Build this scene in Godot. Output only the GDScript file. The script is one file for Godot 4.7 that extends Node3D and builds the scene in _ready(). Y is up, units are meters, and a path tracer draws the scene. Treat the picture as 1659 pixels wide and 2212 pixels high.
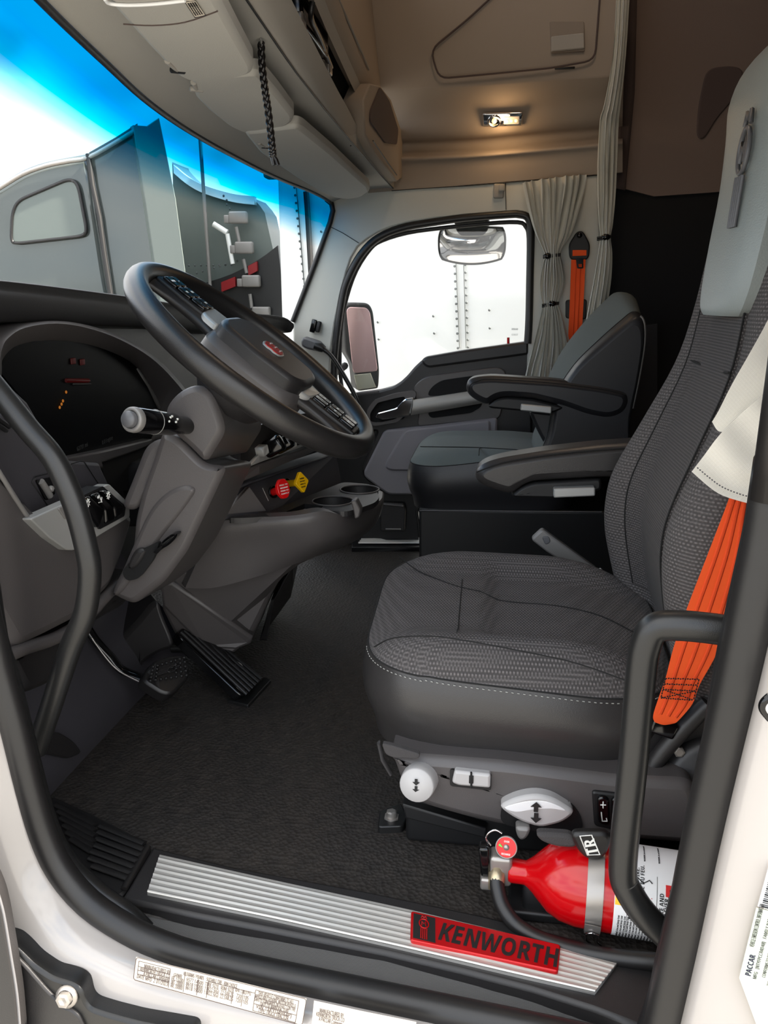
extends Node3D
# The inside of a lorry cab seen through its open driver's door.
# x runs to the rear of the lorry, y up, z from the passenger side to the driver's side; the driver's sill is at y = 0, z = 0.

var M := {}
var tex := {}
var taken := {}

# ---------------------------------------------------------------- shapes
func sf() -> SurfaceTool:
	var st := SurfaceTool.new()
	st.begin(Mesh.PRIMITIVE_TRIANGLES)
	return st

var smooth_id := 0
func sg(st: SurfaceTool, flat := false) -> void:
	smooth_id += 1
	st.set_smooth_group(-1 if flat else smooth_id)

func tri(st: SurfaceTool, a: Vector3, b: Vector3, c: Vector3) -> void:
	if (b - a).cross(c - a).length_squared() < 1e-16: return
	st.add_vertex(a); st.add_vertex(b); st.add_vertex(c)

func quad(st: SurfaceTool, a: Vector3, b: Vector3, c: Vector3, d: Vector3) -> void:
	tri(st, a, b, c); tri(st, a, c, d)

func grid(st: SurfaceTool, rows: Array, cu := false, cv := false, flat := false) -> void:
	sg(st, flat)
	var n := rows.size()
	for i in (n if cv else n - 1):
		var a: Array = rows[i]
		var b: Array = rows[(i + 1) % n]
		var m := a.size()
		for j in (m if cu else m - 1):
			quad(st, a[j], b[j], b[(j + 1) % m], a[(j + 1) % m])

# a grid with thickness: the sheet, its back and its rim
func sheet(st: SurfaceTool, rows: Array, off: Vector3) -> void:
	var back := []
	for r in rows:
		var q := []
		for p in r: q.append(p + off)
		back.append(q)
	grid(st, rows); grid(st, back)
	var rim := []
	var rim2 := []
	var n := rows.size()
	var m: int = rows[0].size()
	for j in m: rim.append(rows[0][j])
	for i in range(1, n): rim.append(rows[i][m - 1])
	for j in range(m - 2, -1, -1): rim.append(rows[n - 1][j])
	for i in range(n - 2, 0, -1): rim.append(rows[i][0])
	for p in rim: rim2.append(p + off)
	grid(st, [rim, rim2], true)

func cr(pts: Array, k := 6, closed := false) -> Array:
	var out := []
	var n := pts.size()
	for i in (n if closed else n - 1):
		var p0: Vector3 = pts[(i - 1 + n) % n] if closed or i > 0 else pts[0]
		var p1: Vector3 = pts[i]
		var p2: Vector3 = pts[(i + 1) % n]
		var p3: Vector3 = pts[(i + 2) % n] if closed or i + 2 < n else pts[n - 1]
		for j in k:
			out.append(p1.cubic_interpolate(p2, p0, p3, float(j) / k))
	if not closed: out.append(pts[n - 1])
	return out

# a polygon with rounded corners
func rp(pts: Array, r: float, k := 4, closed := true) -> Array:
	var out := []
	var n := pts.size()
	for i in n:
		if not closed and (i == 0 or i == n - 1):
			out.append(pts[i]); continue
		var p: Vector3 = pts[i]
		var a: Vector3 = pts[(i - 1 + n) % n] - p
		var b: Vector3 = pts[(i + 1) % n] - p
		var ra := minf(r, a.length() * 0.48)
		var rb := minf(r, b.length() * 0.48)
		var s := p + a.normalized() * ra
		var e := p + b.normalized() * rb
		for j in k + 1:
			var t := float(j) / k
			out.append(s.lerp(p, t).lerp(p.lerp(e, t), t))
	return out

func rs(pts: Array, n: int, closed := false) -> Array:
	var q := pts.duplicate()
	if closed: q.append(pts[0])
	var acc := [0.0]
	for i in q.size() - 1: acc.append(acc[i] + q[i].distance_to(q[i + 1]))
	var out := []
	var total: float = acc[-1]
	var k := 0
	for i in n:
		var s := total * i / float(n if closed else n - 1)
		while k < q.size() - 2 and acc[k + 1] < s: k += 1
		var t: float = (s - acc[k]) / maxf(acc[k + 1] - acc[k], 1e-9)
		out.append(q[k].lerp(q[k + 1], clampf(t, 0, 1)))
	return out

func mv(pts: Array, d: Vector3) -> Array:
	var o := []
	for p in pts: o.append(p + d)
	return o

func mid(pts: Array) -> Vector3:
	var c := Vector3.ZERO
	for p in pts: c += p
	return c / pts.size()

# outline moved inwards by d in its own plane
func inset(pts: Array, d: float) -> Array:
	var n := pts.size()
	var nrm := Vector3.ZERO
	for i in n: nrm += pts[i].cross(pts[(i + 1) % n])
	nrm = nrm.normalized()
	var o := []
	for i in n:
		var a: Vector3 = (pts[i] - pts[(i - 1 + n) % n]).normalized()
		var b: Vector3 = (pts[(i + 1) % n] - pts[i]).normalized()
		var na := nrm.cross(a)
		var nb := nrm.cross(b)
		var h := na + nb
		if h.length() < 1e-4: h = na
		h = h.normalized()
		o.append(pts[i] + h * d / maxf(h.dot(na), 0.5))
	# where the corner is tighter than the inset, draw the crossed points together
	for pass_ in 12:
		var crossed := false
		for i in n:
			var j := (i + 1) % n
			if (o[j] - o[i]).dot(pts[j] - pts[i]) < -1e-9:
				var m: Vector3 = (o[i] + o[j]) * 0.5
				o[i] = m; o[j] = m
				crossed = true
		if not crossed: break
	return o

func cap(st: SurfaceTool, given: Array, flat := true) -> void:
	var pts := []
	for p in given:
		if pts.is_empty() or pts[-1].distance_squared_to(p) > 1e-10: pts.append(p)
	while pts.size() > 1 and pts[0].distance_squared_to(pts[-1]) < 1e-10: pts.pop_back()
	if pts.size() < 3: return
	if flat: sg(st, true)
	var n := pts.size()
	var nrm := Vector3.ZERO
	for i in n: nrm += pts[i].cross(pts[(i + 1) % n])
	if nrm.length() < 1e-12: return
	nrm = nrm.normalized()
	var u := nrm.cross(Vector3.UP if absf(nrm.y) < 0.9 else Vector3.RIGHT).normalized()
	var w := nrm.cross(u)
	var f := PackedVector2Array()
	for p in pts: f.append(Vector2(p.dot(u), p.dot(w)) * 100.0)
	var ix := Geometry2D.triangulate_polygon(f)
	if ix.is_empty():
		var c := mid(pts)
		for i in n: tri(st, c, pts[i], pts[(i + 1) % n])
	for i in range(0, ix.size(), 3): tri(st, pts[ix[i]], pts[ix[i + 1]], pts[ix[i + 2]])

# a plate: its front is the outline, its body reaches back by off, its front edge is rounded by bevel
func prism(st: SurfaceTool, pts: Array, off: Vector3, bevel := 0.0) -> void:
	var front := pts
	if bevel > 0.0:
		var dn := off.normalized()
		var r0 := mv(pts, dn * bevel)
		var r1 := mv(inset(pts, bevel * 0.3), dn * bevel * 0.3)
		front = inset(pts, bevel)
		grid(st, [r0, r1, front], true)
		grid(st, [r0, mv(pts, off)], true)
	else:
		grid(st, [pts, mv(pts, off)], true, false, pts.size() < 9)
	cap(st, front)
	cap(st, mv(pts, off))

# a flat frame between two outlines with as many points each
func frame(st: SurfaceTool, outer: Array, inner: Array, off: Vector3, n := 64) -> void:
	var a := rs(outer, n, true)
	var b := near(a, rs(inner, n, true))
	grid(st, [a, b], true)
	grid(st, [a, mv(a, off)], true); grid(st, [b, mv(b, off)], true)
	grid(st, [mv(a, off), mv(b, off)], true)

# turns b so that its points lie beside those of a
func near(a: Array, b: Array) -> Array:
	var best := INF
	var at := 0
	var n := a.size()
	for s in n:
		var d := 0.0
		for i in range(0, n, 4): d += a[i].distance_squared_to(b[(i + s) % n])
		if d < best: best = d; at = s
	var o := []
	for i in n: o.append(b[(i + at) % n])
	return o

func ring_at(p: Vector3, d: Vector3, u: Vector3, r1: float, r2: float, seg: int) -> Array:
	var w := d.cross(u).normalized()
	var o := []
	for j in seg:
		var a := TAU * j / seg
		o.append(p + u * cos(a) * r1 + w * sin(a) * r2)
	return o

# a tube along a path; r a number or one per point; flat squeezes it across its second axis
func tube(st: SurfaceTool, pts: Array, r, seg := 12, closed := false, flat := 1.0, up := Vector3.ZERO) -> void:
	var n := pts.size()
	var rows := []
	var u := Vector3.ZERO
	for i in n:
		var a: Vector3 = pts[(i - 1 + n) % n] if closed or i > 0 else pts[0]
		var b: Vector3 = pts[(i + 1) % n] if closed or i < n - 1 else pts[n - 1]
		var d := (b - a).normalized()
		if up != Vector3.ZERO: u = up - d * up.dot(d)
		elif i == 0: u = d.cross(Vector3.UP if absf(d.y) < 0.9 else Vector3.RIGHT)
		else: u = u - d * u.dot(d)
		u = u.normalized()
		var rr: float = r[i] if r is Array else r
		rows.append(ring_at(pts[i], d, u, rr, rr * flat, seg))
	grid(st, rows, true, closed)
	if not closed:
		cap(st, rows[0]); cap(st, rows[n - 1])

# profile of [radius, height] turned about an axis
func lathe(st: SurfaceTool, o: Vector3, axis: Vector3, prof: Array, seg := 24, sharp := false) -> void:
	axis = axis.normalized()
	var u := axis.cross(Vector3.UP if absf(axis.y) < 0.9 else Vector3.RIGHT).normalized()
	var rows := []
	for q in prof: rows.append(ring_at(o + axis * q[1], axis, u, maxf(q[0], 1e-5), maxf(q[0], 1e-5), seg))
	if sharp:
		for i in rows.size() - 1: grid(st, [rows[i], rows[i + 1]], true)
	else: grid(st, rows, true)

# a box with rounded edges
func rbox(st: SurfaceTool, c: Vector3, size: Vector3, r: float, b := Basis(), k := 3) -> void:
	var h := size * 0.5
	r = minf(r, minf(h.x, minf(h.y, h.z)))
	var rows := []
	for half in 2:
		for i in k + 1:
			var ph := -PI / 2 + (PI / 2) * (half + float(i) / k)
			var row := []
			for q in 4:
				for j in k + 1:
					var a := (PI / 2) * (q + float(j) / k)
					var nn := Vector3(cos(ph) * cos(a), sin(ph), cos(ph) * sin(a))
					var s := Vector3(1 if q == 0 or q == 3 else -1, 1 if half == 1 else -1, 1 if q < 2 else -1)
					row.append(c + b * ((h - Vector3.ONE * r) * s + nn * r))
			rows.append(row)
	grid(st, rows, true)
	cap(st, rows[0]); cap(st, rows[-1])

func ball(st: SurfaceTool, c: Vector3, r: float, seg := 12, sq := Vector3.ONE) -> void:
	var rows := []
	for i in seg / 2 + 1:
		var ph := -PI / 2 + PI * i / (seg / 2)
		var row := []
		for j in seg:
			var a := TAU * j / seg
			row.append(c + Vector3(cos(ph) * cos(a), sin(ph), cos(ph) * sin(a)) * r * sq)
		rows.append(row)
	grid(st, rows, true)

# rows of control points made into a smooth surface
func spline_rows(rows: Array, ku := 5, kv := 5, cu := false) -> Array:
	var fine := []
	for r in rows: fine.append(cr(r, ku, cu))
	var cols := []
	for j in fine[0].size():
		var c := []
		for i in fine.size(): c.append(fine[i][j])
		cols.append(cr(c, kv))
	var out := []
	for i in cols[0].size():
		var r := []
		for j in cols.size(): r.append(cols[j][i])
		out.append(r)
	return out

func letters(st: SurfaceTool, text: String, at: Vector3, right: Vector3, up: Vector3, height: float, depth := 0.0006, bold := false, centre := true, width := 0.0) -> void:
	var tm := TextMesh.new()
	var f := SystemFont.new()
	f.font_names = PackedStringArray(["Droid Sans"])
	f.font_weight = 700 if bold else 400
	tm.font = f
	tm.text = text
	tm.font_size = 32
	tm.pixel_size = 1.0
	tm.depth = 1.0
	tm.curve_step = 4.0
	tm.horizontal_alignment = HORIZONTAL_ALIGNMENT_CENTER if centre else HORIZONTAL_ALIGNMENT_LEFT
	var s := height / 23.0
	var sx := s
	if width > 0.0: sx = width / maxf(tm.get_aabb().size.x, 1.0)
	var r := right.normalized()
	var u := (up - r * up.dot(r)).normalized()
	var b := Basis(r * sx, u * s, r.cross(u) * depth)
	var am := tm.get_mesh_arrays()
	if am.is_empty() or am[Mesh.ARRAY_VERTEX] == null: return
	var vs: PackedVector3Array = am[Mesh.ARRAY_VERTEX]
	var ix = am[Mesh.ARRAY_INDEX]
	sg(st, true)
	if ix == null or ix.is_empty():
		for i in range(0, vs.size(), 3): tri(st, at + b * vs[i], at + b * vs[i + 1], at + b * vs[i + 2])
	else:
		for i in range(0, ix.size(), 3): tri(st, at + b * vs[ix[i]], at + b * vs[ix[i + 1]], at + b * vs[ix[i + 2]])

# ---------------------------------------------------------------- nodes
func numbered(called: String) -> String:
	taken[called] = taken.get(called, -1) + 1
	return called if taken[called] == 0 else "%s_%03d" % [called, taken[called]]

func thing(called: String, label: String, category: String, at := Vector3.ZERO, group := "") -> Node3D:
	var o := Node3D.new()
	o.name = numbered(called)
	add_child(o)
	o.position = at
	o.set_meta("label", label); o.set_meta("category", category)
	if group: o.set_meta("group", group)
	return o

# each path a thin part of its own
func lines(called: String, paths: Array, r: float, m: Material, parent: Node3D) -> void:
	for q in paths:
		var st := sf()
		tube(st, q, r, 6)
		part(called, st, m, parent)

# commits a shape given in the scene's own coordinates as a part
func part(called: String, st: SurfaceTool, m: Material, parent: Node3D) -> MeshInstance3D:
	st.generate_normals()
	var mesh := st.commit()
	var o := MeshInstance3D.new()
	o.mesh = mesh
	o.material_override = null
	for i in mesh.get_surface_count(): mesh.surface_set_material(i, m)
	o.name = called
	parent.add_child(o, true)
	var shift := Vector3.ZERO
	var p: Node = parent
	while p is Node3D and p != self:
		shift += p.position
		p = p.get_parent()
	o.position = -shift
	return o

func struct(called: String, st: SurfaceTool, m: Material, label: String, category := "") -> MeshInstance3D:
	var o := part(called, st, m, self)
	o.name = numbered(called)
	o.set_meta("kind", "structure")
	o.set_meta("label", label)
	o.set_meta("category", category if category else "trim")
	return o

func solo(called: String, st: SurfaceTool, m: Material, label: String, category: String, group := "") -> MeshInstance3D:
	var o := part(called, st, m, self)
	o.name = numbered(called)
	o.set_meta("label", label); o.set_meta("category", category)
	if group: o.set_meta("group", group)
	return o

# ---------------------------------------------------------------- materials
func noise_tex(freq: float, seed_: int, size := 256, kind := FastNoiseLite.TYPE_SIMPLEX_SMOOTH, oct := 3) -> ImageTexture:
	var n := FastNoiseLite.new()
	n.seed = seed_; n.frequency = freq; n.noise_type = kind
	n.fractal_octaves = oct
	if oct == 1: n.fractal_type = FastNoiseLite.FRACTAL_NONE
	return ImageTexture.create_from_image(n.get_seamless_image(size, size))

func mat(called: String, c: Color, rough := 0.6, metal := 0.0, bump := "", scale := 10.0, depth := 0.02) -> StandardMaterial3D:
	var m := StandardMaterial3D.new()
	m.resource_name = called
	m.albedo_color = c
	m.roughness = rough
	m.metallic = metal
	m.cull_mode = BaseMaterial3D.CULL_DISABLED
	if bump:
		m.uv1_triplanar = true
		m.uv1_scale = Vector3.ONE * scale
		m.heightmap_enabled = true
		m.heightmap_texture = tex[bump]
		m.heightmap_scale = depth
	M[called] = m
	return m

# a mottled base colour between two tones
func mottle(m: StandardMaterial3D, a: Color, b: Color, freq: float, seed_: int) -> void:
	var n := FastNoiseLite.new()
	n.seed = seed_; n.frequency = freq; n.fractal_octaves = 4
	var im := n.get_seamless_image(256, 256)
	var o := Image.create(256, 256, false, Image.FORMAT_RGB8)
	for y in 256:
		for x in 256: o.set_pixel(x, y, a.lerp(b, im.get_pixel(x, y).r))
	m.albedo_texture = ImageTexture.create_from_image(o)
	m.albedo_color = Color.WHITE

# mesh cloth: pale raised threads over a darker backing
func tone_weave(m: StandardMaterial3D, a: Color, b: Color) -> void:
	var im: Image = tex.weave.get_image()
	var o := Image.create(128, 128, false, Image.FORMAT_RGB8)
	for y in 128:
		for x in 128: o.set_pixel(x, y, a.lerp(b, im.get_pixel(x, y).r))
	m.albedo_texture = ImageTexture.create_from_image(o)
	m.albedo_color = Color.WHITE

func make_textures() -> void:
	tex.grain = noise_tex(0.09, 3, 256, FastNoiseLite.TYPE_SIMPLEX_SMOOTH, 2)
	tex.leather = noise_tex(0.07, 5, 256, FastNoiseLite.TYPE_CELLULAR, 1)
	tex.soft = noise_tex(0.02, 8, 256)
	# a woven cloth: staggered raised dots
	var w := Image.create(128, 128, false, Image.FORMAT_L8)
	for y in 128:
		for x in 128:
			var row := y / 16
			var fx := fposmod(x + (8 if row % 2 else 0), 16) / 16.0 - 0.5
			var fy := fposmod(y, 16) / 16.0 - 0.5
			var h := clampf(1.0 - (fx * fx * 5.0 + fy * fy * 6.5), 0.0, 1.0)
			w.set_pixel(x, y, Color(h, h, h))
	tex.weave = ImageTexture.create_from_image(w)
	# a fine twill
	var t := Image.create(128, 128, false, Image.FORMAT_L8)
	for y in 128:
		for x in 128:
			var h := 0.5 + 0.5 * sin(TAU * (x + y) / 8.0) * (0.6 + 0.4 * sin(TAU * (x - y) / 16.0))
			t.set_pixel(x, y, Color(h, h, h))
	tex.twill = ImageTexture.create_from_image(t)
	# a coarse rubber floor mat: short pebbles
	tex.pebble = noise_tex(0.06, 21, 256, FastNoiseLite.TYPE_CELLULAR, 1)
	# ribs
	var r := Image.create(64, 4, false, Image.FORMAT_L8)
	for x in 64:
		var h := pow(0.5 + 0.5 * cos(TAU * x / 16.0), 0.6)
		for y in 4: r.set_pixel(x, y, Color(h, h, h))
	tex.ribs = ImageTexture.create_from_image(r)

func make_materials() -> void:
	mat("headliner", Color(0.63, 0.62, 0.595), 0.85, 0, "grain", 14, 0.012)
	mat("console_grey", Color(0.6, 0.58, 0.55), 0.75, 0, "grain", 14, 0.01)
	mat("upper_grey", Color(0.58, 0.53, 0.48), 0.85, 0, "grain", 14, 0.01)
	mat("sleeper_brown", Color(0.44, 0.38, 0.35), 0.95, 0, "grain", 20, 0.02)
	mat("recess_brown", Color(0.3, 0.25, 0.235), 0.95)
	mat("pillar_grey", Color(0.74, 0.74, 0.71), 0.7, 0, "grain", 14, 0.012)
	mat("dash", Color(0.305, 0.29, 0.288), 0.42, 0, "grain", 16, 0.012)
	mat("dash_dark", Color(0.14, 0.134, 0.136), 0.45, 0, "grain", 16, 0.012)
	mat("dash_blue", Color(0.22, 0.213, 0.232), 0.6, 0, "grain", 16, 0.012)
	mat("black", Color(0.07, 0.07, 0.075), 0.5)
	mat("black_gloss", Color(0.035, 0.035, 0.04), 0.12)
	mat("screen", Color(0.015, 0.017, 0.022), 0.35)
	M.screen.metallic_specular = 0.2
	mat("black_rubber", Color(0.1, 0.095, 0.095), 0.42, 0, "soft", 6, 0.02)
	mat("black_bar", Color(0.1, 0.1, 0.1), 0.36, 0, "grain", 30, 0.01)
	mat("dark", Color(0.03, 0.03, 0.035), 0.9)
	mat("silver_paint", Color(0.68, 0.68, 0.67), 0.38, 0.35)
	mat("grip_grey", Color(0.5, 0.49, 0.48), 0.42, 0.2)
	mat("aluminium", Color(0.83, 0.82, 0.8), 0.42, 0.7, "grain", 25, 0.004)
	mat("chrome", Color(0.85, 0.85, 0.86), 0.08, 1.0)
	mat("steel", Color(0.62, 0.6, 0.58), 0.32, 0.65)
	mat("white_paint", Color(0.68, 0.655, 0.635), 0.2)
	M.white_paint.clearcoat_enabled = true; M.white_paint.clearcoat = 0.6; M.white_paint.clearcoat_roughness = 0.05
	mat("white_cloth", Color(0.93, 0.91, 0.86), 0.95, 0, "twill", 22, 0.03)
	mat("curtain", Color(0.74, 0.74, 0.71), 0.95, 0, "twill", 40, 0.02)
	mat("floor_rubber", Color(0.14, 0.132, 0.125), 0.62, 0, "pebble", 9, 0.2)
	mottle(M.floor_rubber, Color(0.14, 0.127, 0.117), Color(0.2, 0.181, 0.165), 0.012, 31)
	mat("ribbed_plastic", Color(0.36, 0.355, 0.35), 0.6, 0, "grain", 20, 0.01)
	mat("seat_cloth", Color(0.37, 0.355, 0.35), 0.95, 0, "weave", 22, 0.14)
	mat("seat_cloth_centre", Color(0.34, 0.325, 0.32), 0.95, 0, "weave", 26, 0.12)
	tone_weave(M.seat_cloth, Color(0.25, 0.238, 0.235), Color(0.46, 0.44, 0.435))
	tone_weave(M.seat_cloth_centre, Color(0.22, 0.21, 0.208), Color(0.42, 0.4, 0.395))
	mat("passenger_cloth", Color(0.335, 0.36, 0.355), 0.95, 0, "twill", 30, 0.03)
	mat("leather", Color(0.2, 0.192, 0.19), 0.34, 0, "leather", 30, 0.012)
	mat("leather_rim", Color(0.12, 0.115, 0.115), 0.36, 0, "leather", 42, 0.014)
	mat("passenger_leather", Color(0.13, 0.13, 0.14), 0.42, 0, "leather", 30, 0.01)
	mat("head_leather", Color(0.55, 0.575, 0.565), 0.42, 0, "leather", 20, 0.03)
	mat("orange_web", Color(0.95, 0.34, 0.1), 0.8, 0, "twill", 60, 0.02)
	mat("orange_dark", Color(0.88, 0.28, 0.07), 0.8)
	mat("leather_cord", Color(0.06, 0.05, 0.05), 0.3)
	mat("door_blue", Color(0.5, 0.49, 0.515), 0.55, 0, "grain", 16, 0.012)
	mat("plate_pale", Color(0.8, 0.79, 0.77), 0.5, 0.25)
	mat("bar_grey", Color(0.62, 0.61, 0.59), 0.45, 0.1)
	mat("upper_shadow", Color(0.52, 0.475, 0.43), 0.85)
	mat("hood_black", Color(0.085, 0.08, 0.085), 0.6, 0, "grain", 16, 0.012)
	mat("reflector_red", Color(0.5, 0.06, 0.09), 0.4)
	mat("brass", Color(0.72, 0.66, 0.55), 0.35, 0.8)
	mat("label_green_white", Color(0.83, 0.86, 0.8), 0.5)
	mat("thread", Color(0.62, 0.62, 0.6), 0.9)
	mat("dark_thread", Color(0.08, 0.08, 0.08), 0.9)
	mat("red_enamel", Color(0.72, 0.02, 0.05), 0.16)
	mat("red_plastic", Color(0.85, 0.07, 0.08), 0.35)
	mat("yellow_plastic", Color(0.98, 0.76, 0.04), 0.35)
	mat("badge_red", Color(0.72, 0.03, 0.06), 0.2, 0.3)
	mat("knob_white", Color(0.68, 0.67, 0.665), 0.4)
	mat("print_white", Color(0.9, 0.9, 0.88), 0.5)
	mat("print_black", Color(0.08, 0.08, 0.08), 0.6)
	mat("print_brown", Color(0.36, 0.29, 0.26), 0.7)
	mat("print_red", Color(0.8, 0.1, 0.1), 0.5)
	mat("label_paper", Color(0.86, 0.82, 0.76), 0.5)
	mat("label_white", Color(0.9, 0.9, 0.9), 0.45)
	mat("navy", Color(0.06, 0.06, 0.2), 0.5)
	mat("car_grey", Color(0.3, 0.325, 0.32), 0.1, 0.2)
	mat("trailer_grey", Color(0.36, 0.395, 0.38), 0.4)
	mat("trailer_white", Color(0.9, 0.91, 0.9), 0.4)
	mat("rivet", Color(0.3, 0.32, 0.32), 0.5)
	mat("asphalt", Color(0.46, 0.455, 0.44), 0.95, 0, "grain", 2, 0.3)
	mat("felt", Color(0.24, 0.23, 0.23), 1.0, 0, "pebble", 40, 0.05)
	mat("bottle_green", Color(0.5, 0.9, 0.4), 0.5)
	mat("stalk_grey", Color(0.35, 0.35, 0.36), 0.4)
	mat("dash_glow_red", Color(0.1, 0.01, 0.01), 0.5)
	M.dash_glow_red.emission_enabled = true; M.dash_glow_red.emission = Color(0.75, 0.06, 0.06); M.dash_glow_red.emission_energy_multiplier = 0.012
	mat("dash_glow_amber", Color(0.2, 0.1, 0.02), 0.5)
	M.dash_glow_amber.emission_enabled = true; M.dash_glow_amber.emission = Color(1.0, 0.6, 0.2); M.dash_glow_amber.emission_energy_multiplier = 0.1
	mat("screen_grey", Color(0.22, 0.22, 0.22), 0.5)
	mat("led_warm", Color(1, 0.9, 0.7), 0.4)
	M.led_warm.emission_enabled = true; M.led_warm.emission = Color(1.0, 0.8, 0.5); M.led_warm.emission_energy_multiplier = 0.7
	var g := StandardMaterial3D.new()
	g.resource_name = "glass"
	g.albedo_color = Color(0.9, 0.97, 0.95, 0.03)
	g.roughness = 0.0
	g.transparency = BaseMaterial3D.TRANSPARENCY_ALPHA
	g.cull_mode = BaseMaterial3D.CULL_DISABLED
	M.glass = g
	# the windscreen's tinted band: dyed glass, the dye given per vertex
	var w := StandardMaterial3D.new()
	w.resource_name = "tinted_glass"
	w.albedo_color = Color(1, 1, 1, 0)
	w.roughness = 0.0
	w.refraction_enabled = true
	w.refraction_scale = 0.0
	w.vertex_color_use_as_albedo = true
	w.cull_mode = BaseMaterial3D.CULL_DISABLED
	M.tint = w

func _ready() -> void:
	# camera
	var cam := Camera3D.new()
	cam.name = "camera"
	cam.position = Vector3(0, 0.892, 0.983)
	cam.rotation = Vector3(-0.25333, 0.13365, 0)
	cam.rotation_order = EULER_ORDER_YXZ
	cam.fov = 63.14
	cam.near = 0.02
	cam.far = 200
	add_child(cam)
	cam.current = true
	# sky and exposure
	var env := Environment.new()
	env.background_mode = Environment.BG_SKY
	var sky := Sky.new()
	var pano := PanoramaSkyMaterial.new()
	pano.panorama = make_sky()
	sky.sky_material = pano
	env.sky = sky
	env.background_energy_multiplier = 1.0
	env.tonemap_mode = Environment.TONE_MAPPER_LINEAR
	env.tonemap_exposure = 3.15
	env.sdfgi_enabled = true
	env.ssao_enabled = true
	env.ssil_enabled = true
	var we := WorldEnvironment.new()
	we.name = "world"
	we.environment = env
	add_child(we)
	var sun := DirectionalLight3D.new()
	sun.name = "sun"
	sun.light_energy = 3.2
	sun.light_color = Color(1.0, 0.96, 0.9)
	sun.light_angular_distance = 1.5
	sun.shadow_enabled = true
	sun.sky_mode = DirectionalLight3D.SKY_MODE_LIGHT_ONLY
	add_child(sun)
	sun.look_at_from_position(Vector3(0.75, 0.8, 0.08), Vector3.ZERO)
	make_textures()
	make_materials()
	shell()
	outside()
	dash()
	driver_seat()
	passenger_seat()
	passenger_door()
	small_things()

func make_sky() -> ImageTexture:
	var n := FastNoiseLite.new()
	n.seed = 12; n.frequency = 1.1; n.fractal_octaves = 5
	var im := Image.create(768, 384, false, Image.FORMAT_RGBF)
	for y in 384:
		var el := PI / 2 - PI * (y + 0.5) / 384.0
		for x in 768:
			var az := TAU * (x + 0.5) / 768.0
			var d := Vector3(cos(el) * sin(az), sin(el), cos(el) * cos(az))
			var c: Color
			if el > 0.0:
				var flatp := d / (d.y + 0.25)
				var k := n.get_noise_3d(flatp.x, 0.3, flatp.z) * 0.5 + 0.5
				var cover := smoothstep(0.3, 0.55, k)
				var blue := Color(0.36, 0.52, 0.78).lerp(Color(0.75, 0.84, 0.92), pow(1.0 - d.y, 3.0))
				var thick := smoothstep(0.6, 0.8, k)
				var cl := Color(1.15, 1.14, 1.12).lerp(Color(0.3, 0.325, 0.34), thick)
				c = blue.lerp(cl, cover)
			else:
				c = Color(0.3, 0.29, 0.27)
			im.set_pixel(x, y, c)
	return ImageTexture.create_from_image(im)

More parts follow.
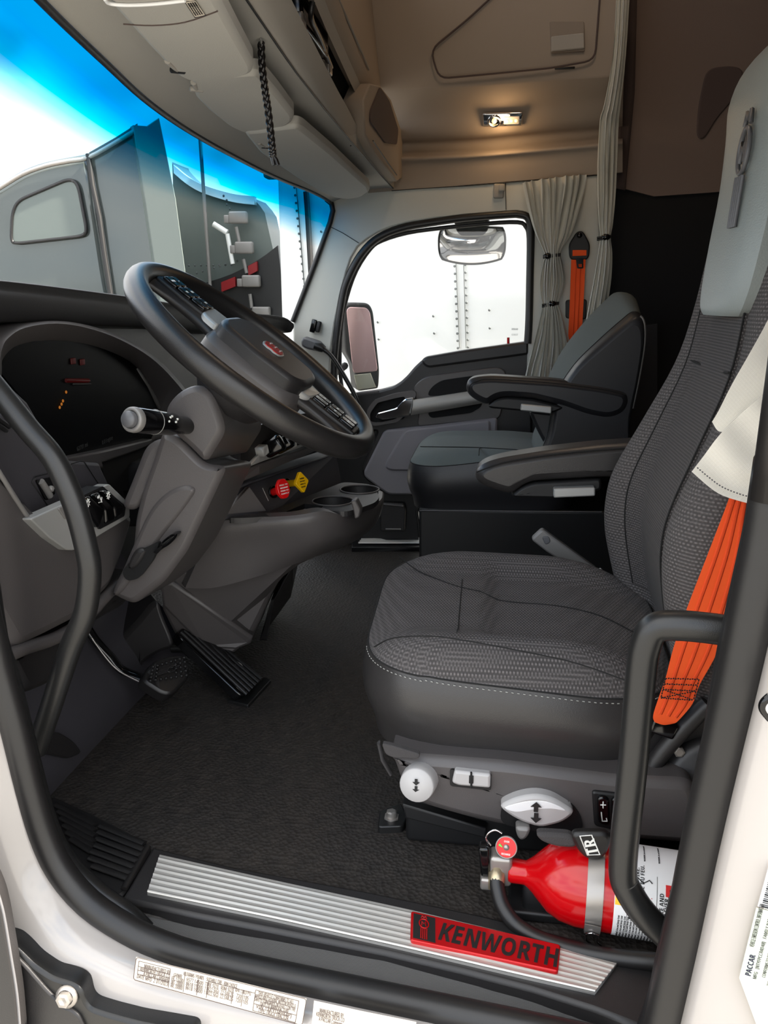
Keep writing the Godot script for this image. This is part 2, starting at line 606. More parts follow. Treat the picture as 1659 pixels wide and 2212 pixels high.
# ---------------------------------------------------------------- the cab itself
func shell() -> void:
	var st := sf()
	# floor mat
	rbox(st, Vector3(0.3, -0.05, -1.04), Vector3(3.2, 0.06, 2.02), 0.008)
	struct("floor", st, M.floor_rubber, "dark pebbled rubber floor mat of the cab", "floor")
	# windscreen header
	var w := [Vector3(-.4932, 1.2, .0362), Vector3(-.5044, 1.2, -.0244), Vector3(-.5224, 1.2, -.1224), Vector3(-.5401, 1.2, -.2331), Vector3(-.5605, 1.2, -.3574), Vector3(-.5793, 1.2, -.4754), Vector3(-.5958, 1.2, -.7227), Vector3(-.5994, 1.2, -.9739), Vector3(-.5966, 1.2, -1.2696), Vector3(-.5797, 1.2, -1.5274), Vector3(-.5639, 1.2, -1.7103)]
	w.push_front(Vector3(-0.46, 1.2, 0.2)); w.append(Vector3(-0.575, 1.2, -2.02))
	w = rs(cr(w, 3), 12)
	var seam := rs([Vector3(-0.3, 1.242, 0.2), Vector3(-0.31, 1.242, 0.036), Vector3(-0.32, 1.242, -0.13), Vector3(-0.338, 1.242, -0.42), Vector3(-0.35, 1.242, -0.8), Vector3(-0.36, 1.242, -1.3), Vector3(-0.362, 1.242, -1.75), Vector3(-0.362, 1.242, -2.02)], 12)
	var rows := []
	for k in 7:
		var t := k / 6.0
		var r := []
		for i in w.size(): r.append(w[i].lerp(seam[i], t) + Vector3(0, 0.014 * sin(PI * t), 0))
		rows.append(cr(r, 4))
	st = sf()
	sheet(st, rows, Vector3(0, 0.03, 0))
	struct("ceiling", st, M.headliner, "grey moulded headliner above the windscreen, behind the sun visors", "ceiling")
	st = sf()
	tube(st, cr(mv(w, Vector3(-0.004, -0.003, 0)), 4), 0.005, 8)
	struct("trim_1", st, M.black_rubber, "black rubber gasket along the top edge of the windscreen")
	# windscreen
	var bot := [Vector3(-0.86, 0.79, 0.2), Vector3(-0.96, 0.79, 0.02), Vector3(-1.03, 0.79, -0.15), Vector3(-1.1, 0.79, -0.45), Vector3(-1.14, 0.79, -0.8), Vector3(-1.12, 0.79, -1.25), Vector3(-1.0, 0.79, -1.65), Vector3(-0.72, 0.79, -1.97)]
	bot = rs(cr(bot, 4), 12)
	var g := SurfaceTool.new()
	g.begin(Mesh.PRIMITIVE_TRIANGLES)
	g.set_smooth_group(0)
	var wt := cr(w, 4)
	var wb := cr(bot, 4)
	var nv := 40
	for i in wt.size() - 1:
		for k in nv:
			for q in [[0, 0], [1, 0], [1, 1], [0, 0], [1, 1], [0, 1]]:
				var ii: int = i + q[0]
				var t: float = pow(float(k + q[1]) / nv, 1.5)
				var p: Vector3 = wt[ii].lerp(wb[ii], t)
				var s: float = wt[ii].distance_to(wb[ii]) * t
				var f := clampf((s - 0.03) / 0.13, 0.0, 1.0)
				var c := Color(pow(f, 3.2), lerpf(0.115, 1.0, pow(f, 1.9)), lerpf(0.27, 1.0, pow(f, 1.3)))
				g.set_color(Color(c.r * c.r, c.g * c.g, c.b * c.b))
				g.add_vertex(p)
	struct("window_1", g, M.tint, "curved windscreen with a blue tinted band along its top", "windscreen")
	# passenger side: windscreen pillar, rail over the door and door post as one moulding
	st = sf()
	prism(st, [Vector3(-.5734, 1.2132, -1.96), Vector3(-.5364, 1.2479, -1.96), Vector3(-.4575, 1.2495, -1.96), Vector3(-.3637, 1.2437, -1.96), Vector3(-.1327, 1.2472, -1.96), Vector3(.0928, 1.2606, -1.96), Vector3(.3015, 1.2724, -1.96), Vector3(.3608, .6478, -1.96), Vector3(.1017, .629, -1.96), Vector3(.0954, 1.0998, -1.96), Vector3(.0824, 1.155, -1.96), Vector3(.0218, 1.1601, -1.96), Vector3(-.1274, 1.1531, -1.96), Vector3(-.2384, 1.1427, -1.96), Vector3(-.3195, 1.1318, -1.96), Vector3(-.3791, 1.1162, -1.96), Vector3(-.4171, 1.1017, -1.96), Vector3(-.4553, 1.0796, -1.96), Vector3(-.4858, 1.0557, -1.96), Vector3(-.5102, 1.018, -1.96), Vector3(-.5269, .9708, -1.96), Vector3(-.549, .892, -1.96), Vector3(-.5701, .7977, -1.96), Vector3(-.5865, .7018, -1.96), Vector3(-.5909, .637, -1.96), Vector3(-.5886, .4718, -1.96), Vector3(-.7167, .4694, -1.96), Vector3(-.7206, .7007, -1.96), Vector3(-.7212, .7971, -1.96), Vector3(-.6369, 1.0004, -1.96), Vector3(-.5794, 1.1361, -1.96), Vector3(-.5691, 1.1806, -1.96)], Vector3(0, 0, -0.09), 0.006)
	struct("wall_right", st, M.pillar_grey, "light grey windscreen pillar and rail around the passenger window", "wall")
	st = sf()
	tube(st, [Vector3(-.5915, 1.21, -1.955), Vector3(-.5743, 1.195, -1.955), Vector3(-.5698, 1.1728, -1.955), Vector3(-.58, 1.1358, -1.955), Vector3(-.6359, 1.0002, -1.955), Vector3(-.6791, .8998, -1.955), Vector3(-.7198, .8052, -1.955)], 0.009, 8)
	struct("trim_2", st, M.black_rubber, "black rubber gasket down the far edge of the windscreen")
	for q in [[[Vector3(-.5824, 1.1226, -1.958), Vector3(-.5379, 1.1012, -1.958), Vector3(-.4822, 1.0676, -1.958)], "thin dark joint across the grey windscreen pillar"], [[Vector3(.0063, 1.2547, -1.958), Vector3(.0109, 1.1687, -1.958)], "thin upright joint in the rail above the passenger window"], [[Vector3(-.3694, 1.2331, -1.956), Vector3(-.2857, 1.2376, -1.956), Vector3(-.1325, 1.2438, -1.956), Vector3(.0928, 1.2572, -1.956), Vector3(.2984, 1.2692, -1.956)], "thin dark joint between the rail and the side cupboard"]]:
		st = sf()
		tube(st, q[0], 0.0013, 6)
		struct("trim_3", st, M.black, q[1])
	st = sf()
	rbox(st, Vector3(-.0153, 1.2262, -1.955), Vector3(0.034, 0.045, 0.02), 0.006)
	rbox(st, Vector3(-.0051, 1.2348, -1.945), Vector3(0.02, 0.022, 0.02), 0.004)
	solo("coat_hook", st, M.console_grey, "small beige coat hook on the rail above the passenger window", "hook")
	# overhead console
	var s2 := [Vector3(-.3197, 1.242, -.1252), Vector3(-.3285, 1.242, -.2755), Vector3(-.3402, 1.242, -.4758), Vector3(-.3495, 1.242, -.7445), Vector3(-.359, 1.242, -1.1155), Vector3(-.366, 1.242, -1.4559), Vector3(-.3697, 1.242, -1.8385)]
	var l2 := [Vector3(-.2999, 1.29, -.2858), Vector3(-.3135, 1.29, -.4992), Vector3(-.3329, 1.29, -.7902), Vector3(-.3432, 1.29, -.9792), Vector3(-.3637, 1.29, -1.3142), Vector3(-.3676, 1.29, -1.5757), Vector3(-.3599, 1.29, -2.0854)]
	s2.push_front(Vector3(-0.3, 1.242, 0.2)); s2.append(s2[-1] + Vector3(0, 0, -0.2))
	l2.push_front(Vector3(-0.27, 1.29, 0.1)); l2.append(l2[-1] + Vector3(0, 0, -0.2))
	rows = []
	for k in 6:
		var t := k / 5.0
		var r := []
		for i in s2.size(): r.append(s2[i].lerp(l2[i], t) + Vector3(0.0, -0.016 * sin(PI * t), 0))
		rows.append(r)
	st = sf()
	var oc := thing("overhead_console", "long beige overhead shelf console above the sun visors with a black open slot", "console")
	sheet(st, spline_rows(rows, 4, 1), Vector3(-0.01, 0.014, 0.0))
	part("lip", st, M.console_grey, oc)
	st = sf()
	tube(st, [Vector3(-.3164, 1.2405, -.1142), Vector3(-.3254, 1.2405, -.2639), Vector3(-.3367, 1.2405, -.461), Vector3(-.3455, 1.2405, -.725), Vector3(-.3543, 1.2405, -1.0885), Vector3(-.3607, 1.2405, -1.421), Vector3(-.365, 1.2405, -1.97)], 0.0016, 6)
	tube(st, [Vector3(-.3655, 1.24, -1.1338), Vector3(-.3632, 1.255, -1.2077), Vector3(-.3659, 1.289, -1.3277)], 0.0014, 6)
	part("joint", st, M.black, oc)
	# face above the slot and shelf front
	st = sf()
	var l3 := [Vector3(-.3244, 1.372, -.5432), Vector3(-.3366, 1.372, -.7149), Vector3(-.3482, 1.372, -.9124), Vector3(-.3579, 1.372, -1.0734), Vector3(-.3685, 1.372, -1.2662)]
	var l4 := [Vector3(-.324, 1.4, -.6348), Vector3(-.3363, 1.4, -.8166), Vector3(-.3482, 1.4, -1.0257), Vector3(-.3567, 1.4, -1.1964), Vector3(-.3693, 1.4, -1.4002)]
	l3.push_front(Vector3(-0.29, 1.372, 0.1)); l4.push_front(Vector3(-0.27, 1.4, 0.1))
	sheet(st, [l3, l4], Vector3(0, 0.02, 0))
	prism(st, [Vector3(-.3696, 1.372, -1.2661), Vector3(-.3693, 1.4, -1.4002), Vector3(-.369, 1.39, -1.4804), Vector3(-.3616, 1.3, -1.347), Vector3(-.3605, 1.3, -1.2006)], Vector3(-0.02, 0, -0.01), 0.003)
	part("slot_frame", st, M.console_grey, oc)
	st = sf()
	var l5 := mv(l4, Vector3(0.01, 0.02, 0))
	var l6 := [Vector3(-.3656, 1.52, -1.0217), Vector3(-.3736, 1.52, -1.2291), Vector3(-.3831, 1.52, -1.4927), Vector3(-.3865, 1.52, -1.654), Vector3(-.3896, 1.52, -1.8331)]
	l6.push_front(Vector3(-0.3, 1.52, 0.1))
	var l7 := mv(l6, Vector3(-0.05, 0.5, 0))
	sheet(st, [l4, l5, l6, l7], Vector3(-0.03, 0, 0))
	part("shelf_front", st, M.upper_grey, oc)
	st = sf()
	tube(st, [Vector3(-.353, 1.47, -.8598) + Vector3(0.012, 0, 0), Vector3(-.3611, 1.47, -1.0915) + Vector3(0.012, 0, 0), Vector3(-.3732, 1.47, -1.4038) + Vector3(0.012, 0, 0)], 0.003, 6)
	part("flap_edge", st, M.console_grey, oc)
	# end piece with a small cubby
	st = sf()
	prism(st, [Vector3(-.335, 1.27, -1.1759), Vector3(-.335, 1.3438, -1.1501), Vector3(-.335, 1.4022, -1.2549), Vector3(-.335, 1.4377, -1.4388), Vector3(-.335, 1.4509, -1.6665), Vector3(-.335, 1.4095, -1.9727), Vector3(-.335, 1.2711, -1.9522), Vector3(-.335, 1.2451, -1.823), Vector3(-.335, 1.2513, -1.3487)], Vector3(-0.05, 0, 0), 0.004)
	part("end_cap", st, M.upper_grey, oc)
	st = sf()
	prism(st, rp([Vector3(-.331, 1.4278, -1.4098), Vector3(-.331, 1.3349, -1.2341), Vector3(-.331, 1.3102, -1.2258), Vector3(-.331, 1.3069, -1.503), Vector3(-.331, 1.348, -1.7859), Vector3(-.331, 1.3967, -1.8211), Vector3(-.331, 1.434, -1.6032)], 0.02), Vector3(-0.004, 0, 0), 0.001)
	part("cubby", st, M.recess_brown, oc)
	st = sf()
	tube(st, [Vector3(-.328, 1.27, -1.2515), Vector3(-.328, 1.265, -1.387), Vector3(-.328, 1.2593, -1.5405), Vector3(-.328, 1.2549, -1.7517)], 0.0018, 6)
	part("groove", st, M.black, oc)
	st = sf()
	prism(st, [Vector3(-0.37, 1.285, 0.2), Vector3(-0.37, 1.7, 0.2), Vector3(-0.4, 1.7, -1.4), Vector3(-0.4, 1.285, -1.4)], Vector3(-0.12, 0, 0))
	part("slot_back", st, M.dark, oc)
	# upper side cupboard on the passenger side
	rows = [[Vector3(-.4498, 1.2275, -1.96), Vector3(-.1325, 1.2466, -1.955), Vector3(.0927, 1.2599, -1.955), Vector3(.3775, 1.2774, -1.955)], [Vector3(-.4409, 1.3021, -1.955), Vector3(-.1337, 1.3125, -1.948), Vector3(.0896, 1.3249, -1.948), Vector3(.3721, 1.3412, -1.948)], [Vector3(-.4686, 1.3313, -1.935), Vector3(-.1337, 1.333, -1.935), Vector3(.0882, 1.3451, -1.935), Vector3(.3689, 1.3624, -1.935)], [Vector3(-.4766, 1.3547, -1.985), Vector3(-.1364, 1.3576, -1.985), Vector3(.089, 1.3697, -1.985), Vector3(.374, 1.387, -1.985)], [Vector3(-.4772, 1.3814, -1.99), Vector3(-.1372, 1.3854, -1.99), Vector3(.0879, 1.3985, -1.99), Vector3(.3729, 1.4126, -1.99)], [Vector3(-.4682, 1.3921, -1.935), Vector3(-.1352, 1.3956, -1.935), Vector3(.0854, 1.4097, -1.935), Vector3(.3643, 1.4272, -1.935)], [Vector3(-.4605, 1.4531, -1.89), Vector3(-.1347, 1.4582, -1.89), Vector3(.0811, 1.4685, -1.89), Vector3(.3557, 1.4819, -1.89)], [Vector3(-.4529, 1.5045, -1.845), Vector3(-.134, 1.5085, -1.845), Vector3(.0773, 1.5166, -1.845), Vector3(.3491, 1.5263, -1.845)], [Vector3(-.4511, 1.5354, -1.835), Vector3(-.1343, 1.5388, -1.835), Vector3(.0757, 1.5452, -1.835), Vector3(.3486, 1.5518, -1.835)], [Vector3(-.5051, 1.6889, -1.82), Vector3(-.1369, 1.6752, -1.82), Vector3(.0692, 1.6799, -1.82), Vector3(.3425, 1.6841, -1.82)], [Vector3(-.553, 2.0046, -1.8), Vector3(-.1434, 1.9831, -1.8), Vector3(.0556, 1.9727, -1.8), Vector3(.3278, 1.9584, -1.8)]]
	st = sf()
	sheet(st, spline_rows(rows, 3, 4), Vector3(0, 0, -0.06))
	var uc := thing("side_cupboard", "brownish upper side cupboard over the passenger window with a latched flap", "cupboard")
	part("body", st, M.upper_grey, uc)
	st = sf()
	tube(st, rp([Vector3(-.2333, 1.616, -1.812), Vector3(-.2071, 1.5374, -1.819), Vector3(-.0497, 1.5454, -1.819), Vector3(.1295, 1.5562, -1.819), Vector3(.2576, 1.5734, -1.819), Vector3(.2612, 1.799, -1.8), Vector3(.0227, 1.8096, -1.8), Vector3(-.1231, 1.6943, -1.81)], 0.03), 0.003, 6, true)
	part("flap_joint", st, M.recess_brown, uc)
	st = sf()
	prism(st, rp([Vector3(.1192, 1.6825, -1.8185), Vector3(.2203, 1.6786, -1.8185), Vector3(.2277, 1.5993, -1.8185), Vector3(.1274, 1.5977, -1.8185)], 0.005), Vector3(0, 0, -0.01), 0.002)
	part("latch_recess", st, M.upper_shadow, uc)
	st = sf()
	prism(st, rp([Vector3(.1263, 1.6409, -1.812), Vector3(.2215, 1.6473, -1.812), Vector3(.2253, 1.6051, -1.812), Vector3(.1283, 1.5998, -1.812)], 0.004), Vector3(0, 0, -0.012), 0.003)
	part("latch", st, M.console_grey, uc)
	st = sf()
	rbox(st, Vector3(.1713, 1.558, -1.832), Vector3(0.06, 0.006, 0.006), 0.002)
	part("finger_slot", st, M.black, uc)
	# dome lamp
	var dl := thing("dome_lamp", "small lit reading lamp under the side cupboard, bright lens and three warm diodes", "lamp")
	var dx := Vector3(1, 0.0, 0)
	var dy := Vector3(0, 0.63, 0.77)
	var dn := Vector3(0, -0.77, 0.63)
	var dc := Vector3(-.0096, 1.4431, -1.905) + dn * 0.014
	st = sf()
	var bx := Basis(dx, dy, dn)
	rbox(st, dc, Vector3(0.125, 0.05, 0.01), 0.005, bx)
	part("bezel", st, M.chrome, dl)
	st = sf()
	rbox(st, dc + dx * 0.028 + dn * 0.004, Vector3(0.05, 0.03, 0.006), 0.003, bx)
	part("lens", st, M.knob_white, dl)
	st = sf()
	lathe(st, dc - dx * 0.026 + dn * 0.004, dn, [[0.022, 0], [0.022, 0.006], [0.017, 0.009], [0.015, 0.006]])
	part("eyeball_ring", st, M.chrome, dl)
	for k in 4:
		st = sf()
		ball(st, dc + dx * (-0.026 if k == 0 else 0.014 * k) + dn * 0.007, 0.008 if k == 0 else 0.0055, 10)
		part("diode", st, M.led_warm, dl)
	var ol := OmniLight3D.new()
	ol.name = "dome_lamp_light"
	ol.light_color = Color(1.0, 0.82, 0.6); ol.light_energy = 0.005; ol.light_size = 0.03; ol.omni_range = 6; ol.omni_attenuation = 2
	ol.shadow_enabled = true
	add_child(ol)
	ol.position = dc + dn * 0.04
	# a second lamp of the same cab, in the roof above the seats
	var rl := thing("roof_lamp", "flat round lit lamp in the roof of the cab, above the picture", "lamp")
	st = sf()
	lathe(st, Vector3(0.15, 2.29, -1.0), Vector3(0, -1, 0), [[0.1, 0.0], [0.1, 0.015], [0.085, 0.02]], 32)
	part("rim", st, M.console_grey, rl)
	st = sf()
	lathe(st, Vector3(0.15, 2.29, -1.0), Vector3(0, -1, 0), [[0.085, 0.016], [0.05, 0.024], [0.0, 0.026]], 32)
	part("diffuser", st, M.led_warm, rl)
	var rlt := OmniLight3D.new()
	rlt.name = "roof_lamp_light"
	rlt.light_color = Color(1.0, 0.9, 0.8); rlt.light_energy = 0.04; rlt.light_size = 0.08; rlt.omni_range = 6; rlt.omni_attenuation = 2
	rlt.shadow_enabled = true
	add_child(rlt)
	rlt.position = Vector3(0.15, 2.17, -1.0)
	# sleeper
	st = sf()
	prism(st, [Vector3(.3117, 2.1539, -1.99), Vector3(2.2408, 2.0422, -1.99), Vector3(2.4194, 1.3362, -1.99), Vector3(.6567, 1.2157, -1.99), Vector3(.4869, 1.2069, -1.99), Vector3(.3944, 1.231, -1.99), Vector3(.3696, 1.2709, -1.99)], Vector3(0, 0, -0.05))
	struct("wall_sleeper", st, M.sleeper_brown, "dim brown padded wall of the sleeper behind the seats", "wall")
	st = sf()
	prism(st, rp([Vector3(.6143, 1.5787, -1.984), Vector3(.6854, 1.5856, -1.984), Vector3(.7235, 1.5753, -1.984), Vector3(.7299, 1.5398, -1.984), Vector3(.7049, 1.4878, -1.984), Vector3(.6586, 1.4343, -1.984), Vector3(.6266, 1.3715, -1.984), Vector3(.6016, 1.3816, -1.984), Vector3(.6005, 1.472, -1.984)], 0.03), Vector3(0, 0, -0.02), 0.004)
	solo("storage_pocket", st, M.recess_brown, "dark brown rounded pocket in the upper sleeper wall behind the headrest", "pocket")
	st = sf()
	prism(st, [Vector3(.3075, 2.1476, -1.975), Vector3(.3733, 2.1438, -1.975), Vector3(.4021, 1.5144, -1.975), Vector3(.3941, 1.2264, -1.975), Vector3(.3614, 1.234, -1.975), Vector3(.3508, 1.5159, -1.975)], Vector3(0, 0, -0.03), 0.01)
	struct("trim_4", st, M.recess_brown, "dark vertical post between the cab and the sleeper")
	st = sf()
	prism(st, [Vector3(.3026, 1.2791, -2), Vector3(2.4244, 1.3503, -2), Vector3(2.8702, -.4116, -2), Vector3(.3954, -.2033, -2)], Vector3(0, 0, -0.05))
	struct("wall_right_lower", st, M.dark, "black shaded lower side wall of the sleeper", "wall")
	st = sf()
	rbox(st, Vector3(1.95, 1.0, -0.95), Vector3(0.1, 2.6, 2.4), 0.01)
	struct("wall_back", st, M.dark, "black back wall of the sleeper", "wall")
	st = sf()
	rbox(st, Vector3(0.75, 2.32, -0.95), Vector3(2.6, 0.06, 2.4), 0.01)
	struct("ceiling_upper", st, M.upper_grey, "high grey roof of the cab", "ceiling")
	st = sf()
	prism(st, [Vector3(-0.34, 1.26, 0.16), Vector3(0.3, 1.26, 0.2), Vector3(0.3, 0.95, 0.2), Vector3(0.36, -0.1, 0.2), Vector3(2.0, -0.1, 0.3), Vector3(2.0, 2.35, 0.1), Vector3(-0.3, 2.35, 0.06)], Vector3(0, 0, -0.06))
	struct("wall_left", st, M.sleeper_brown, "sleeper side wall behind the driver's door", "wall")
	st = sf()
	rbox(st, Vector3(0.6, 1.85, -2.13), Vector3(2.9, 1.1, 0.06), 0.01)
	struct("wall_right_upper", st, M.upper_grey, "upper side wall of the cab behind the side cupboard", "wall")
	st = sf()
	prism(st, [Vector3(-1.06, -0.1, 0.1), Vector3(-1.16, 0.82, 0.1), Vector3(-1.16, 0.82, -2.02), Vector3(-1.06, -0.1, -2.02)], Vector3(-0.05, 0, 0))
	struct("wall_firewall", st, M.dark, "black firewall behind the dashboard", "wall")
	st = sf()
	tube(st, [Vector3(-0.5, 1.26, 0.17), Vector3(-0.72, 1.0, 0.15), Vector3(-0.92, 0.78, 0.13), Vector3(-0.95, 0.4, 0.1)], 0.05, 12)
	struct("trim_front_post", st, M.pillar_grey, "grey windscreen pillar on the driver's side")
	# black bunk shapes in the shade
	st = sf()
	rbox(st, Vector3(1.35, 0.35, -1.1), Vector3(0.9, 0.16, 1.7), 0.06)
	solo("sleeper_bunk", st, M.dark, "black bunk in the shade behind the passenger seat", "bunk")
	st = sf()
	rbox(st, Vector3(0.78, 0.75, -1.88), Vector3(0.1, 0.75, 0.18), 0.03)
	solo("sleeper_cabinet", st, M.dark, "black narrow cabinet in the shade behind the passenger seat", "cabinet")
	sill()

func sill() -> void:
	# inner flange and outer rubber seal round the driver's door opening
	var st := sf()
	var path := [Vector3(-.6823, .4686, -.0037), Vector3(-.6738, .3941, -.0024), Vector3(-.6597, .3111, -.0003), Vector3(-.6463, .2104, .0018), Vector3(-.6319, .1371, .004), Vector3(-.6088, .0796, .0075), Vector3(-.567, .0338, .0138), Vector3(-.5084, .0041, .0227), Vector3(-.4497, -.0114, .0316), Vector3(-.3772, -.0171, .0427), Vector3(-.2722, -.0155, .0586), Vector3(-.14, -.0111, .0787), Vector3(-.0161, -.0069, .0975), Vector3(.1001, -.003, .1152), Vector3(.172, -.0011, .1261)]
	for p in [Vector3(-0.70, 0.62, 0.0), Vector3(-0.78, 0.85, 0.0), Vector3(-0.76, 1.0, 0.0), Vector3(-0.7, 1.3, -0.02)]: path.push_front(p)
	tube(st, cr(path, 3), 0.02, 14, false, 1.0)
	struct("trim_door_seal", st, M.black_rubber, "fat black rubber seal round the foot of the driver's door opening")
	st = sf()
	var flange := [Vector3(-.7042, .542, -.042), Vector3(-.6969, .418, -.0409), Vector3(-.6834, .3549, -.0389), Vector3(-.6624, .2083, -.0357), Vector3(-.6463, .1213, -.0332), Vector3(-.6191, .0627, -.0291), Vector3(-.575, .0237, -.0224), Vector3(-.5321, .0002, -.0159), Vector3(-.5041, -.0193, -.0116), Vector3(-.4884, -.0368, -.0092), Vector3(-.4774, -.0555, -.0076)]
	for p in [Vector3(-0.74, 0.7, -0.04), Vector3(-0.8, 0.85, -0.04), Vector3(-0.78, 1.0, -0.04), Vector3(-0.72, 1.3, -0.06)]: flange.push_front(p)
	tube(st, cr(flange, 3), 0.016, 12)
	struct("trim_door_flange", st, M.black_bar, "black inner flange beside the rubber door seal")
	# rear post of the opening
	st = sf()
	path = [Vector3(.2784, .8242, .1423), Vector3(.2757, .735, .1419), Vector3(.2737, .6646, .1416), Vector3(.269, .5957, .1409), Vector3(.2626, .5024, .1399), Vector3(.2564, .4314, .139), Vector3(.2508, .3675, .1381), Vector3(.2453, .2976, .1373), Vector3(.2394, .2141, .1364), Vector3(.2314, .1194, .1352), Vector3(.2246, .0371, .1341), Vector3(.2211, -.0125, .1336)]
	path.push_front(Vector3(0.33, 2.2, 0.04))
	tube(st, cr(path, 3), 0.0245, 16)
	struct("trim_post_seal", st, M.black_rubber, "broad dark rubber seal down the rear post of the driver's door opening")
	st = sf()
	path = [Vector3(.2968, .9262, .1051), Vector3(.2893, .8436, .104), Vector3(.2865, .7751, .1035), Vector3(.2861, .7278, .1035), Vector3(.2822, .6789, .1029), Vector3(.2702, .5467, .1011), Vector3(.2645, .4667, .1002), Vector3(.2602, .3434, .0995), Vector3(.2524, .2698, .0984), Vector3(.2435, .1785, .097), Vector3(.2356, .1032, .0958), Vector3(.2315, .0539, .0952), Vector3(.2219, -.0055, .0937)]
	path.push_front(Vector3(0.3, 2.2, 0.0))
	tube(st, cr(path, 3), 0.02, 12)
	struct("trim_post_flange", st, M.black, "black inner flange of the rear door post")
	# white bodywork outside the seals
	st = sf()
	var a := [Vector3(-.7031, .4234, .0051), Vector3(-.6807, .3779, .0085), Vector3(-.6672, .2985, .0106), Vector3(-.6529, .2019, .0128), Vector3(-.6392, .1249, .0148), Vector3(-.615, .0656, .0185), Vector3(-.5696, .0193, .0254), Vector3(-.5096, -.0072, .0345), Vector3(-.4488, -.0201, .0438), Vector3(-.3768, -.0246, .0547), Vector3(-.2691, -.0217, .0711), Vector3(-.1381, -.0167, .091), Vector3(-.0155, -.012, .1096), Vector3(.1274, -.0076, .1314)]
	var b := [Vector3(-.7186, .3842, .0408), Vector3(-.6975, .3253, .044), Vector3(-.6859, .2494, .0457), Vector3(-.6751, .1638, .0474), Vector3(-.6592, .0994, .0498), Vector3(-.6326, .0478, .0538), Vector3(-.5837, .0092, .0613), Vector3(-.5149, -.0136, .0717), Vector3(-.4503, -.0235, .0815), Vector3(-.373, -.0252, .0933), Vector3(-.2652, -.021, .1097), Vector3(-.1384, -.0156, .129), Vector3(-.0197, -.0106, .147), Vector3(.1185, -.0035, .168)]
	var c := [Vector3(-.7535, .3317, .0505), Vector3(-.7385, .235, .0528), Vector3(-.7263, .164, .0546), Vector3(-.7138, .0912, .0565), Vector3(-.6916, .0267, .0599), Vector3(-.6618, -.0131, .0644), Vector3(-.6069, -.0383, .0728), Vector3(-.5412, -.0599, .0827), Vector3(-.4689, -.0708, .0937), Vector3(-.3841, -.0732, .1066), Vector3(-.2758, -.0673, .1231), Vector3(-.1485, -.0576, .1424), Vector3(-.0296, -.0485, .1605), Vector3(.1085, -.038, .1815)]
	var d := [Vector3(-.7966, .2882, .0289), Vector3(-.7843, .172, .0308), Vector3(-.7708, .1058, .0328), Vector3(-.7582, .0298, .0347), Vector3(-.7416, -.0226, .0373), Vector3(-.7065, -.0627, .0426), Vector3(-.6543, -.0939, .0506), Vector3(-.594, -.1181, .0597), Vector3(-.5195, -.1415, .071), Vector3(-.4166, -.1508, .0867), Vector3(-.3034, -.1389, .1039), Vector3(-.1708, -.127, .124), Vector3(-.047, -.1158, .1429), Vector3(.1019, -.101, .1655)]
	sheet(st, spline_rows([a, b, c, d], 3, 4), Vector3(0, -0.03, -0.005))
	struct("wall_body_front", st, M.white_paint, "glossy white bodywork curving under the driver's door opening", "bodywork")
	st = sf()
	a = [Vector3(.3124, .9238, .1625), Vector3(.2925, .783, .1595), Vector3(.2889, .6701, .1589), Vector3(.2839, .6028, .1582), Vector3(.2771, .5271, .1571), Vector3(.2713, .469, .1562), Vector3(.2616, .3719, .1548), Vector3(.2526, .2689, .1534), Vector3(.2442, .1625, .1521), Vector3(.2358, .0681, .1508), Vector3(.2306, .007, .15)]
	b = [Vector3(.3137, .9223, .1977), Vector3(.2984, .7881, .1954), Vector3(.2942, .6804, .1947), Vector3(.2898, .6163, .1941), Vector3(.2837, .5442, .1931), Vector3(.2781, .4888, .1923), Vector3(.2698, .3964, .191), Vector3(.2619, .2984, .1898), Vector3(.2554, .1974, .1888), Vector3(.248, .1077, .1877), Vector3(.2424, .0494, .1868)]
	c = [Vector3(.3799, .9212, .2177), Vector3(.3516, .7916, .2134), Vector3(.355, .6882, .214), Vector3(.3559, .6269, .2141), Vector3(.3536, .5581, .2137), Vector3(.3488, .505, .213), Vector3(.3478, .4176, .2129), Vector3(.3427, .3243, .2121), Vector3(.3411, .229, .2118), Vector3(.3376, .1444, .2113), Vector3(.3347, .0896, .2109)]
	sheet(st, spline_rows([a, b, c], 3, 4), Vector3(0.03, 0, -0.005))
	struct("wall_body_rear", st, M.white_paint, "white painted rear door post with printed stickers", "bodywork")
	# ribbed plastic step under the aluminium plate
	st = sf()
	rows_ribbed(st, [Vector3(-.562, -.0303, -.0754), Vector3(-.4344, -.0299, -.056), Vector3(-.2971, -.0254, -.0352), Vector3(-.1332, -.0211, -.0102), Vector3(-.0196, -.0228, .007), Vector3(.0761, -.027, .0216), Vector3(.159, -.0365, .0342), Vector3(.2393, -.0487, .0464)], [Vector3(-.505, -.0126, -.0018), Vector3(-.4087, -.0208, .0129), Vector3(-.279, -.015, .0326), Vector3(-.1243, -.0128, .0561), Vector3(-.0168, -.0219, .0724), Vector3(.0734, -.0209, .0862), Vector3(.1513, -.0211, .098), Vector3(.2263, -.024, .1094)], 26, 0.0012, Vector3(0, 0.5, 0.85))
	struct("trim_sill_step", st, M.ribbed_plastic, "grey finely ribbed plastic step below the aluminium sill plate")
	st = sf()
	prism(st, [Vector3(-.5478, -.004, -.1709), Vector3(-.4013, -.004, -.1407), Vector3(-.1686, -.004, -.1115), Vector3(.0038, -.004, -.0841), Vector3(.1754, -.004, -.0468), Vector3(.2509, -.004, -.0395), Vector3(.2951, -.004, -.0119), Vector3(.2664, -.004, .0682), Vector3(.2164, -.004, .0924), Vector3(.1533, -.004, .0689), Vector3(.0741, -.004, .0472), Vector3(-.0191, -.004, .0287), Vector3(-.1305, -.004, .0101), Vector3(-.2897, -.004, -.0096), Vector3(-.4216, -.004, -.025), Vector3(-.545, -.004, -.0433)], Vector3(0, -0.03, 0), 0.006)
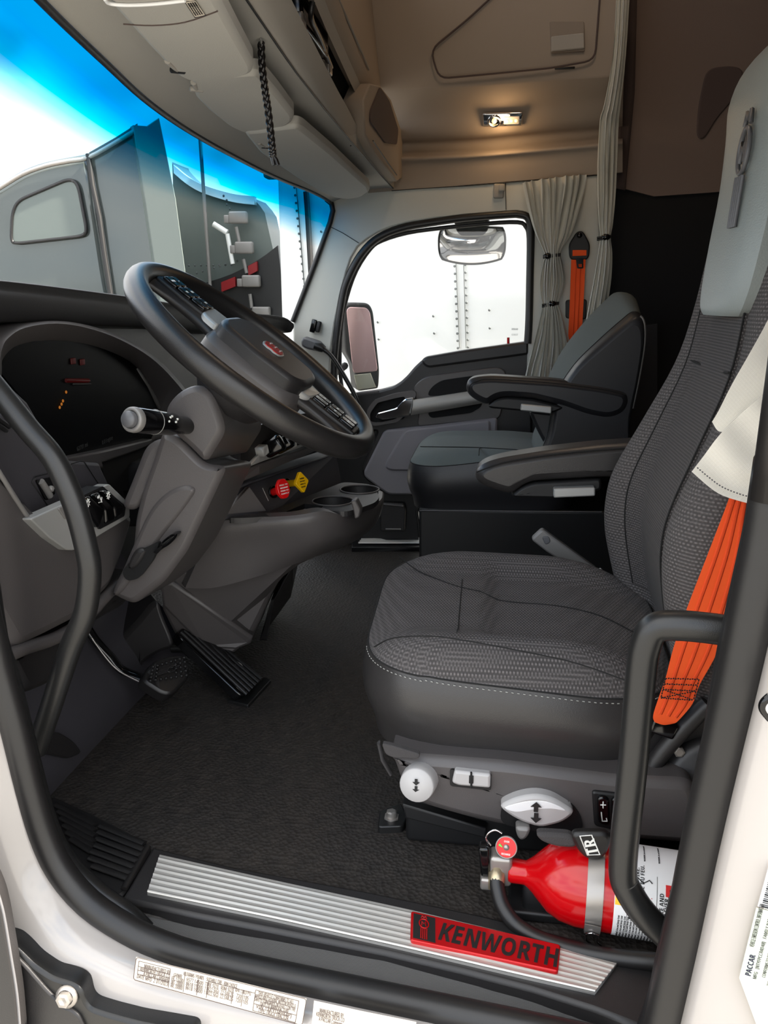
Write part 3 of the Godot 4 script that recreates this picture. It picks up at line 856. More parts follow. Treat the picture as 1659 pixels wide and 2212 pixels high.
	struct("trim_sill", st, M.dash_dark, "black plastic sill that frames the aluminium plate")
	# ribbed corner foot rest
	var fr := thing("sill_footrest", "black ribbed rubber corner tread left of the aluminium sill plate", "tread")
	st = sf()
	prism(st, rp([Vector3(-.7973, -.004, -.2895), Vector3(-.674, -.004, -.2358), Vector3(-.5472, -.004, -.1734), Vector3(-.5459, -.004, -.0452), Vector3(-.5838, -.004, -.0505), Vector3(-.668, -.004, -.1164), Vector3(-.7344, -.004, -.1941)], 0.02), Vector3(0, -0.03, 0), 0.004)
	part("base", st, M.black_rubber, fr)
	for q in tread_bars():
		st = sf()
		tube(st, q, 0.0062, 8, false, 0.5, Vector3(0, 0, 1))
		part("tread_bar", st, M.black_rubber, fr)
	# aluminium plate with a red name badge
	var sp := thing("sill_plate", "ribbed aluminium scuff plate with a red badge on the driver's door sill", "scuff plate")
	st = sf()
	var e0 := [Vector3(-.5242, .002, -.1442), Vector3(-.3152, .002, -.1077), Vector3(-.0995, .002, -.0719), Vector3(.0443, .002, -.0439), Vector3(.1911, .002, -.008)]
	var e1 := [Vector3(-.5084, .002, -.0563), Vector3(-.2941, .002, -.0273), Vector3(-.0918, .002, .0046), Vector3(.0435, .002, .0283), Vector3(.1554, .002, .0463)]
	rows_ribbed(st, rs(e0, 24), rs(e1, 24), 7, 0.0018, Vector3.UP)
	sheet(st, [mv(rs(e0, 8), Vector3(0, -0.002, 0)), mv(rs(e1, 8), Vector3(0, -0.002, 0))], Vector3(0, -0.004, 0))
	part("ribbed_plate", st, M.aluminium, sp)
	var b0 := Vector3(-.1001, .008, -.0636)
	var b1 := Vector3(.1155, .008, -.0253)
	var b2 := Vector3(.109, .008, .0243)
	var b3 := Vector3(-.0955, .008, -.0057)
	st = sf()
	prism(st, rp([b0, b1, b2, b3], 0.005), Vector3(0, -0.006, 0), 0.0015)
	var bd := part("badge", st, M.badge_red, sp)
	var bxv := (b1 - b0).normalized()
	var byv := (b0 - b3).normalized()
	var bh := b0.distance_to(b3)
	st = sf()
	letters(st, "KENWORTH", b0.lerp(b3, 0.5) + bxv * 0.1275 + Vector3(0, 0.0006, 0), bxv, byv, bh * 0.57, 0.0016, true, true, 0.166)
	part("lettering", st, M.print_black, bd)
	st = sf()
	prism(st, [b0 + bxv * 0.004 - byv * 0.005, b0 + bxv * 0.037 - byv * 0.005, b3 + bxv * 0.037 + byv * 0.005, b3 + bxv * 0.004 + byv * 0.005], Vector3(0, 0.0008, 0))
	part("emblem_field", st, M.print_black, bd)
	st = sf()
	emblem(st, b0.lerp(b3, 0.5) + bxv * 0.02 + Vector3(0, 0.001, 0), bxv, byv, bh * 0.8, 0.0012)
	part("emblem", st, M.badge_red, bd)

func tread_bars() -> Array:
	return [[Vector3(-.7672, 0, -.2552), Vector3(-.6685, 0, -.2078)], [Vector3(-.7523, 0, -.2374), Vector3(-.6605, 0, -.1931)], [Vector3(-.737, 0, -.2187), Vector3(-.6533, 0, -.1787)], [Vector3(-.7221, 0, -.2006), Vector3(-.6471, 0, -.1644)], [Vector3(-.7068, 0, -.183), Vector3(-.6432, 0, -.1514)], [Vector3(-.6904, 0, -.1661), Vector3(-.64, 0, -.1385)], [Vector3(-.6585, 0, -.2065), Vector3(-.5622, 0, -.1709)], [Vector3(-.6539, 0, -.1901), Vector3(-.5565, 0, -.1557)], [Vector3(-.6489, 0, -.1729), Vector3(-.5532, 0, -.1406)], [Vector3(-.6447, 0, -.1561), Vector3(-.5515, 0, -.1256)], [Vector3(-.6406, 0, -.1396), Vector3(-.5505, 0, -.1108)], [Vector3(-.6366, 0, -.1235), Vector3(-.5508, 0, -.0973)], [Vector3(-.6222, 0, -.1057), Vector3(-.553, 0, -.0848)], [Vector3(-.5546, 0, -.1645), Vector3(-.5482, 0, -.0608)]]

# a ribbed strip between two edges
func rows_ribbed(st: SurfaceTool, a: Array, b: Array, ribs: int, h: float, up: Vector3) -> void:
	var rows := []
	for k in ribs * 6 + 1:
		var ph := fposmod(float(k), 6.0)
		var y: float = [0.0, 0.08, 0.0, 0.0, 0.9, 0.9][int(ph)] * h
		var r := []
		for i in a.size(): r.append(a[i].lerp(b[i], float(k) / (ribs * 6)) + up * y)
		rows.append(r)
	grid(st, rows)

# the maker's emblem: a ring on a fluted shaft with a crown above
func emblem(st: SurfaceTool, c: Vector3, x: Vector3, y: Vector3, h: float, d: float) -> void:
	var n := x.cross(y).normalized()
	var ring := []
	for i in 20:
		var a := TAU * i / 20
		ring.append(c + y * h * 0.16 + x * cos(a) * h * 0.15 + y * sin(a) * h * 0.19)
	tube(st, ring, h * 0.022, 6, true)
	tube(st, [c + y * h * 0.06 - x * h * 0.07, c + y * h * 0.24 - x * h * 0.07, c + y * h * 0.15, c + y * h * 0.28 + x * h * 0.06, c + y * h * 0.06 + x * h * 0.07], h * 0.02, 6)
	for k in 4:
		var o := x * h * (k - 1.5) * 0.062
		tube(st, [c + o - y * h * 0.05, c + o - y * h * 0.48], h * 0.02, 6)
	tube(st, [c + y * h * 0.37 - x * h * 0.09, c + y * h * 0.48 - x * h * 0.06, c + y * h * 0.42, c + y * h * 0.48 + x * h * 0.06, c + y * h * 0.37 + x * h * 0.09], h * 0.022, 6)

# ---------------------------------------------------------------- the yard outside
func outside() -> void:
	var st := sf()
	rbox(st, Vector3(0, -1.35, 0), Vector3(80, 0.1, 80), 0.01)
	struct("ground", st, M.asphalt, "pale yard ground outside the lorry", "ground")
	# passenger window
	st = sf()
	var glass := [Vector3(.0908, 1.1034, -2.01), Vector3(.0772, 1.136, -2.01), Vector3(.0232, 1.1366, -2.01), Vector3(-.2057, 1.1182, -2.01), Vector3(-.3215, 1.1073, -2.01), Vector3(-.4145, 1.0854, -2.01), Vector3(-.4551, 1.0567, -2.01), Vector3(-.5046, .9782, -2.01), Vector3(-.5403, .873, -2.01), Vector3(-.5638, .7364, -2.01), Vector3(-.5666, .6528, -2.01), Vector3(-.5544, .5499, -2.01), Vector3(-.4998, .5474, -2.01), Vector3(-.4218, .5586, -2.01), Vector3(-.3713, .5726, -2.01), Vector3(-.3164, .6162, -2.01), Vector3(-.2671, .6722, -2.01), Vector3(-.1219, .6994, -2.01), Vector3(.0861, .7345, -2.01)]
	cap(st, glass)
	struct("window_2", st, M.glass, "clear passenger door window", "window")
	# dark tractor parked alongside
	var tr := thing("dark_tractor", "glossy dark grey lorry with a sleeper window, parked beyond the windscreen", "lorry")
	st = sf()
	prism(st, cr([Vector3(-3.4974, .943, -3.5), Vector3(-3.1389, 1.2398, -3.5), Vector3(-2.8678, 1.4051, -3.5), Vector3(-2.695, 1.4873, -3.5), Vector3(-2.5536, 1.5547, -3.5), Vector3(-2.4173, 1.5936, -3.5), Vector3(-2.2844, 1.6138, -3.5), Vector3(-2.1793, 1.6276, -3.5)], 3) + [Vector3(-2.1422, 1.3246, -3.5), Vector3(-2.098, .7682, -3.5), Vector3(-2.1438, .2286, -3.5), Vector3(-3.7417, .1987, -3.5)], Vector3(-1.1, 0, -2.2), 0.05)
	part("sleeper_side", st, M.car_grey, tr)
	st = sf()
	prism(st, [Vector3(-2.1742, 1.6275, -3.5), Vector3(-2.0189, 1.6986, -3.5), Vector3(-1.8945, 1.7625, -3.5), Vector3(-1.8743, 1.5965, -3.5), Vector3(-1.8419, 1.3442, -3.5), Vector3(-1.7957, .892, -3.5), Vector3(-1.8133, .2348, -3.5), Vector3(-2.1327, .2288, -3.5), Vector3(-2.0926, .7682, -3.5), Vector3(-2.1344, 1.3246, -3.5)], Vector3(-1.1, 0, -2.2), 0.004)
	part("rear_panel", st, M.car_grey, tr)
	st = sf()
	prism(st, [Vector3(-1.9008, 1.7465, -3.46), Vector3(-1.8262, 1.7402, -3.46), Vector3(-1.7588, 1.778, -3.46), Vector3(-1.7342, 1.6322, -3.46), Vector3(-1.6955, 1.3842, -3.46), Vector3(-1.6668, 1.0353, -3.46), Vector3(-1.6535, .7464, -3.46), Vector3(-1.6625, .2432, -3.46), Vector3(-1.8459, .2398, -3.46), Vector3(-1.8189, .892, -3.46), Vector3(-1.862, 1.3637, -3.46)], Vector3(-0.04, 0, -0.05), 0.004)
	part("side_fairing", st, M.trailer_grey, tr)
	st = sf()
	prism(st, rp([Vector3(-2.6552, 1.186, -3.485), Vector3(-2.63, 1.3292, -3.485), Vector3(-2.5908, 1.3878, -3.485), Vector3(-2.2887, 1.4926, -3.485), Vector3(-2.2441, 1.4688, -3.485), Vector3(-2.2167, 1.2347, -3.485), Vector3(-2.2432, 1.2064, -3.485), Vector3(-2.6293, 1.1762, -3.485)], 0.05), Vector3(0, 0, -0.02), 0.004)
	part("sleeper_window", st, M.trailer_grey, tr)
	st = sf()
	tube(st, rp([Vector3(-2.6585, 1.1812, -3.485), Vector3(-2.6321, 1.334, -3.485), Vector3(-2.5903, 1.3925, -3.485), Vector3(-2.2883, 1.4972, -3.485), Vector3(-2.2436, 1.4734, -3.485), Vector3(-2.2146, 1.2299, -3.485), Vector3(-2.2432, 1.2064, -3.485), Vector3(-2.6298, 1.1713, -3.485)], 0.05), 0.009, 6, true)
	part("window_gasket", st, M.black, tr)
	st = sf()
	tube(st, [Vector3(-2.1703, 1.6176, -3.48), Vector3(-2.1589, 1.4622, -3.48), Vector3(-2.1348, 1.2994, -3.48), Vector3(-2.1244, 1.1218, -3.48), Vector3(-2.1048, .892, -3.48), Vector3(-2.0907, .7439, -3.48)], 0.014, 8)
	part("panel_seam", st, M.black, tr)
	st = sf()
	tube(st, cr([Vector3(-2.8588, 1.3744, -3.48), Vector3(-2.6865, 1.4567, -3.48), Vector3(-2.5454, 1.5241, -3.48), Vector3(-2.4094, 1.5631, -3.48), Vector3(-2.277, 1.5834, -3.48), Vector3(-2.1722, 1.5972, -3.48), Vector3(-2.0122, 1.6682, -3.48), Vector3(-1.8935, 1.7278, -3.48)], 3), 0.012, 8)
	part("roof_rail", st, M.steel, tr)
	# grey trailer end behind it
	var gt := thing("grey_trailer", "dark riveted trailer end with a curved top and bright latches, between lorry and white trailer", "trailer")
	st = sf()
	prism(st, cr([Vector3(-2.1409, 1.7375, -4.6), Vector3(-2.1298, 1.7148, -4.6), Vector3(-2.0588, 1.6459, -4.6), Vector3(-1.9677, 1.5935, -4.6), Vector3(-1.8448, 1.5519, -4.6), Vector3(-1.7215, 1.5217, -4.6), Vector3(-1.6073, 1.5088, -4.6)], 3) + [Vector3(-1.5628, 1.46, -4.6), Vector3(-1.5334, 1.417, -4.6), Vector3(-1.4856, 1.1864, -4.6), Vector3(-1.4325, .892, -4.6), Vector3(-1.4018, .6511, -4.6), Vector3(-1.4618, -1.3768, -4.6), Vector3(-2.2496, -1.4184, -4.6)], Vector3(0, 0, -0.3))
	part("door", st, M.trailer_grey, gt)
	st = sf()
	var arc := cr([Vector3(-2.1166, 1.7131, -4.55), Vector3(-2.0396, 1.6503, -4.55), Vector3(-1.9494, 1.5984, -4.55), Vector3(-1.8277, 1.5572, -4.55), Vector3(-1.7056, 1.5273, -4.55), Vector3(-1.5863, 1.5144, -4.55)], 3)
	sheet(st, [arc, mv(arc, Vector3(0.0, -0.05, 0.0))], Vector3(0, 0, -0.05))
	part("top_rail", st, M.trailer_white, gt)
	st = sf()
	prism(st, cr([Vector3(-1.9499, .9753, -4.54), Vector3(-1.7566, 1.0337, -4.54), Vector3(-1.5648, 1.1262, -4.54), Vector3(-1.4379, 1.2117, -4.54)], 3) + [Vector3(-1.3867, .6537, -4.54), Vector3(-1.4032, .0979, -4.54), Vector3(-1.9667, .0873, -4.54)], Vector3(0, 0, -0.03))
	part("lower_panel", st, M.black, gt)
	for q in [[Vector3(-1.9101, 1.863, -4.5), Vector3(-1.8928, .9511, -4.5)], [Vector3(-1.6992, 1.3253, -4.5), Vector3(-1.6817, 1.2342, -4.5)], [Vector3(-1.6587, 1.125, -4.5), Vector3(-1.6407, 1.0382, -4.5)], [Vector3(-1.6243, .9067, -4.5), Vector3(-1.6154, .8182, -4.5)]]:
		st = sf()
		tube(st, q, 0.012, 8)
		part("lock_rod", st, M.grip_grey, gt)
	for q in [Vector3(-1.6813, 1.3816, -4.5), Vector3(-1.6494, 1.1968, -4.5), Vector3(-1.6116, .9886, -4.5), Vector3(-1.5507, .7887, -4.5)]:
		st = sf()
		rbox(st, q, Vector3(0.12, 0.075, 0.05), 0.012, Basis(Vector3(0, 0, 1), 0.0))
		rbox(st, q + Vector3(-0.075, -0.01, 0), Vector3(0.035, 0.05, 0.04), 0.006)
		part("latch", st, M.grip_grey, gt)
	st = sf()
	tube(st, [Vector3(-1.8498, 1.3439, -4.5), Vector3(-1.7595, 1.2919, -4.5)], 0.02, 6)
	tube(st, [Vector3(-1.7599, 1.2833, -4.5), Vector3(-1.7315, 1.0965, -4.5)], 0.015, 6)
	part("angle_plate", st, M.trailer_white, gt)
	for q in [[Vector3(-1.817, .9509, -4.5), Vector3(-1.7211, .986, -4.5)], [Vector3(-1.6307, 1.0526, -4.5), Vector3(-1.5706, 1.0813, -4.5)]]:
		st = sf()
		prism(st, [q[0] + Vector3(0, 0.03, 0), q[1] + Vector3(0, 0.03, 0), q[1] - Vector3(0, 0.03, 0), q[0] - Vector3(0, 0.03, 0)], Vector3(0, 0, -0.03))
		part("reflector", st, M.reflector_red, gt)
	st = sf()
	for i in 9:
		ball(st, Vector3(-2.0906, 1.0883, -4.55).lerp(Vector3(-1.757, 1.0926, -4.55), i / 8.0), 0.008, 6)
		ball(st, Vector3(-1.9976, 1.0407, -4.55).lerp(Vector3(-1.6769, 1.1272, -4.55), i / 8.0), 0.008, 6)
	for i in 6: ball(st, Vector3(-1.7893, 1.5201, -4.55).lerp(Vector3(-1.7431, 1.3866, -4.55), i / 5.0) + Vector3(0.01 * (i % 2), 0, 0), 0.008, 6)
	part("rivet_rows", st, M.rivet, gt).set_meta("kind", "stuff")
	# white trailer along the passenger side
	var wt := thing("white_trailer", "long white riveted trailer filling the passenger window", "trailer")
	var x0: float = (Vector3(-1.2132, 1.1873, -3.7)).x
	st = sf()
	rbox(st, Vector3(x0 + 5.0, 1.05, -5.0), Vector3(10.0, 2.9, 2.6), 0.03)
	part("box", st, M.trailer_white, wt)
	st = sf()
	for q in [[Vector3(-1.1148, 1.4589, -3.69), Vector3(-1.068, .8671, -3.69), 16], [Vector3(-.2457, 1.0485, -3.69), Vector3(-.2187, .6161, -3.69), 12], [Vector3(-.1889, 1.0554, -3.69), Vector3(-.1631, .6215, -3.69), 12], [Vector3(-.9719, 1.2326, -3.69), Vector3(-.9592, 1.0881, -3.69), 2], [Vector3(-.3563, .7866, -3.69), Vector3(-.3499, .695, -3.69), 2], [Vector3(-.0533, .8193, -3.69), Vector3(-.0478, .7238, -3.69), 2], [Vector3(-.6632, .7533, -3.69), Vector3(-.6581, .6606, -3.69), 2]]:
		for i in q[2]: ball(st, q[0].lerp(q[1], float(i) / (q[2] - 1)), 0.007, 8, Vector3(1, 1, 0.4))
	part("rivet_rows", st, M.rivet, wt).set_meta("kind", "stuff")
	for q in [[Vector3(-.2425, 1.1316, -3.69), Vector3(-.2086, .6161, -3.69)], [Vector3(-.2006, 1.1313, -3.69), Vector3(-.1731, .6164, -3.69)], [Vector3(-1.1042, 1.4751, -3.69), Vector3(-1.0625, .7669, -3.69)]]:
		st = sf()
		tube(st, [q[0], q[1]], 0.003, 6)
		part("panel_joint", st, M.rivet, wt)
	st = sf()
	tube(st, [Vector3(-1.0495, 1.4357, -3.68), Vector3(-1.0438, 1.3512, -3.68), Vector3(-1.0375, 1.1846, -3.68), Vector3(-1.0311, 1.0102, -3.68)], 0.016, 6)
	part("cable", st, M.black, wt)
	# convex mirror over the door and the door mirror
	var cm := thing("convex_mirror", "wide chrome look-down mirror hanging above the passenger window outside", "mirror")
	var cmc := Vector3(-.1043, 1.0726, -2.12)
	st = sf()
	var rr := []
	for j in 11:
		var v := j / 10.0
		var r := []
		for i in 17:
			var u := i / 16.0 * 2.0 - 1.0
			var s := 1.0 - 0.06 * u * u
			r.append(cmc + Vector3(u * 0.117 * (1.0 - 0.1 * pow(absf(v * 2 - 1), 3.0)), (0.5 - v) * 0.108 * s - 0.014 * (1 - u * u) * v, 0.045 * (1.0 - u * u) * (1.0 - pow(v * 2 - 1, 2.0)) + 0.01 - 0.05 * v))
		rr.append(r)
	grid(st, rr)
	part("mirror_glass", st, M.chrome, cm)
	st = sf()
	var rim := []
	for i in 17: rim.append(rr[0][i])
	for j in range(1, 11): rim.append(rr[j][16])
	for i in range(15, -1, -1): rim.append(rr[10][i])
	for j in range(9, 0, -1): rim.append(rr[j][0])
	tube(st, rim, 0.004, 6, true)
	part("rim", st, M.dash_dark, cm)
	st = sf()
	rbox(st, cmc + Vector3(0.0, 0.072, 0.01), Vector3(0.12, 0.03, 0.13), 0.01)
	part("bracket", st, M.black, cm)
	var sm := thing("door_mirror", "tall dark door mirror outside the passenger window, reflecting pink", "mirror")
	st = sf()
	prism(st, rp([Vector3(-.5891, .8498, -2.2), Vector3(-.564, .8701, -2.2), Vector3(-.4866, .8685, -2.2), Vector3(-.4692, .8415, -2.2), Vector3(-.4449, .6184, -2.2), Vector3(-.4486, .5515, -2.2), Vector3(-.4594, .5479, -2.2), Vector3(-.5351, .5361, -2.2), Vector3(-.5451, .6348, -2.2), Vector3(-.5786, .6868, -2.2)], 0.02), Vector3(-0.04, 0, -0.12), 0.008)
	part("housing", st, M.dash_dark, sm)
	st = sf()
	prism(st, rp([Vector3(-.5704, .8414, -2.194), Vector3(-.5596, .8533, -2.194), Vector3(-.4928, .85, -2.194), Vector3(-.4806, .8332, -2.194), Vector3(-.453, .6223, -2.194), Vector3(-.4583, .6152, -2.194), Vector3(-.5407, .6073, -2.194), Vector3(-.5478, .6177, -2.194)], 0.01), Vector3(0, 0, -0.01), 0.002)
	part("mirror_glass", st, mat("mirror_pink", Color(0.86, 0.72, 0.72), 0.2, 0.55), sm)
	st = sf()
	prism(st, [Vector3(-.5443, .6002, -2.194), Vector3(-.4798, .608, -2.194), Vector3(-.4585, .5556, -2.194), Vector3(-.5304, .5439, -2.194)], Vector3(0, 0, -0.01), 0.002)
	part("lower_glass", st, mat("mirror_pale", Color(0.85, 0.85, 0.78), 0.2, 0.5), sm)
	st = sf()
	tube(st, [Vector3(-.5865, .6312, -2.24), Vector3(-.5878, .6235, -2.12), Vector3(-.588, .6211, -2.03)], 0.014, 8)
	part("mirror_arm", st, M.dash_dark, sm)
	var wl := thing("window_sticker", "small printed sticker in the rear lower corner of the passenger window", "sticker")
	st = sf()
	letters(st, "GREENGUARD", Vector3(.0555, .7818, -2.004), Vector3.RIGHT, Vector3.UP, 0.006, 0.0003, true, true, 0.022)
	letters(st, "AS2 M540 DOT", Vector3(.0562, .7629, -2.004), Vector3.RIGHT, Vector3.UP, 0.006, 0.0003, false, true, 0.022)
	part("sticker_print", st, M.rivet, wl)
	st = sf()
	tube(st, [Vector3(.0349, .7336, -1.99), Vector3(.0341, .754, -1.99)], 0.0045, 8)
	solo("lock_pin", st, M.badge_red, "small dark red lock pin on the passenger door sill", "pin")
# ---------------------------------------------------------------- dashboard, steering, pedals
func dash() -> void:
	var d := thing("dashboard", "dark grey plastic dashboard with hooded instrument screen, silver switch panel and air brake valves", "dashboard")
	# rolled hood along the windscreen
	var w := [Vector3(-1.02, 0.8, 0.0), Vector3(-1.08, 0.8, -0.315), Vector3(-1.13, 0.8, -0.78), Vector3(-1.1, 0.8, -1.3), Vector3(-0.85, 0.79, -1.83), Vector3(-0.78, 0.79, -1.9)]
	var t0 := [Vector3(-0.83, 0.918, 0.0), Vector3(-.83, .9093, -.3643), Vector3(-.83, .885, -.845), Vector3(-0.8, 0.853, -1.3), Vector3(-.7383, .8277, -1.8), Vector3(-.708, .8043, -1.88)]
	var t1 := [Vector3(-0.8, 0.914, 0.0), Vector3(-.8, .9036, -.3146), Vector3(-.8, .8785, -.7777), Vector3(-0.78, 0.845, -1.3), Vector3(-.7323, .8172, -1.8), Vector3(-.6969, .7935, -1.88)]
	var t2 := [Vector3(-0.79, 0.89, 0.0), Vector3(-.79, .8813, -.2939), Vector3(-.79, .8557, -.7516), Vector3(-0.775, 0.825, -1.3), Vector3(-.7393, .796, -1.8), Vector3(-.7022, .781, -1.88)]
	var t3 := [Vector3(-0.8, 0.86, 0.0), Vector3(-.8, .8543, -.3047), Vector3(-.8, .8301, -.769), Vector3(-0.785, 0.802, -1.3), Vector3(-.7526, .7808, -1.8), Vector3(-.7122, .7716, -1.88)]
	var t4 := [Vector3(-0.84, 0.856, 0.0), Vector3(-.84, .8501, -.3686), Vector3(-.84, .8239, -.856), Vector3(-0.83, 0.79, -1.3), Vector3(-.7814, .7776, -1.8), Vector3(-.7548, .7683, -1.88)]
	var st := sf()
	grid(st, spline_rows([w, t0, t1, t2, t3, t4], 5, 4))
	part("hood", st, M.hood_black, d)
	# main face
	st = sf()
	prism(st, [Vector3(-0.838, 0.86, 0.02), Vector3(-0.838, 0.8, -1.3), Vector3(-0.8, 0.77, -1.9), Vector3(-0.8, 0.5, -1.9), Vector3(-0.838, 0.4, -1.3), Vector3(-0.838, 0.4, 0.02)], Vector3(-0.1, 0, 0))
	part("face", st, M.dash, d)
	# instrument hood and screen
	var outer := cr([Vector3(-.785, .7672, -.2604), Vector3(-.785, .7907, -.2677), Vector3(-.785, .8118, -.2783), Vector3(-.785, .8268, -.2983), Vector3(-.785, .841, -.3504), Vector3(-.785, .8447, -.4542), Vector3(-.785, .8324, -.5708), Vector3(-.785, .8049, -.7045), Vector3(-.785, .7571, -.8574), Vector3(-.785, .6944, -.9874), Vector3(-.785, .6095, -1.1188), Vector3(-.785, .5389, -1.1789)], 4)
	var inner := cr([Vector3(-.826, .7548, -.3309), Vector3(-.826, .7714, -.3356), Vector3(-.826, .7922, -.3452), Vector3(-.826, .8101, -.3953), Vector3(-.826, .8128, -.5), Vector3(-.826, .7973, -.646), Vector3(-.826, .7656, -.7863), Vector3(-.826, .7299, -.8779), Vector3(-.826, .6814, -.9332), Vector3(-.826, .6224, -.9853), Vector3(-.826, .5826, -.9668), Vector3(-.826, .5547, -.9194)], 4)
	var lip := cr([Vector3(-.79, .7671, -.2608), Vector3(-.79, .792, -.2683), Vector3(-.79, .8146, -.2793), Vector3(-.79, .8303, -.3006), Vector3(-.79, .8453, -.357), Vector3(-.79, .8492, -.4643), Vector3(-.79, .8371, -.5855), Vector3(-.79, .8097, -.7229), Vector3(-.79, .7617, -.8807), Vector3(-.79, .6973, -1.016), Vector3(-.79, .6087, -1.1534), Vector3(-.79, .5332, -1.2146)], 4)
	var lipb := mv(lip, Vector3(-0.05, 0, 0))
	st = sf()
	grid(st, [lipb, lip, outer], false)
	grid(st, [outer, inner])
	part("instrument_hood", st, M.dash, d)
	st = sf()
	prism(st, [Vector3(-.822, .7383, -.9068), Vector3(-.822, .7169, -.9549), Vector3(-.822, .6357, -1.0376), Vector3(-.822, .6211, -.9783), Vector3(-.822, .6824, -.9239), Vector3(-.822, .7296, -.8687)], Vector3(-0.01, 0, 0), 0.002)
	part("hood_insert", st, M.grip_grey, d)
	st = sf()
	prism(st, cr([Vector3(-.826, .7662, -.3332), Vector3(-.826, .7922, -.3452), Vector3(-.826, .8101, -.3953), Vector3(-.826, .8128, -.5), Vector3(-.826, .7973, -.646), Vector3(-.826, .7656, -.7863), Vector3(-.826, .7299, -.8779), Vector3(-.826, .6814, -.9332), Vector3(-.826, .6224, -.9853), Vector3(-.826, .5838, -.9584), Vector3(-.826, .5547, -.9194)], 2) + [Vector3(-.826, .5725, -.6876), Vector3(-.826, .5864, -.4992), Vector3(-.826, .7121, -.3951)], Vector3(-0.008, 0, 0))
	var scr := part("instrument_screen", st, M.screen, d)
	scr.set_meta("label", "dark glossy instrument screen with faint red and amber warning lights")
	st = sf()
	for q in [Vector3(-.824, .7691, -.5755), Vector3(-.824, .7645, -.6124)]: rbox(st, q, Vector3(0.003, 0.012, 0.018), 0.005)
	tube(st, [Vector3(-.824, .7347, -.5399), Vector3(-.824, .7258, -.6325)], 0.004, 4)
	part("warning_light", st, M.dash_glow_red, scr)
	st = sf()
	tube(st, [Vector3(-.823, .7335, -.5522), Vector3(-.823, .7256, -.6345)], 0.0018, 4)
	tube(st, [Vector3(-.823, .7251, -.5652), Vector3(-.823, .7188, -.6372)], 0.0018, 4)
	part("message_text", st, M.screen_grey, scr)
	for q in [Vector3(-.824, .7128, -.5374), Vector3(-.824, .6976, -.5221), Vector3(-.824, .6922, -.5158), Vector3(-.824, .687, -.5078)]:
		st = sf()
		ball(st, q, 0.0032, 8, Vector3(0.5, 1, 1))
		part("amber_light", st, M.dash_glow_amber, scr)
	st = sf()
	letters(st, "62781 mi", Vector3(-.823, .5986, -.5791), Vector3(0, 0.06, -1), Vector3(0, 1, 0), 0.008, 0.0006)
	letters(st, "0.0 Engine", Vector3(-.823, .5933, -.6896), Vector3(0, 0.06, -1), Vector3(0, 1, 0), 0.008, 0.0006)
	part("odometer_text", st, M.screen_grey, scr)
	st = sf()
	prism(st, [Vector3(-.8, .5969, -.4527), Vector3(-.8, .5825, -.635), Vector3(-.8, .5664, -.8732), Vector3(-.8, .5532, -.8601), Vector3(-.8, .5533, -.7921), Vector3(-.8, .5592, -.6139), Vector3(-.8, .5467, -.6179), Vector3(-.8, .5852, -.4625)], Vector3(-0.03, 0, 0), 0.004)
	part("screen_sill", st, M.dash, d)
	# left fascia, its joints and dimmer
	st = sf()
	prism(st, [Vector3(-.745, .7312, -.1216), Vector3(-.745, .7153, -.1878), Vector3(-.745, .7524, -.2328), Vector3(-.745, .728, -.2678), Vector3(-.745, .6164, -.3538), Vector3(-.745, .5846, -.4911), Vector3(-.745, .5681, -.5015), Vector3(-.745, .536, -.5233), Vector3(-.745, .5411, -.242), Vector3(-.745, .5954, -.2015), Vector3(-.745, .6397, -.1726), Vector3(-.745, .6987, -.115)], Vector3(-0.08, 0, 0), 0.006)
	part("fascia", st, M.dash_blue, d)
	lines("fascia_joint", [[Vector3(-.744, .6051, -.361), Vector3(-.744, .6031, -.4142), Vector3(-.744, .5982, -.4308), Vector3(-.744, .5435, -.4814)], [Vector3(-.744, .6026, -.3135), Vector3(-.744, .6064, -.2616), Vector3(-.744, .599, -.2531), Vector3(-.744, .5503, -.2928)]], 0.0012, M.black, d)
	st = sf()
	prism(st, rp([Vector3(-.742, .6008, -.2626), Vector3(-.742, .5955, -.3131), Vector3(-.742, .5653, -.318), Vector3(-.742, .5599, -.2866)], 0.006), Vector3(-0.01, 0, 0))
	var ds := part("dimmer_switch", st, M.black_gloss, d)
	st = sf()
	tube(st, [Vector3(-.74, .5964, -.2725), Vector3(-.74, .579, -.2867), Vector3(-.74, .5657, -.2961)], 0.006, 8)
	ball(st, Vector3(-.738, .5781, -.2979), 0.006, 8)
	part("thumb_wheel", st, M.grip_grey, ds)
	for q in [[Vector3(-.74, .7137, -.1745), Vector3(-.74, .6979, -.2009)], [Vector3(-.74, .7076, -.1685), Vector3(-.74, .6934, -.1925)]]:
		st = sf()
		tube(st, q, 0.004, 6)
		part("vent_slat", st, M.black, d)
	st = sf()
	prism(st, rp([Vector3(-.716, .6161, -.0978), Vector3(-.716, .5981, -.1268), Vector3(-.716, .587, -.1318), Vector3(-.716, .5926, -.093)], 0.004), Vector3(-0.01, 0, 0))
	part("side_vent", st, M.black, d)
	# silver switch panel
	st = sf()
	prism(st, rp([Vector3(-.7, .5622, -.1654), Vector3(-.7, .5583, -.4325), Vector3(-.7, .5015, -.5101), Vector3(-.7, .4752, -.5075), Vector3(-.7, .4747, -.3692), Vector3(-.7, .4754, -.2847), Vector3(-.7, .483, -.2626), Vector3(-.7, .5178, -.2142)], 0.006), Vector3(-0.02, 0, 0), 0.002)
	var sp := part("switch_panel", st, M.silver_paint, d)
	sp.set_meta("label", "silver panel with three black rocker switches")
	st = sf()
	prism(st, rp([Vector3(-.697, .5611, -.3211), Vector3(-.697, .5611, -.4007), Vector3(-.697, .5018, -.4868), Vector3(-.697, .485, -.4776), Vector3(-.697, .4871, -.3743)], 0.004), Vector3(-0.03, 0, 0))
	part("switch_well", st, M.black, sp)
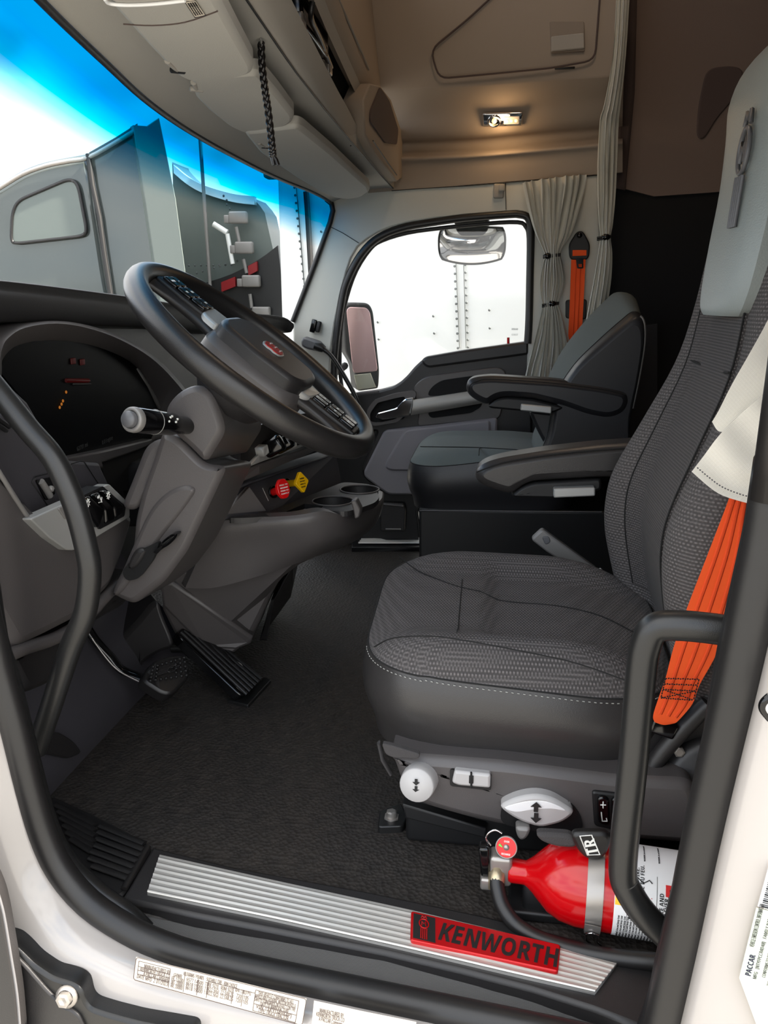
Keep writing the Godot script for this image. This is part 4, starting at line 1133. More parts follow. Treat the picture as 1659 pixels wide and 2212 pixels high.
	var rk := [[Vector3(-.69, .5572, -.3115), Vector3(-.69, .5577, -.34), Vector3(-.69, .5254, -.3832), Vector3(-.69, .5195, -.3894), Vector3(-.69, .4928, -.361)], [Vector3(-.69, .5573, -.345), Vector3(-.69, .5567, -.3728), Vector3(-.69, .518, -.4229), Vector3(-.69, .492, -.4278), Vector3(-.69, .4929, -.3919), Vector3(-.69, .5203, -.3932)], [Vector3(-.69, .5571, -.3783), Vector3(-.69, .5548, -.3996), Vector3(-.69, .5103, -.4648), Vector3(-.69, .4931, -.4576), Vector3(-.69, .4928, -.4318), Vector3(-.69, .5166, -.4284)]]
	for q in rk:
		st = sf()
		prism(st, rp(q, 0.006), Vector3(-0.02, 0, 0), 0.004)
		part("rocker_switch", st, M.black_gloss, sp)
	for q in [[Vector3(-.688, .5492, -.3243), 0], [Vector3(-.688, .546, -.3685), 1], [Vector3(-.688, .5443, -.4009), 2]]:
		st = sf()
		var c: Vector3 = q[0]
		if q[1] != 1:
			for k in 8:
				var a := TAU * k / 8
				tube(st, [c + Vector3(0, sin(a), cos(a)) * 0.004, c + Vector3(0, sin(a), cos(a)) * 0.0075], 0.0009, 4)
			var rg := []
			for k in 12: rg.append(c + Vector3(0, sin(TAU * k / 12), cos(TAU * k / 12)) * 0.0035)
			tube(st, rg, 0.0009, 4, true)
		else:
			tube(st, [c + Vector3(0, 0.007, 0.003), c + Vector3(0, -0.008, -0.006)], 0.0009, 4)
			tube(st, [c + Vector3(0, -0.006, 0.006), c + Vector3(0, -0.007, -0.004), c + Vector3(0, 0.001, -0.007)], 0.0009, 4)
			tube(st, [c + Vector3(0, 0.006, 0.006), c + Vector3(0, 0.002, 0.007)], 0.0015, 4)
		part("switch_symbol", st, M.print_white, sp)
	st = sf()
	prism(st, rp([Vector3(-.697, .5596, -.243), Vector3(-.697, .5597, -.2549), Vector3(-.697, .5433, -.27), Vector3(-.697, .5335, -.265)], 0.006), Vector3(-0.006, 0, 0), 0.001)
	part("finger_dimple", st, M.grip_grey, sp)
	# knee panel
	st = sf()
	prism(st, rp([Vector3(-.715, .7158, -.0521), Vector3(-.715, .6478, -.1256), Vector3(-.715, .5635, -.1837), Vector3(-.715, .5472, -.2648), Vector3(-.715, .5366, -.3933), Vector3(-.715, .4985, -.5051), Vector3(-.715, .467, -.5549), Vector3(-.715, .4511, -.5565), Vector3(-.715, .3986, -.4995), Vector3(-.715, .356, -.4427), Vector3(-.715, .3391, -.3247), Vector3(-.715, .354, -.2009), Vector3(-.715, .3657, -.1185), Vector3(-.715, .4641, -.0655), Vector3(-.715, .5491, -.0179)], 0.02), Vector3(-0.14, 0, 0), 0.018)
	part("knee_panel", st, M.dash, d)
	st = sf()
	tube(st, cr([Vector3(-.714, .6537, -.1136), Vector3(-.714, .6009, -.1509), Vector3(-.714, .5542, -.1854)], 3), 0.004, 8)
	part("edge_bead", st, M.grip_grey, d)
	st = sf()
	prism(st, rp([Vector3(-.73, .3551, -.1159), Vector3(-.73, .3497, -.1674), Vector3(-.73, .3313, -.2507), Vector3(-.73, .3231, -.3566), Vector3(-.73, .3245, -.4119), Vector3(-.73, .338, -.4836), Vector3(-.73, .3285, -.5916), Vector3(-.73, .3154, -.6622), Vector3(-.73, .2849, -.5163), Vector3(-.73, .3003, -.3794), Vector3(-.73, .2754, -.3301), Vector3(-.73, .2556, -.2208), Vector3(-.73, .2716, -.1547), Vector3(-.73, .3242, -.129)], 0.02), Vector3(-0.1, 0, 0), 0.014)
	part("lower_lip", st, M.dash_dark, d)
	st = sf()
	tube(st, cr([Vector3(-.722, .3735, -.0468), Vector3(-.722, .3628, -.1068), Vector3(-.722, .3542, -.1545), Vector3(-.722, .3351, -.2368), Vector3(-.722, .3276, -.3329), Vector3(-.722, .3397, -.4173), Vector3(-.722, .3461, -.4782)], 4), 0.011, 10)
	part("lower_roll", st, M.dash, d)
	# gap under the screen, left of the column
	st = sf()
	prism(st, [Vector3(-.81, .5578, -.6197), Vector3(-.81, .5493, -.8942), Vector3(-.81, .5265, -1.1737), Vector3(-.81, .3771, -1.1495), Vector3(-.81, .4844, -.6822), Vector3(-.81, .5067, -.6463)], Vector3(-0.01, 0, 0))
	part("recess", st, M.dark, d)
	# centre switch bank
	var sb := [Vector3(-.5401, .5352, -.72), Vector3(-.5156, .5499, -.78), Vector3(-.4356, .5405, -1.1), Vector3(-.3804, .5441, -1.2), Vector3(-.3758, .5997, -1.25), Vector3(-.4893, .628, -.85), Vector3(-.5369, .6056, -.72)]
	st = sf()
	prism(st, sb, Vector3(-0.12, 0, 0))
	part("centre_face", st, M.dash_dark, d)
	st = sf()
	prism(st, [Vector3(-.5274, .5387, -.74), Vector3(-.5125, .5549, -.77), Vector3(-.485, .5492, -.9), Vector3(-.4397, .5432, -1.12), Vector3(-.4374, .5335, -1.12), Vector3(-.4539, .5342, -1.05), Vector3(-.5133, .5363, -.77), Vector3(-.5255, .5336, -.74)], Vector3(-0.02, 0, 0), 0.002)
	var cb := part("centre_bezel", st, M.silver_paint, d)
	for q in [[Vector3(-.5147, .5702, -.765), Vector3(-.5062, .576, -.78), Vector3(-.5027, .5575, -.78), Vector3(-.5106, .5508, -.77)], [Vector3(-.4912, .5644, -.9), Vector3(-.4761, .5658, -.92), Vector3(-.4733, .546, -.92), Vector3(-.4874, .5425, -.9)]]:
		st = sf()
		prism(st, mv(q, Vector3(0.012, 0, 0)), Vector3(-0.03, 0, 0), 0.003)
		part("post", st, M.silver_paint, cb)
	for q in [[578,966,-0.8], [600,958,-0.86]]:
		pass
	for c in [Vector3(-.4994, .5654, -.8), Vector3(-.4941, .5625, -.86)]:
		st = sf()
		rbox(st, c + Vector3(0.012, 0.004, 0), Vector3(0.05, 0.04, 0.03), 0.01, Basis(Vector3(0, 0, 1), 0.5))
		part("rocker_switch", st, M.black_gloss, cb)
	st = sf()
	prism(st, [Vector3(-.5406, .523, -.72), Vector3(-.5134, .5332, -.77), Vector3(-.4351, .5275, -1.12), Vector3(-.4295, .5132, -1.14), Vector3(-.5143, .5091, -.77), Vector3(-.5468, .4993, -.72)], Vector3(-0.03, 0, 0), 0.003)
	part("centre_band", st, M.dash, d)
	# valve panel
	st = sf()
	prism(st, [Vector3(-.581, .409, -.7), Vector3(-.563, .4854, -.72), Vector3(-.533, .4961, -.76), Vector3(-.4229, .484, -1.2), Vector3(-.4052, .3754, -1.2), Vector3(-.4992, .4014, -.77)], Vector3(-0.05, 0, -0.0), 0.004)
	var vp := part("valve_panel", st, M.dash_blue, d)
	st = sf()
	prism(st, [Vector3(-.5736, .4342, -.7), Vector3(-.5289, .487, -.745), Vector3(-.4979, .4285, -.765)], Vector3(-0.01, 0, 0), 0.002)
	part("facet", st, M.dash, vp)
	lines("raised_edge", [[Vector3(-.508, .4799, -.77), Vector3(-.4953, .4507, -.77)], [Vector3(-.4308, .4609, -1.18), Vector3(-.42, .4154, -1.18)]], 0.001, M.grip_grey, vp)
	knob(d, Vector3(-.4901, .4651, -.8), Vector3(-.4648, .4791, -.77), true)
	knob(d, Vector3(-.4831, .4614, -.9), Vector3(-.4442, .4747, -.86), false)
	st = sf()
	var sx := Vector3(0.9, 0.25, 0.35).normalized()
	lathe(st, Vector3(-.4453, .4425, -1.12), sx, [[0.0, 0.001], [0.011, 0.001], [0.0115, 0.004], [0.014, 0.005], [0.015, 0.0]], 18)
	part("power_socket", st, M.black_gloss, vp)
	st = sf()
	lathe(st, Vector3(-.4453, .4425, -1.12), sx, [[0.0105, 0.004], [0.012, 0.0055], [0.0135, 0.004]], 18)
	part("socket_ring", st, M.steel, vp)
	st = sf()
	rbox(st, Vector3(-0.83, 0.455, -1.3), Vector3(0.32, 0.15, 1.1), 0.02)
	part("inner_block", st, M.dark, d)
	console_tray()
	column()
	wheel()
	pedals()

# air brake knob: stem and a plate, eight-sided red or diamond yellow
func knob(d: Node3D, root: Vector3, tip: Vector3, red: bool) -> void:
	var ax := (tip - root).normalized()
	var st := sf()
	var face := Vector3(0.86, 0.22, 0.46).normalized()
	tube(st, [root - ax * 0.01, tip], 0.0085 if red else 0.008, 12)
	var k := part("trailer_brake_knob" if red else "parking_brake_knob", st, M.red_plastic if red else M.yellow_plastic, d)
	k.set_meta("label", "red eight-sided air brake knob with white lettering" if red else "yellow diamond air brake knob with small lettering")
	st = sf()
	lathe(st, root - ax * 0.006, face, [[0.0, 0.001], [0.011, 0.0], [0.012, 0.004], [0.014, 0.003], [0.014, 0.0]], 16)
	part("collar", st, M.black_gloss, k)
	var r := Vector3(0.5, 0, -0.86).normalized()
	var u := face.cross(r) * -1.0
	if u.y < 0: u = -u
	var o := []
	if red:
		for i in 8: o.append(tip + r * cos(TAU * (i + 0.5) / 8) * 0.0195 + u * sin(TAU * (i + 0.5) / 8) * 0.0235)
	else:
		for q in [[1.0, 0.0], [0.0, 1.0], [-1.0, 0.0], [0.0, -1.0]]: o.append(tip + r * q[0] * 0.0225 + u * q[1] * 0.026)
	st = sf()
	prism(st, mv(rp(o, 0.005), face * 0.008), face * -0.008, 0.0015)
	part("plate", st, M.red_plastic if red else M.yellow_plastic, k)
	st = sf()
	var lines := ["PULL TO", "TRAILER AIR SUPPLY", "PUSH TO", "SUPPLY"] if red else ["PARKING", "BRAKE", "PUSH TO", "RELEASE"]
	for i in 4: letters(st, lines[i], tip + face * 0.0085 + u * (0.0085 - 0.0065 * i), r, u, 0.003, 0.0004, true, true, 0.024 if red else 0.018 - 0.003 * absf(i - 1.5))
	part("lettering", st, M.print_white if red else M.print_black, k)

func console_tray() -> void:
	var d := thing("console_tray", "dark lower console with cup holders, standing on the engine cover beside the pedals", "console")
	var c := CSGCombiner3D.new()
	c.name = "tray_top"
	d.add_child(c, true)
	var o := [Vector3(-.5701, .43, -.6888), Vector3(-.508, .43, -.737), Vector3(-.4941, .43, -.7512), Vector3(-.3821, .43, -1.0777), Vector3(-.3097, .43, -1.0599), Vector3(-.2856, .43, -.9998), Vector3(-.2669, .43, -.9234), Vector3(-.2699, .43, -.8675), Vector3(-.3023, .43, -.802), Vector3(-.3236, .43, -.7741), Vector3(-.3837, .43, -.7869), Vector3(-.4445, .43, -.7334), Vector3(-.5266, .43, -.6947)]
	var poly := CSGPolygon3D.new()
	poly.name = "top_plate"
	var pv := PackedVector2Array()
	for p in rp(o, 0.02): pv.append(Vector2(p.x, -p.z))
	if Geometry2D.is_polygon_clockwise(pv): pv.reverse()
	poly.polygon = pv
	poly.depth = 0.012
	poly.material = M.dash_dark
	poly.transform = Transform3D(Basis(Vector3(1, 0, 0), Vector3(0, 0, -1), Vector3(0, 1, 0)), Vector3(0, 0.43, 0))
	c.add_child(poly)
	for q in [Vector3(-.3272, .43, -.9994), Vector3(-.3698, .43, -.8722)]:
		var cy := CSGCylinder3D.new()
		cy.name = "cup_hole"
		cy.radius = 0.047; cy.height = 0.14; cy.sides = 32
		cy.operation = CSGShape3D.OPERATION_SUBTRACTION
		cy.material = M.black
		cy.position = q + Vector3(0, 0.005, 0)
		c.add_child(cy, true)
	var bx := CSGPolygon3D.new()
	bx.name = "bin_hole"
	pv = PackedVector2Array()
	for p in [Vector3(-.4545, .43, -.7565), Vector3(-.4291, .43, -.8371), Vector3(-.3812, .43, -.8259), Vector3(-.3837, .43, -.7869)]: pv.append(Vector2(p.x, -p.z))
	if Geometry2D.is_polygon_clockwise(pv): pv.reverse()
	bx.polygon = pv
	bx.depth = 0.1
	bx.material = M.black
	bx.operation = CSGShape3D.OPERATION_SUBTRACTION
	bx.transform = Transform3D(Basis(Vector3(1, 0, 0), Vector3(0, 0, -1), Vector3(0, 1, 0)), Vector3(0, 0.46, 0))
	c.add_child(bx)
	var st := sf()
	for q in [Vector3(-.3265, .431, -.9951), Vector3(-.369, .431, -.8682)]:
		var rg := []
		for k in 28: rg.append(q + Vector3(cos(TAU * k / 28), 0, sin(TAU * k / 28)) * 0.048)
		tube(st, rg, 0.002, 6, true)
	part("cup_rim", st, M.dash, d)
	for q in [Vector3(-.3272, .43, -.9994), Vector3(-.3698, .43, -.8722)]:
		st = sf()
		lathe(st, q, Vector3(0, -1, 0), [[0.0465, 0.004], [0.044, 0.07], [0.04, 0.074], [0.0, 0.074]], 32)
		part("cup_well", st, M.dash_dark, d)
	# swept front of the tray and the engine cover below
	st = sf()
	var lipt := [Vector3(-.6229, .4085, -.7), Vector3(-.5759, .4203, -.705), Vector3(-.5003, .4279, -.71), Vector3(-.4193, .4346, -.715), Vector3(-.3633, .4395, -.74), Vector3(-.3266, .4183, -.79), Vector3(-.3023, .4052, -.9), Vector3(-.2753, .4044, -1), Vector3(-.2843, .4022, -1.1)]
	var lip0 := [Vector3(-.6237, .3927, -.7), Vector3(-.5753, .3987, -.7), Vector3(-.4997, .4085, -.705), Vector3(-.4186, .4153, -.71), Vector3(-.3627, .4179, -.735), Vector3(-.3259, .4015, -.785), Vector3(-.2968, .3918, -.9), Vector3(-.2718, .3928, -1), Vector3(-.2795, .3925, -1.1)]
	var lip1 := [Vector3(-.6411, .3359, -.71), Vector3(-.5877, .3435, -.71), Vector3(-.506, .3544, -.72), Vector3(-.4249, .36, -.73), Vector3(-.3667, .3671, -.75), Vector3(-.3273, .359, -.82), Vector3(-.3001, .3544, -.92), Vector3(-.2828, .3515, -1.02), Vector3(-.2895, .3525, -1.12)]
	var lip2 := [Vector3(-.682, .2544, -.72), Vector3(-.6168, .2575, -.72), Vector3(-.5331, .2799, -.73), Vector3(-.4659, .297, -.76), Vector3(-.3995, .3146, -.8), Vector3(-.3534, .3095, -.9), Vector3(-.3246, .3072, -1), Vector3(-.3089, .3068, -1.1), Vector3(-.3159, .3026, -1.2)]
	sheet(st, spline_rows([lipt, lip0, lip1, lip2], 4, 5), Vector3(-0.02, 0, -0.03))
	part("front", st, M.dash, d)
	st = sf()
	prism(st, [Vector3(-.7499, .2609, -.74), Vector3(-.6876, .286, -.74), Vector3(-.5137, .3047, -.74), Vector3(-.438, .317, -.78), Vector3(-.3886, .3206, -.8), Vector3(-.456, .2712, -.85), Vector3(-.4992, .2345, -.86), Vector3(-.5271, .186, -.86), Vector3(-.5549, .1211, -.86), Vector3(-.583, .0752, -.85), Vector3(-.6164, .0446, -.84), Vector3(-.6847, .064, -.82), Vector3(-.7455, .0932, -.8), Vector3(-.7582, .1793, -.76)], Vector3(-0.05, 0, -0.5), 0.01)
	part("engine_cover", st, M.dash, d)
	st = sf()
	prism(st, [Vector3(-.7461, .2567, -.73), Vector3(-.716, .2626, -.73), Vector3(-.5646, .0956, -.83), Vector3(-.5744, .0715, -.84), Vector3(-.6067, .0593, -.83), Vector3(-.6809, .0686, -.81), Vector3(-.753, .1949, -.75)], Vector3(-0.02, 0, -0.2), 0.008)
	part("cover_toe", st, M.dash, d)
	st = sf()
	prism(st, [Vector3(-.5744, .0201, -.98), Vector3(-.5435, .1421, -.95), Vector3(-.51, .2063, -.93), Vector3(-.4828, .2471, -.92), Vector3(-.5174, .145, -1.05), Vector3(-.5309, .1074, -1.08), Vector3(-.5991, .0101, -1)], Vector3(-0.05, 0, -0.3), 0.005)
	part("cover_side", st, M.dash_dark, d)
	st = sf()
	prism(st, rp([Vector3(-.3092, .458, -.765), Vector3(-.2979, .4604, -.765), Vector3(-.2868, .4378, -.765), Vector3(-.29, .4209, -.765), Vector3(-.3003, .4163, -.765), Vector3(-.3023, .4331, -.765)], 0.005), Vector3(0, 0, -0.03), 0.003)
	part("notch_trim", st, M.dash, d)

func column() -> void:
	var d := thing("steering_column", "dark grey steering column shroud with a stalk and a tilt lever", "steering column")
	var st := sf()
	prism(st, rp([Vector3(-.5779, .6989, -.41), Vector3(-.5594, .7234, -.41), Vector3(-.5349, .7398, -.41), Vector3(-.5096, .7449, -.41), Vector3(-.4897, .7293, -.41), Vector3(-.4742, .6911, -.41), Vector3(-.4689, .6636, -.41), Vector3(-.489, .6337, -.41), Vector3(-.5083, .6059, -.41), Vector3(-.533, .6326, -.41), Vector3(-.554, .6503, -.41), Vector3(-.5716, .6672, -.41)], 0.014), Vector3(0.0, -0.03, -0.24), 0.012)
	part("upper_shroud", st, M.dash, d)
	st = sf()
	prism(st, rp([Vector3(-.5872, .6615, -.418), Vector3(-.5572, .6489, -.418), Vector3(-.5121, .6034, -.418), Vector3(-.4714, .5994, -.418), Vector3(-.4903, .5635, -.418), Vector3(-.5173, .5112, -.418), Vector3(-.5548, .4397, -.418), Vector3(-.6036, .3764, -.418), Vector3(-.6653, .3283, -.418), Vector3(-.6886, .3355, -.418), Vector3(-.7097, .3474, -.418), Vector3(-.6842, .3891, -.418), Vector3(-.6588, .4443, -.418), Vector3(-.6501, .4978, -.418), Vector3(-.6327, .5506, -.418), Vector3(-.6064, .611, -.418)], 0.014), Vector3(-0.01, -0.03, -0.2), 0.012)
	part("lower_shroud", st, M.dash, d)
	st = sf()
	prism(st, rp([Vector3(-.6221, .632, -.43), Vector3(-.5913, .6479, -.43), Vector3(-.5606, .6419, -.43), Vector3(-.5935, .592, -.43), Vector3(-.6272, .5393, -.43), Vector3(-.6492, .5088, -.43), Vector3(-.6793, .5131, -.43), Vector3(-.6495, .5733, -.43)], 0.02), Vector3(-0.04, -0.02, -0.1), 0.01)
	part("side_cover", st, M.dash, d)
	st = sf()
	prism(st, rp([Vector3(-.5228, .5588, -.412), Vector3(-.5481, .5665, -.412), Vector3(-.5856, .55, -.412), Vector3(-.6197, .5144, -.412), Vector3(-.6489, .4572, -.412), Vector3(-.6811, .3931, -.412), Vector3(-.7086, .3478, -.412), Vector3(-.6907, .3432, -.412), Vector3(-.6462, .4001, -.412), Vector3(-.5967, .4663, -.412), Vector3(-.5454, .5273, -.412)], 0.03), Vector3(-0.01, 0, -0.06), 0.008)
	part("arched_rib", st, M.dash, d)
	st = sf()
	prism(st, rp([Vector3(-.6775, .3974, -.405), Vector3(-.64, .4402, -.405), Vector3(-.5987, .4595, -.405), Vector3(-.6146, .4234, -.405), Vector3(-.6442, .3863, -.405), Vector3(-.6681, .3797, -.405)], 0.01), Vector3(0, 0, -0.02))
	part("lever_slot", st, M.dark, d)
	st = sf()
	prism(st, rp([Vector3(-.6631, .414, -.4), Vector3(-.6465, .4432, -.4), Vector3(-.6321, .4455, -.4), Vector3(-.6236, .4406, -.4), Vector3(-.6398, .415, -.4), Vector3(-.6532, .4037, -.4), Vector3(-.662, .4051, -.4)], 0.014), Vector3(0, 0, -0.03), 0.006)
	part("slot_flap", st, M.dash_dark, d)
	st = sf()
	prism(st, rp([Vector3(-.6104, .4425, -.39), Vector3(-.5996, .4464, -.39), Vector3(-.5915, .4624, -.39), Vector3(-.5731, .477, -.39), Vector3(-.5591, .4793, -.39), Vector3(-.5631, .4705, -.39), Vector3(-.578, .456, -.39), Vector3(-.5944, .4466, -.39), Vector3(-.602, .4376, -.39)], 0.008), Vector3(0, 0, -0.025), 0.006)
	part("tilt_lever", st, M.black_gloss, d)
	# stalk
	var a := Vector3(-.5301, .666, -.44)
	var b := Vector3(-.5748, .7026, -.27)
	var ax := (b - a).normalized()
	var L := a.distance_to(b)
	st = sf()
	lathe(st, a, ax, [[0.013, -0.02], [0.014, 0.0], [0.016, L * 0.32], [0.0185, L * 0.38], [0.0195, L * 0.42], [0.0205, L * 0.72], [0.0205, L * 0.93], [0.019, L * 0.96]], 28)
	var sk := part("stalk", st, M.black_gloss, d)
	st = sf()
	lathe(st, a, ax, [[0.0205, L * 0.93], [0.021, L * 0.95], [0.0205, L * 0.985], [0.0185, L], [0.0145, L], [0.0142, L * 0.985]], 28)
	part("end_ring", st, M.grip_grey, sk)
	st = sf()
	lathe(st, a, ax, [[0.0135, L * 0.98], [0.0135, L * 1.03], [0.012, L * 1.05], [0.0, L * 1.055]], 24)
	part("end_button", st, M.stalk_grey, sk)
	st = sf()
	lathe(st, a, ax, [[0.0206, L * 0.66], [0.0212, L * 0.665], [0.0206, L * 0.67]], 28)
	part("ring_line", st, M.silver_paint, sk)
	st = sf()
	var sd := ax.cross(Vector3(0, 1, 0)).normalized()
	if sd.x < 0: sd = -sd
	var nn := (Vector3(0, 0.45, 0) + sd * 0.9).normalized()
	var vv := nn.cross(ax).normalized()
	for k in 5:
		rbox(st, a + ax * (L * (0.44 + 0.035 * k)) + (nn + vv * (0.3 * sin(k * 2.0))).normalized() * 0.0196, Vector3(0.0035, 0.0035, 0.0045), 0.001)
	part("stalk_symbol", st, M.print_white, sk)
	st = sf()
	rbox(st, a + ax * 0.012, Vector3(0.045, 0.055, 0.03), 0.012, Basis(Vector3(0, 0, 1), 0.3))
	part("stalk_boss", st, M.dash, d)

func wheel() -> void:
	var c := Vector3(-0.4306, 0.7811, -0.496)
	var u := Vector3(-0.788, 0.6157, 0)
	var n := Vector3(0.6157, 0.788, 0)
	var z := Vector3(0, 0, 1)
	var d := thing("steering_wheel", "black leather steering wheel with button pods and a red emblem on the hub", "steering wheel")
	var st := sf()
	var rows := []
	for i in 96:
		var a := TAU * i / 96
		var e := u * cos(a) + z * sin(a)
		var row := []
		for j in 16:
			var b := TAU * j / 16
			row.append(c + e * (0.242 + cos(b) * 0.0195) + n * sin(b) * 0.0225)
		rows.append(row)
	grid(st, rows, true, true)
	part("rim", st, M.leather_rim, d)
	# hub
	st = sf()
	var hub := []
	for q in [[-0.112, -0.05], [-0.092, -0.083], [-0.012, -0.095], [0.072, -0.083], [0.09, -0.05], [0.09, 0.05], [0.072, 0.083], [-0.012, 0.095], [-0.092, 0.083], [-0.112, 0.05]]: hub.append(c + u * q[0] + z * q[1] + n * 0.012)
	prism(st, rp(hub, 0.03), n * -0.055, 0.02)
	part("hub_base", st, M.dash, d)
	st = sf()
	hub = []
	for q in [[-0.104, -0.042], [-0.086, -0.076], [-0.012, -0.086], [0.066, -0.076], [0.082, -0.042], [0.082, 0.042], [0.066, 0.076], [-0.012, 0.086], [-0.086, 0.076], [-0.104, 0.042]]: hub.append(c + u * q[0] + z * q[1] + n * 0.034)
	prism(st, rp(hub, 0.016), n * -0.03, 0.009)
	var pad := part("airbag_pad", st, M.dash_dark, d)
	# emblem, turned with the wheel
	var ec := c + u * -0.014 + z * 0.005 + n * 0.0345
	st = sf()
	var sh := []
	for q in [[-0.5, 0.9], [-0.2, 1.15], [0.0, 0.95], [0.2, 1.15], [0.5, 0.9], [0.62, 0.3], [0.62, -0.3], [0.45, -1.0], [-0.45, -1.0], [-0.62, -0.3], [-0.62, 0.3]]: sh.append(ec + z * q[1] * 0.02 * 1.0 + u * q[0] * 0.034 + n * 0.003)
	prism(st, sh, n * -0.003, 0.0006)
	var em := part("emblem", st, M.silver_paint, pad)
	em.set_meta("label", "small silver and red emblem")
	st = sf()
	prism(st, mv(inset(sh, 0.003), n * 0.0012), n * -0.0012)
	part("emblem_enamel", st, M.badge_red, em)
	st = sf()
	for k in 3: rbox(st, ec + u * (k - 1) * 0.011 - z * 0.011 + n * 0.0046, Vector3(0.003, 0.0015, 0.012), 0.0006, Basis(u, n, z))
	part("emblem_bar", st, M.silver_paint, em)
	# spokes with button pods
	for s in [1, -1]:
		st = sf()
		var r := []
		for k in 7:
			var t := k / 6.0
			var x := lerpf(0.08, 0.232, t)
			var hw := lerpf(0.05, 0.058, t * t) - 0.018 * sin(PI * t)
			var row := []
			for j in 14:
				var a := TAU * j / 14
				row.append(c + u * x * s + z * cos(a) * hw + n * (sin(a) * lerpf(0.016, 0.011, t) - 0.004))
			r.append(row)
		grid(st, r, true)
		var sp := part("spoke", st, M.dash_dark, d)
		st = sf()
		prism(st, rp([c + u * s * 0.078 - z * 0.045 + n * 0.017, c + u * s * 0.128 - z * 0.04 + n * 0.017, c + u * s * 0.12 + z * 0.03 + n * 0.014, c + u * s * 0.078 + z * 0.05 + n * 0.017], 0.012), n * -0.012, 0.004)
		part("spoke_trim", st, M.silver_paint, sp)
		for k in 3:
			for h in 2:
				st = sf()
				rbox(st, c + u * s * (0.137 + 0.031 * k) - z * (0.008 - 0.026 * h + 0.012) + n * 0.013, Vector3(0.029, 0.012, 0.024), 0.003, Basis(u, n, z))
				var bt := part("button", st, M.black_gloss, sp)
				st = sf()
				letters(st, ["SET", "RES", "+", "-", "OK", "MODE"][k + h * 3], c + u * s * (0.137 + 0.031 * k) - z * (0.008 - 0.026 * h + 0.012) + n * 0.0193, -z * 1.0, u, 0.0045, 0.0004)
				part("button_print", st, M.print_white, bt)
		st = sf()
		rbox(st, c + u * s * 0.168 - z * 0.007 + n * 0.0075, Vector3(0.108, 0.01, 0.062), 0.004, Basis(u, n, z))
		part("button_frame", st, M.black, sp)
	st = sf()
	lathe(st, c - n * 0.03, -n, [[0.085, 0], [0.088, 0.02], [0.075, 0.05], [0.06, 0.07]], 28)
	part("hub_neck", st, M.dash_dark, d)

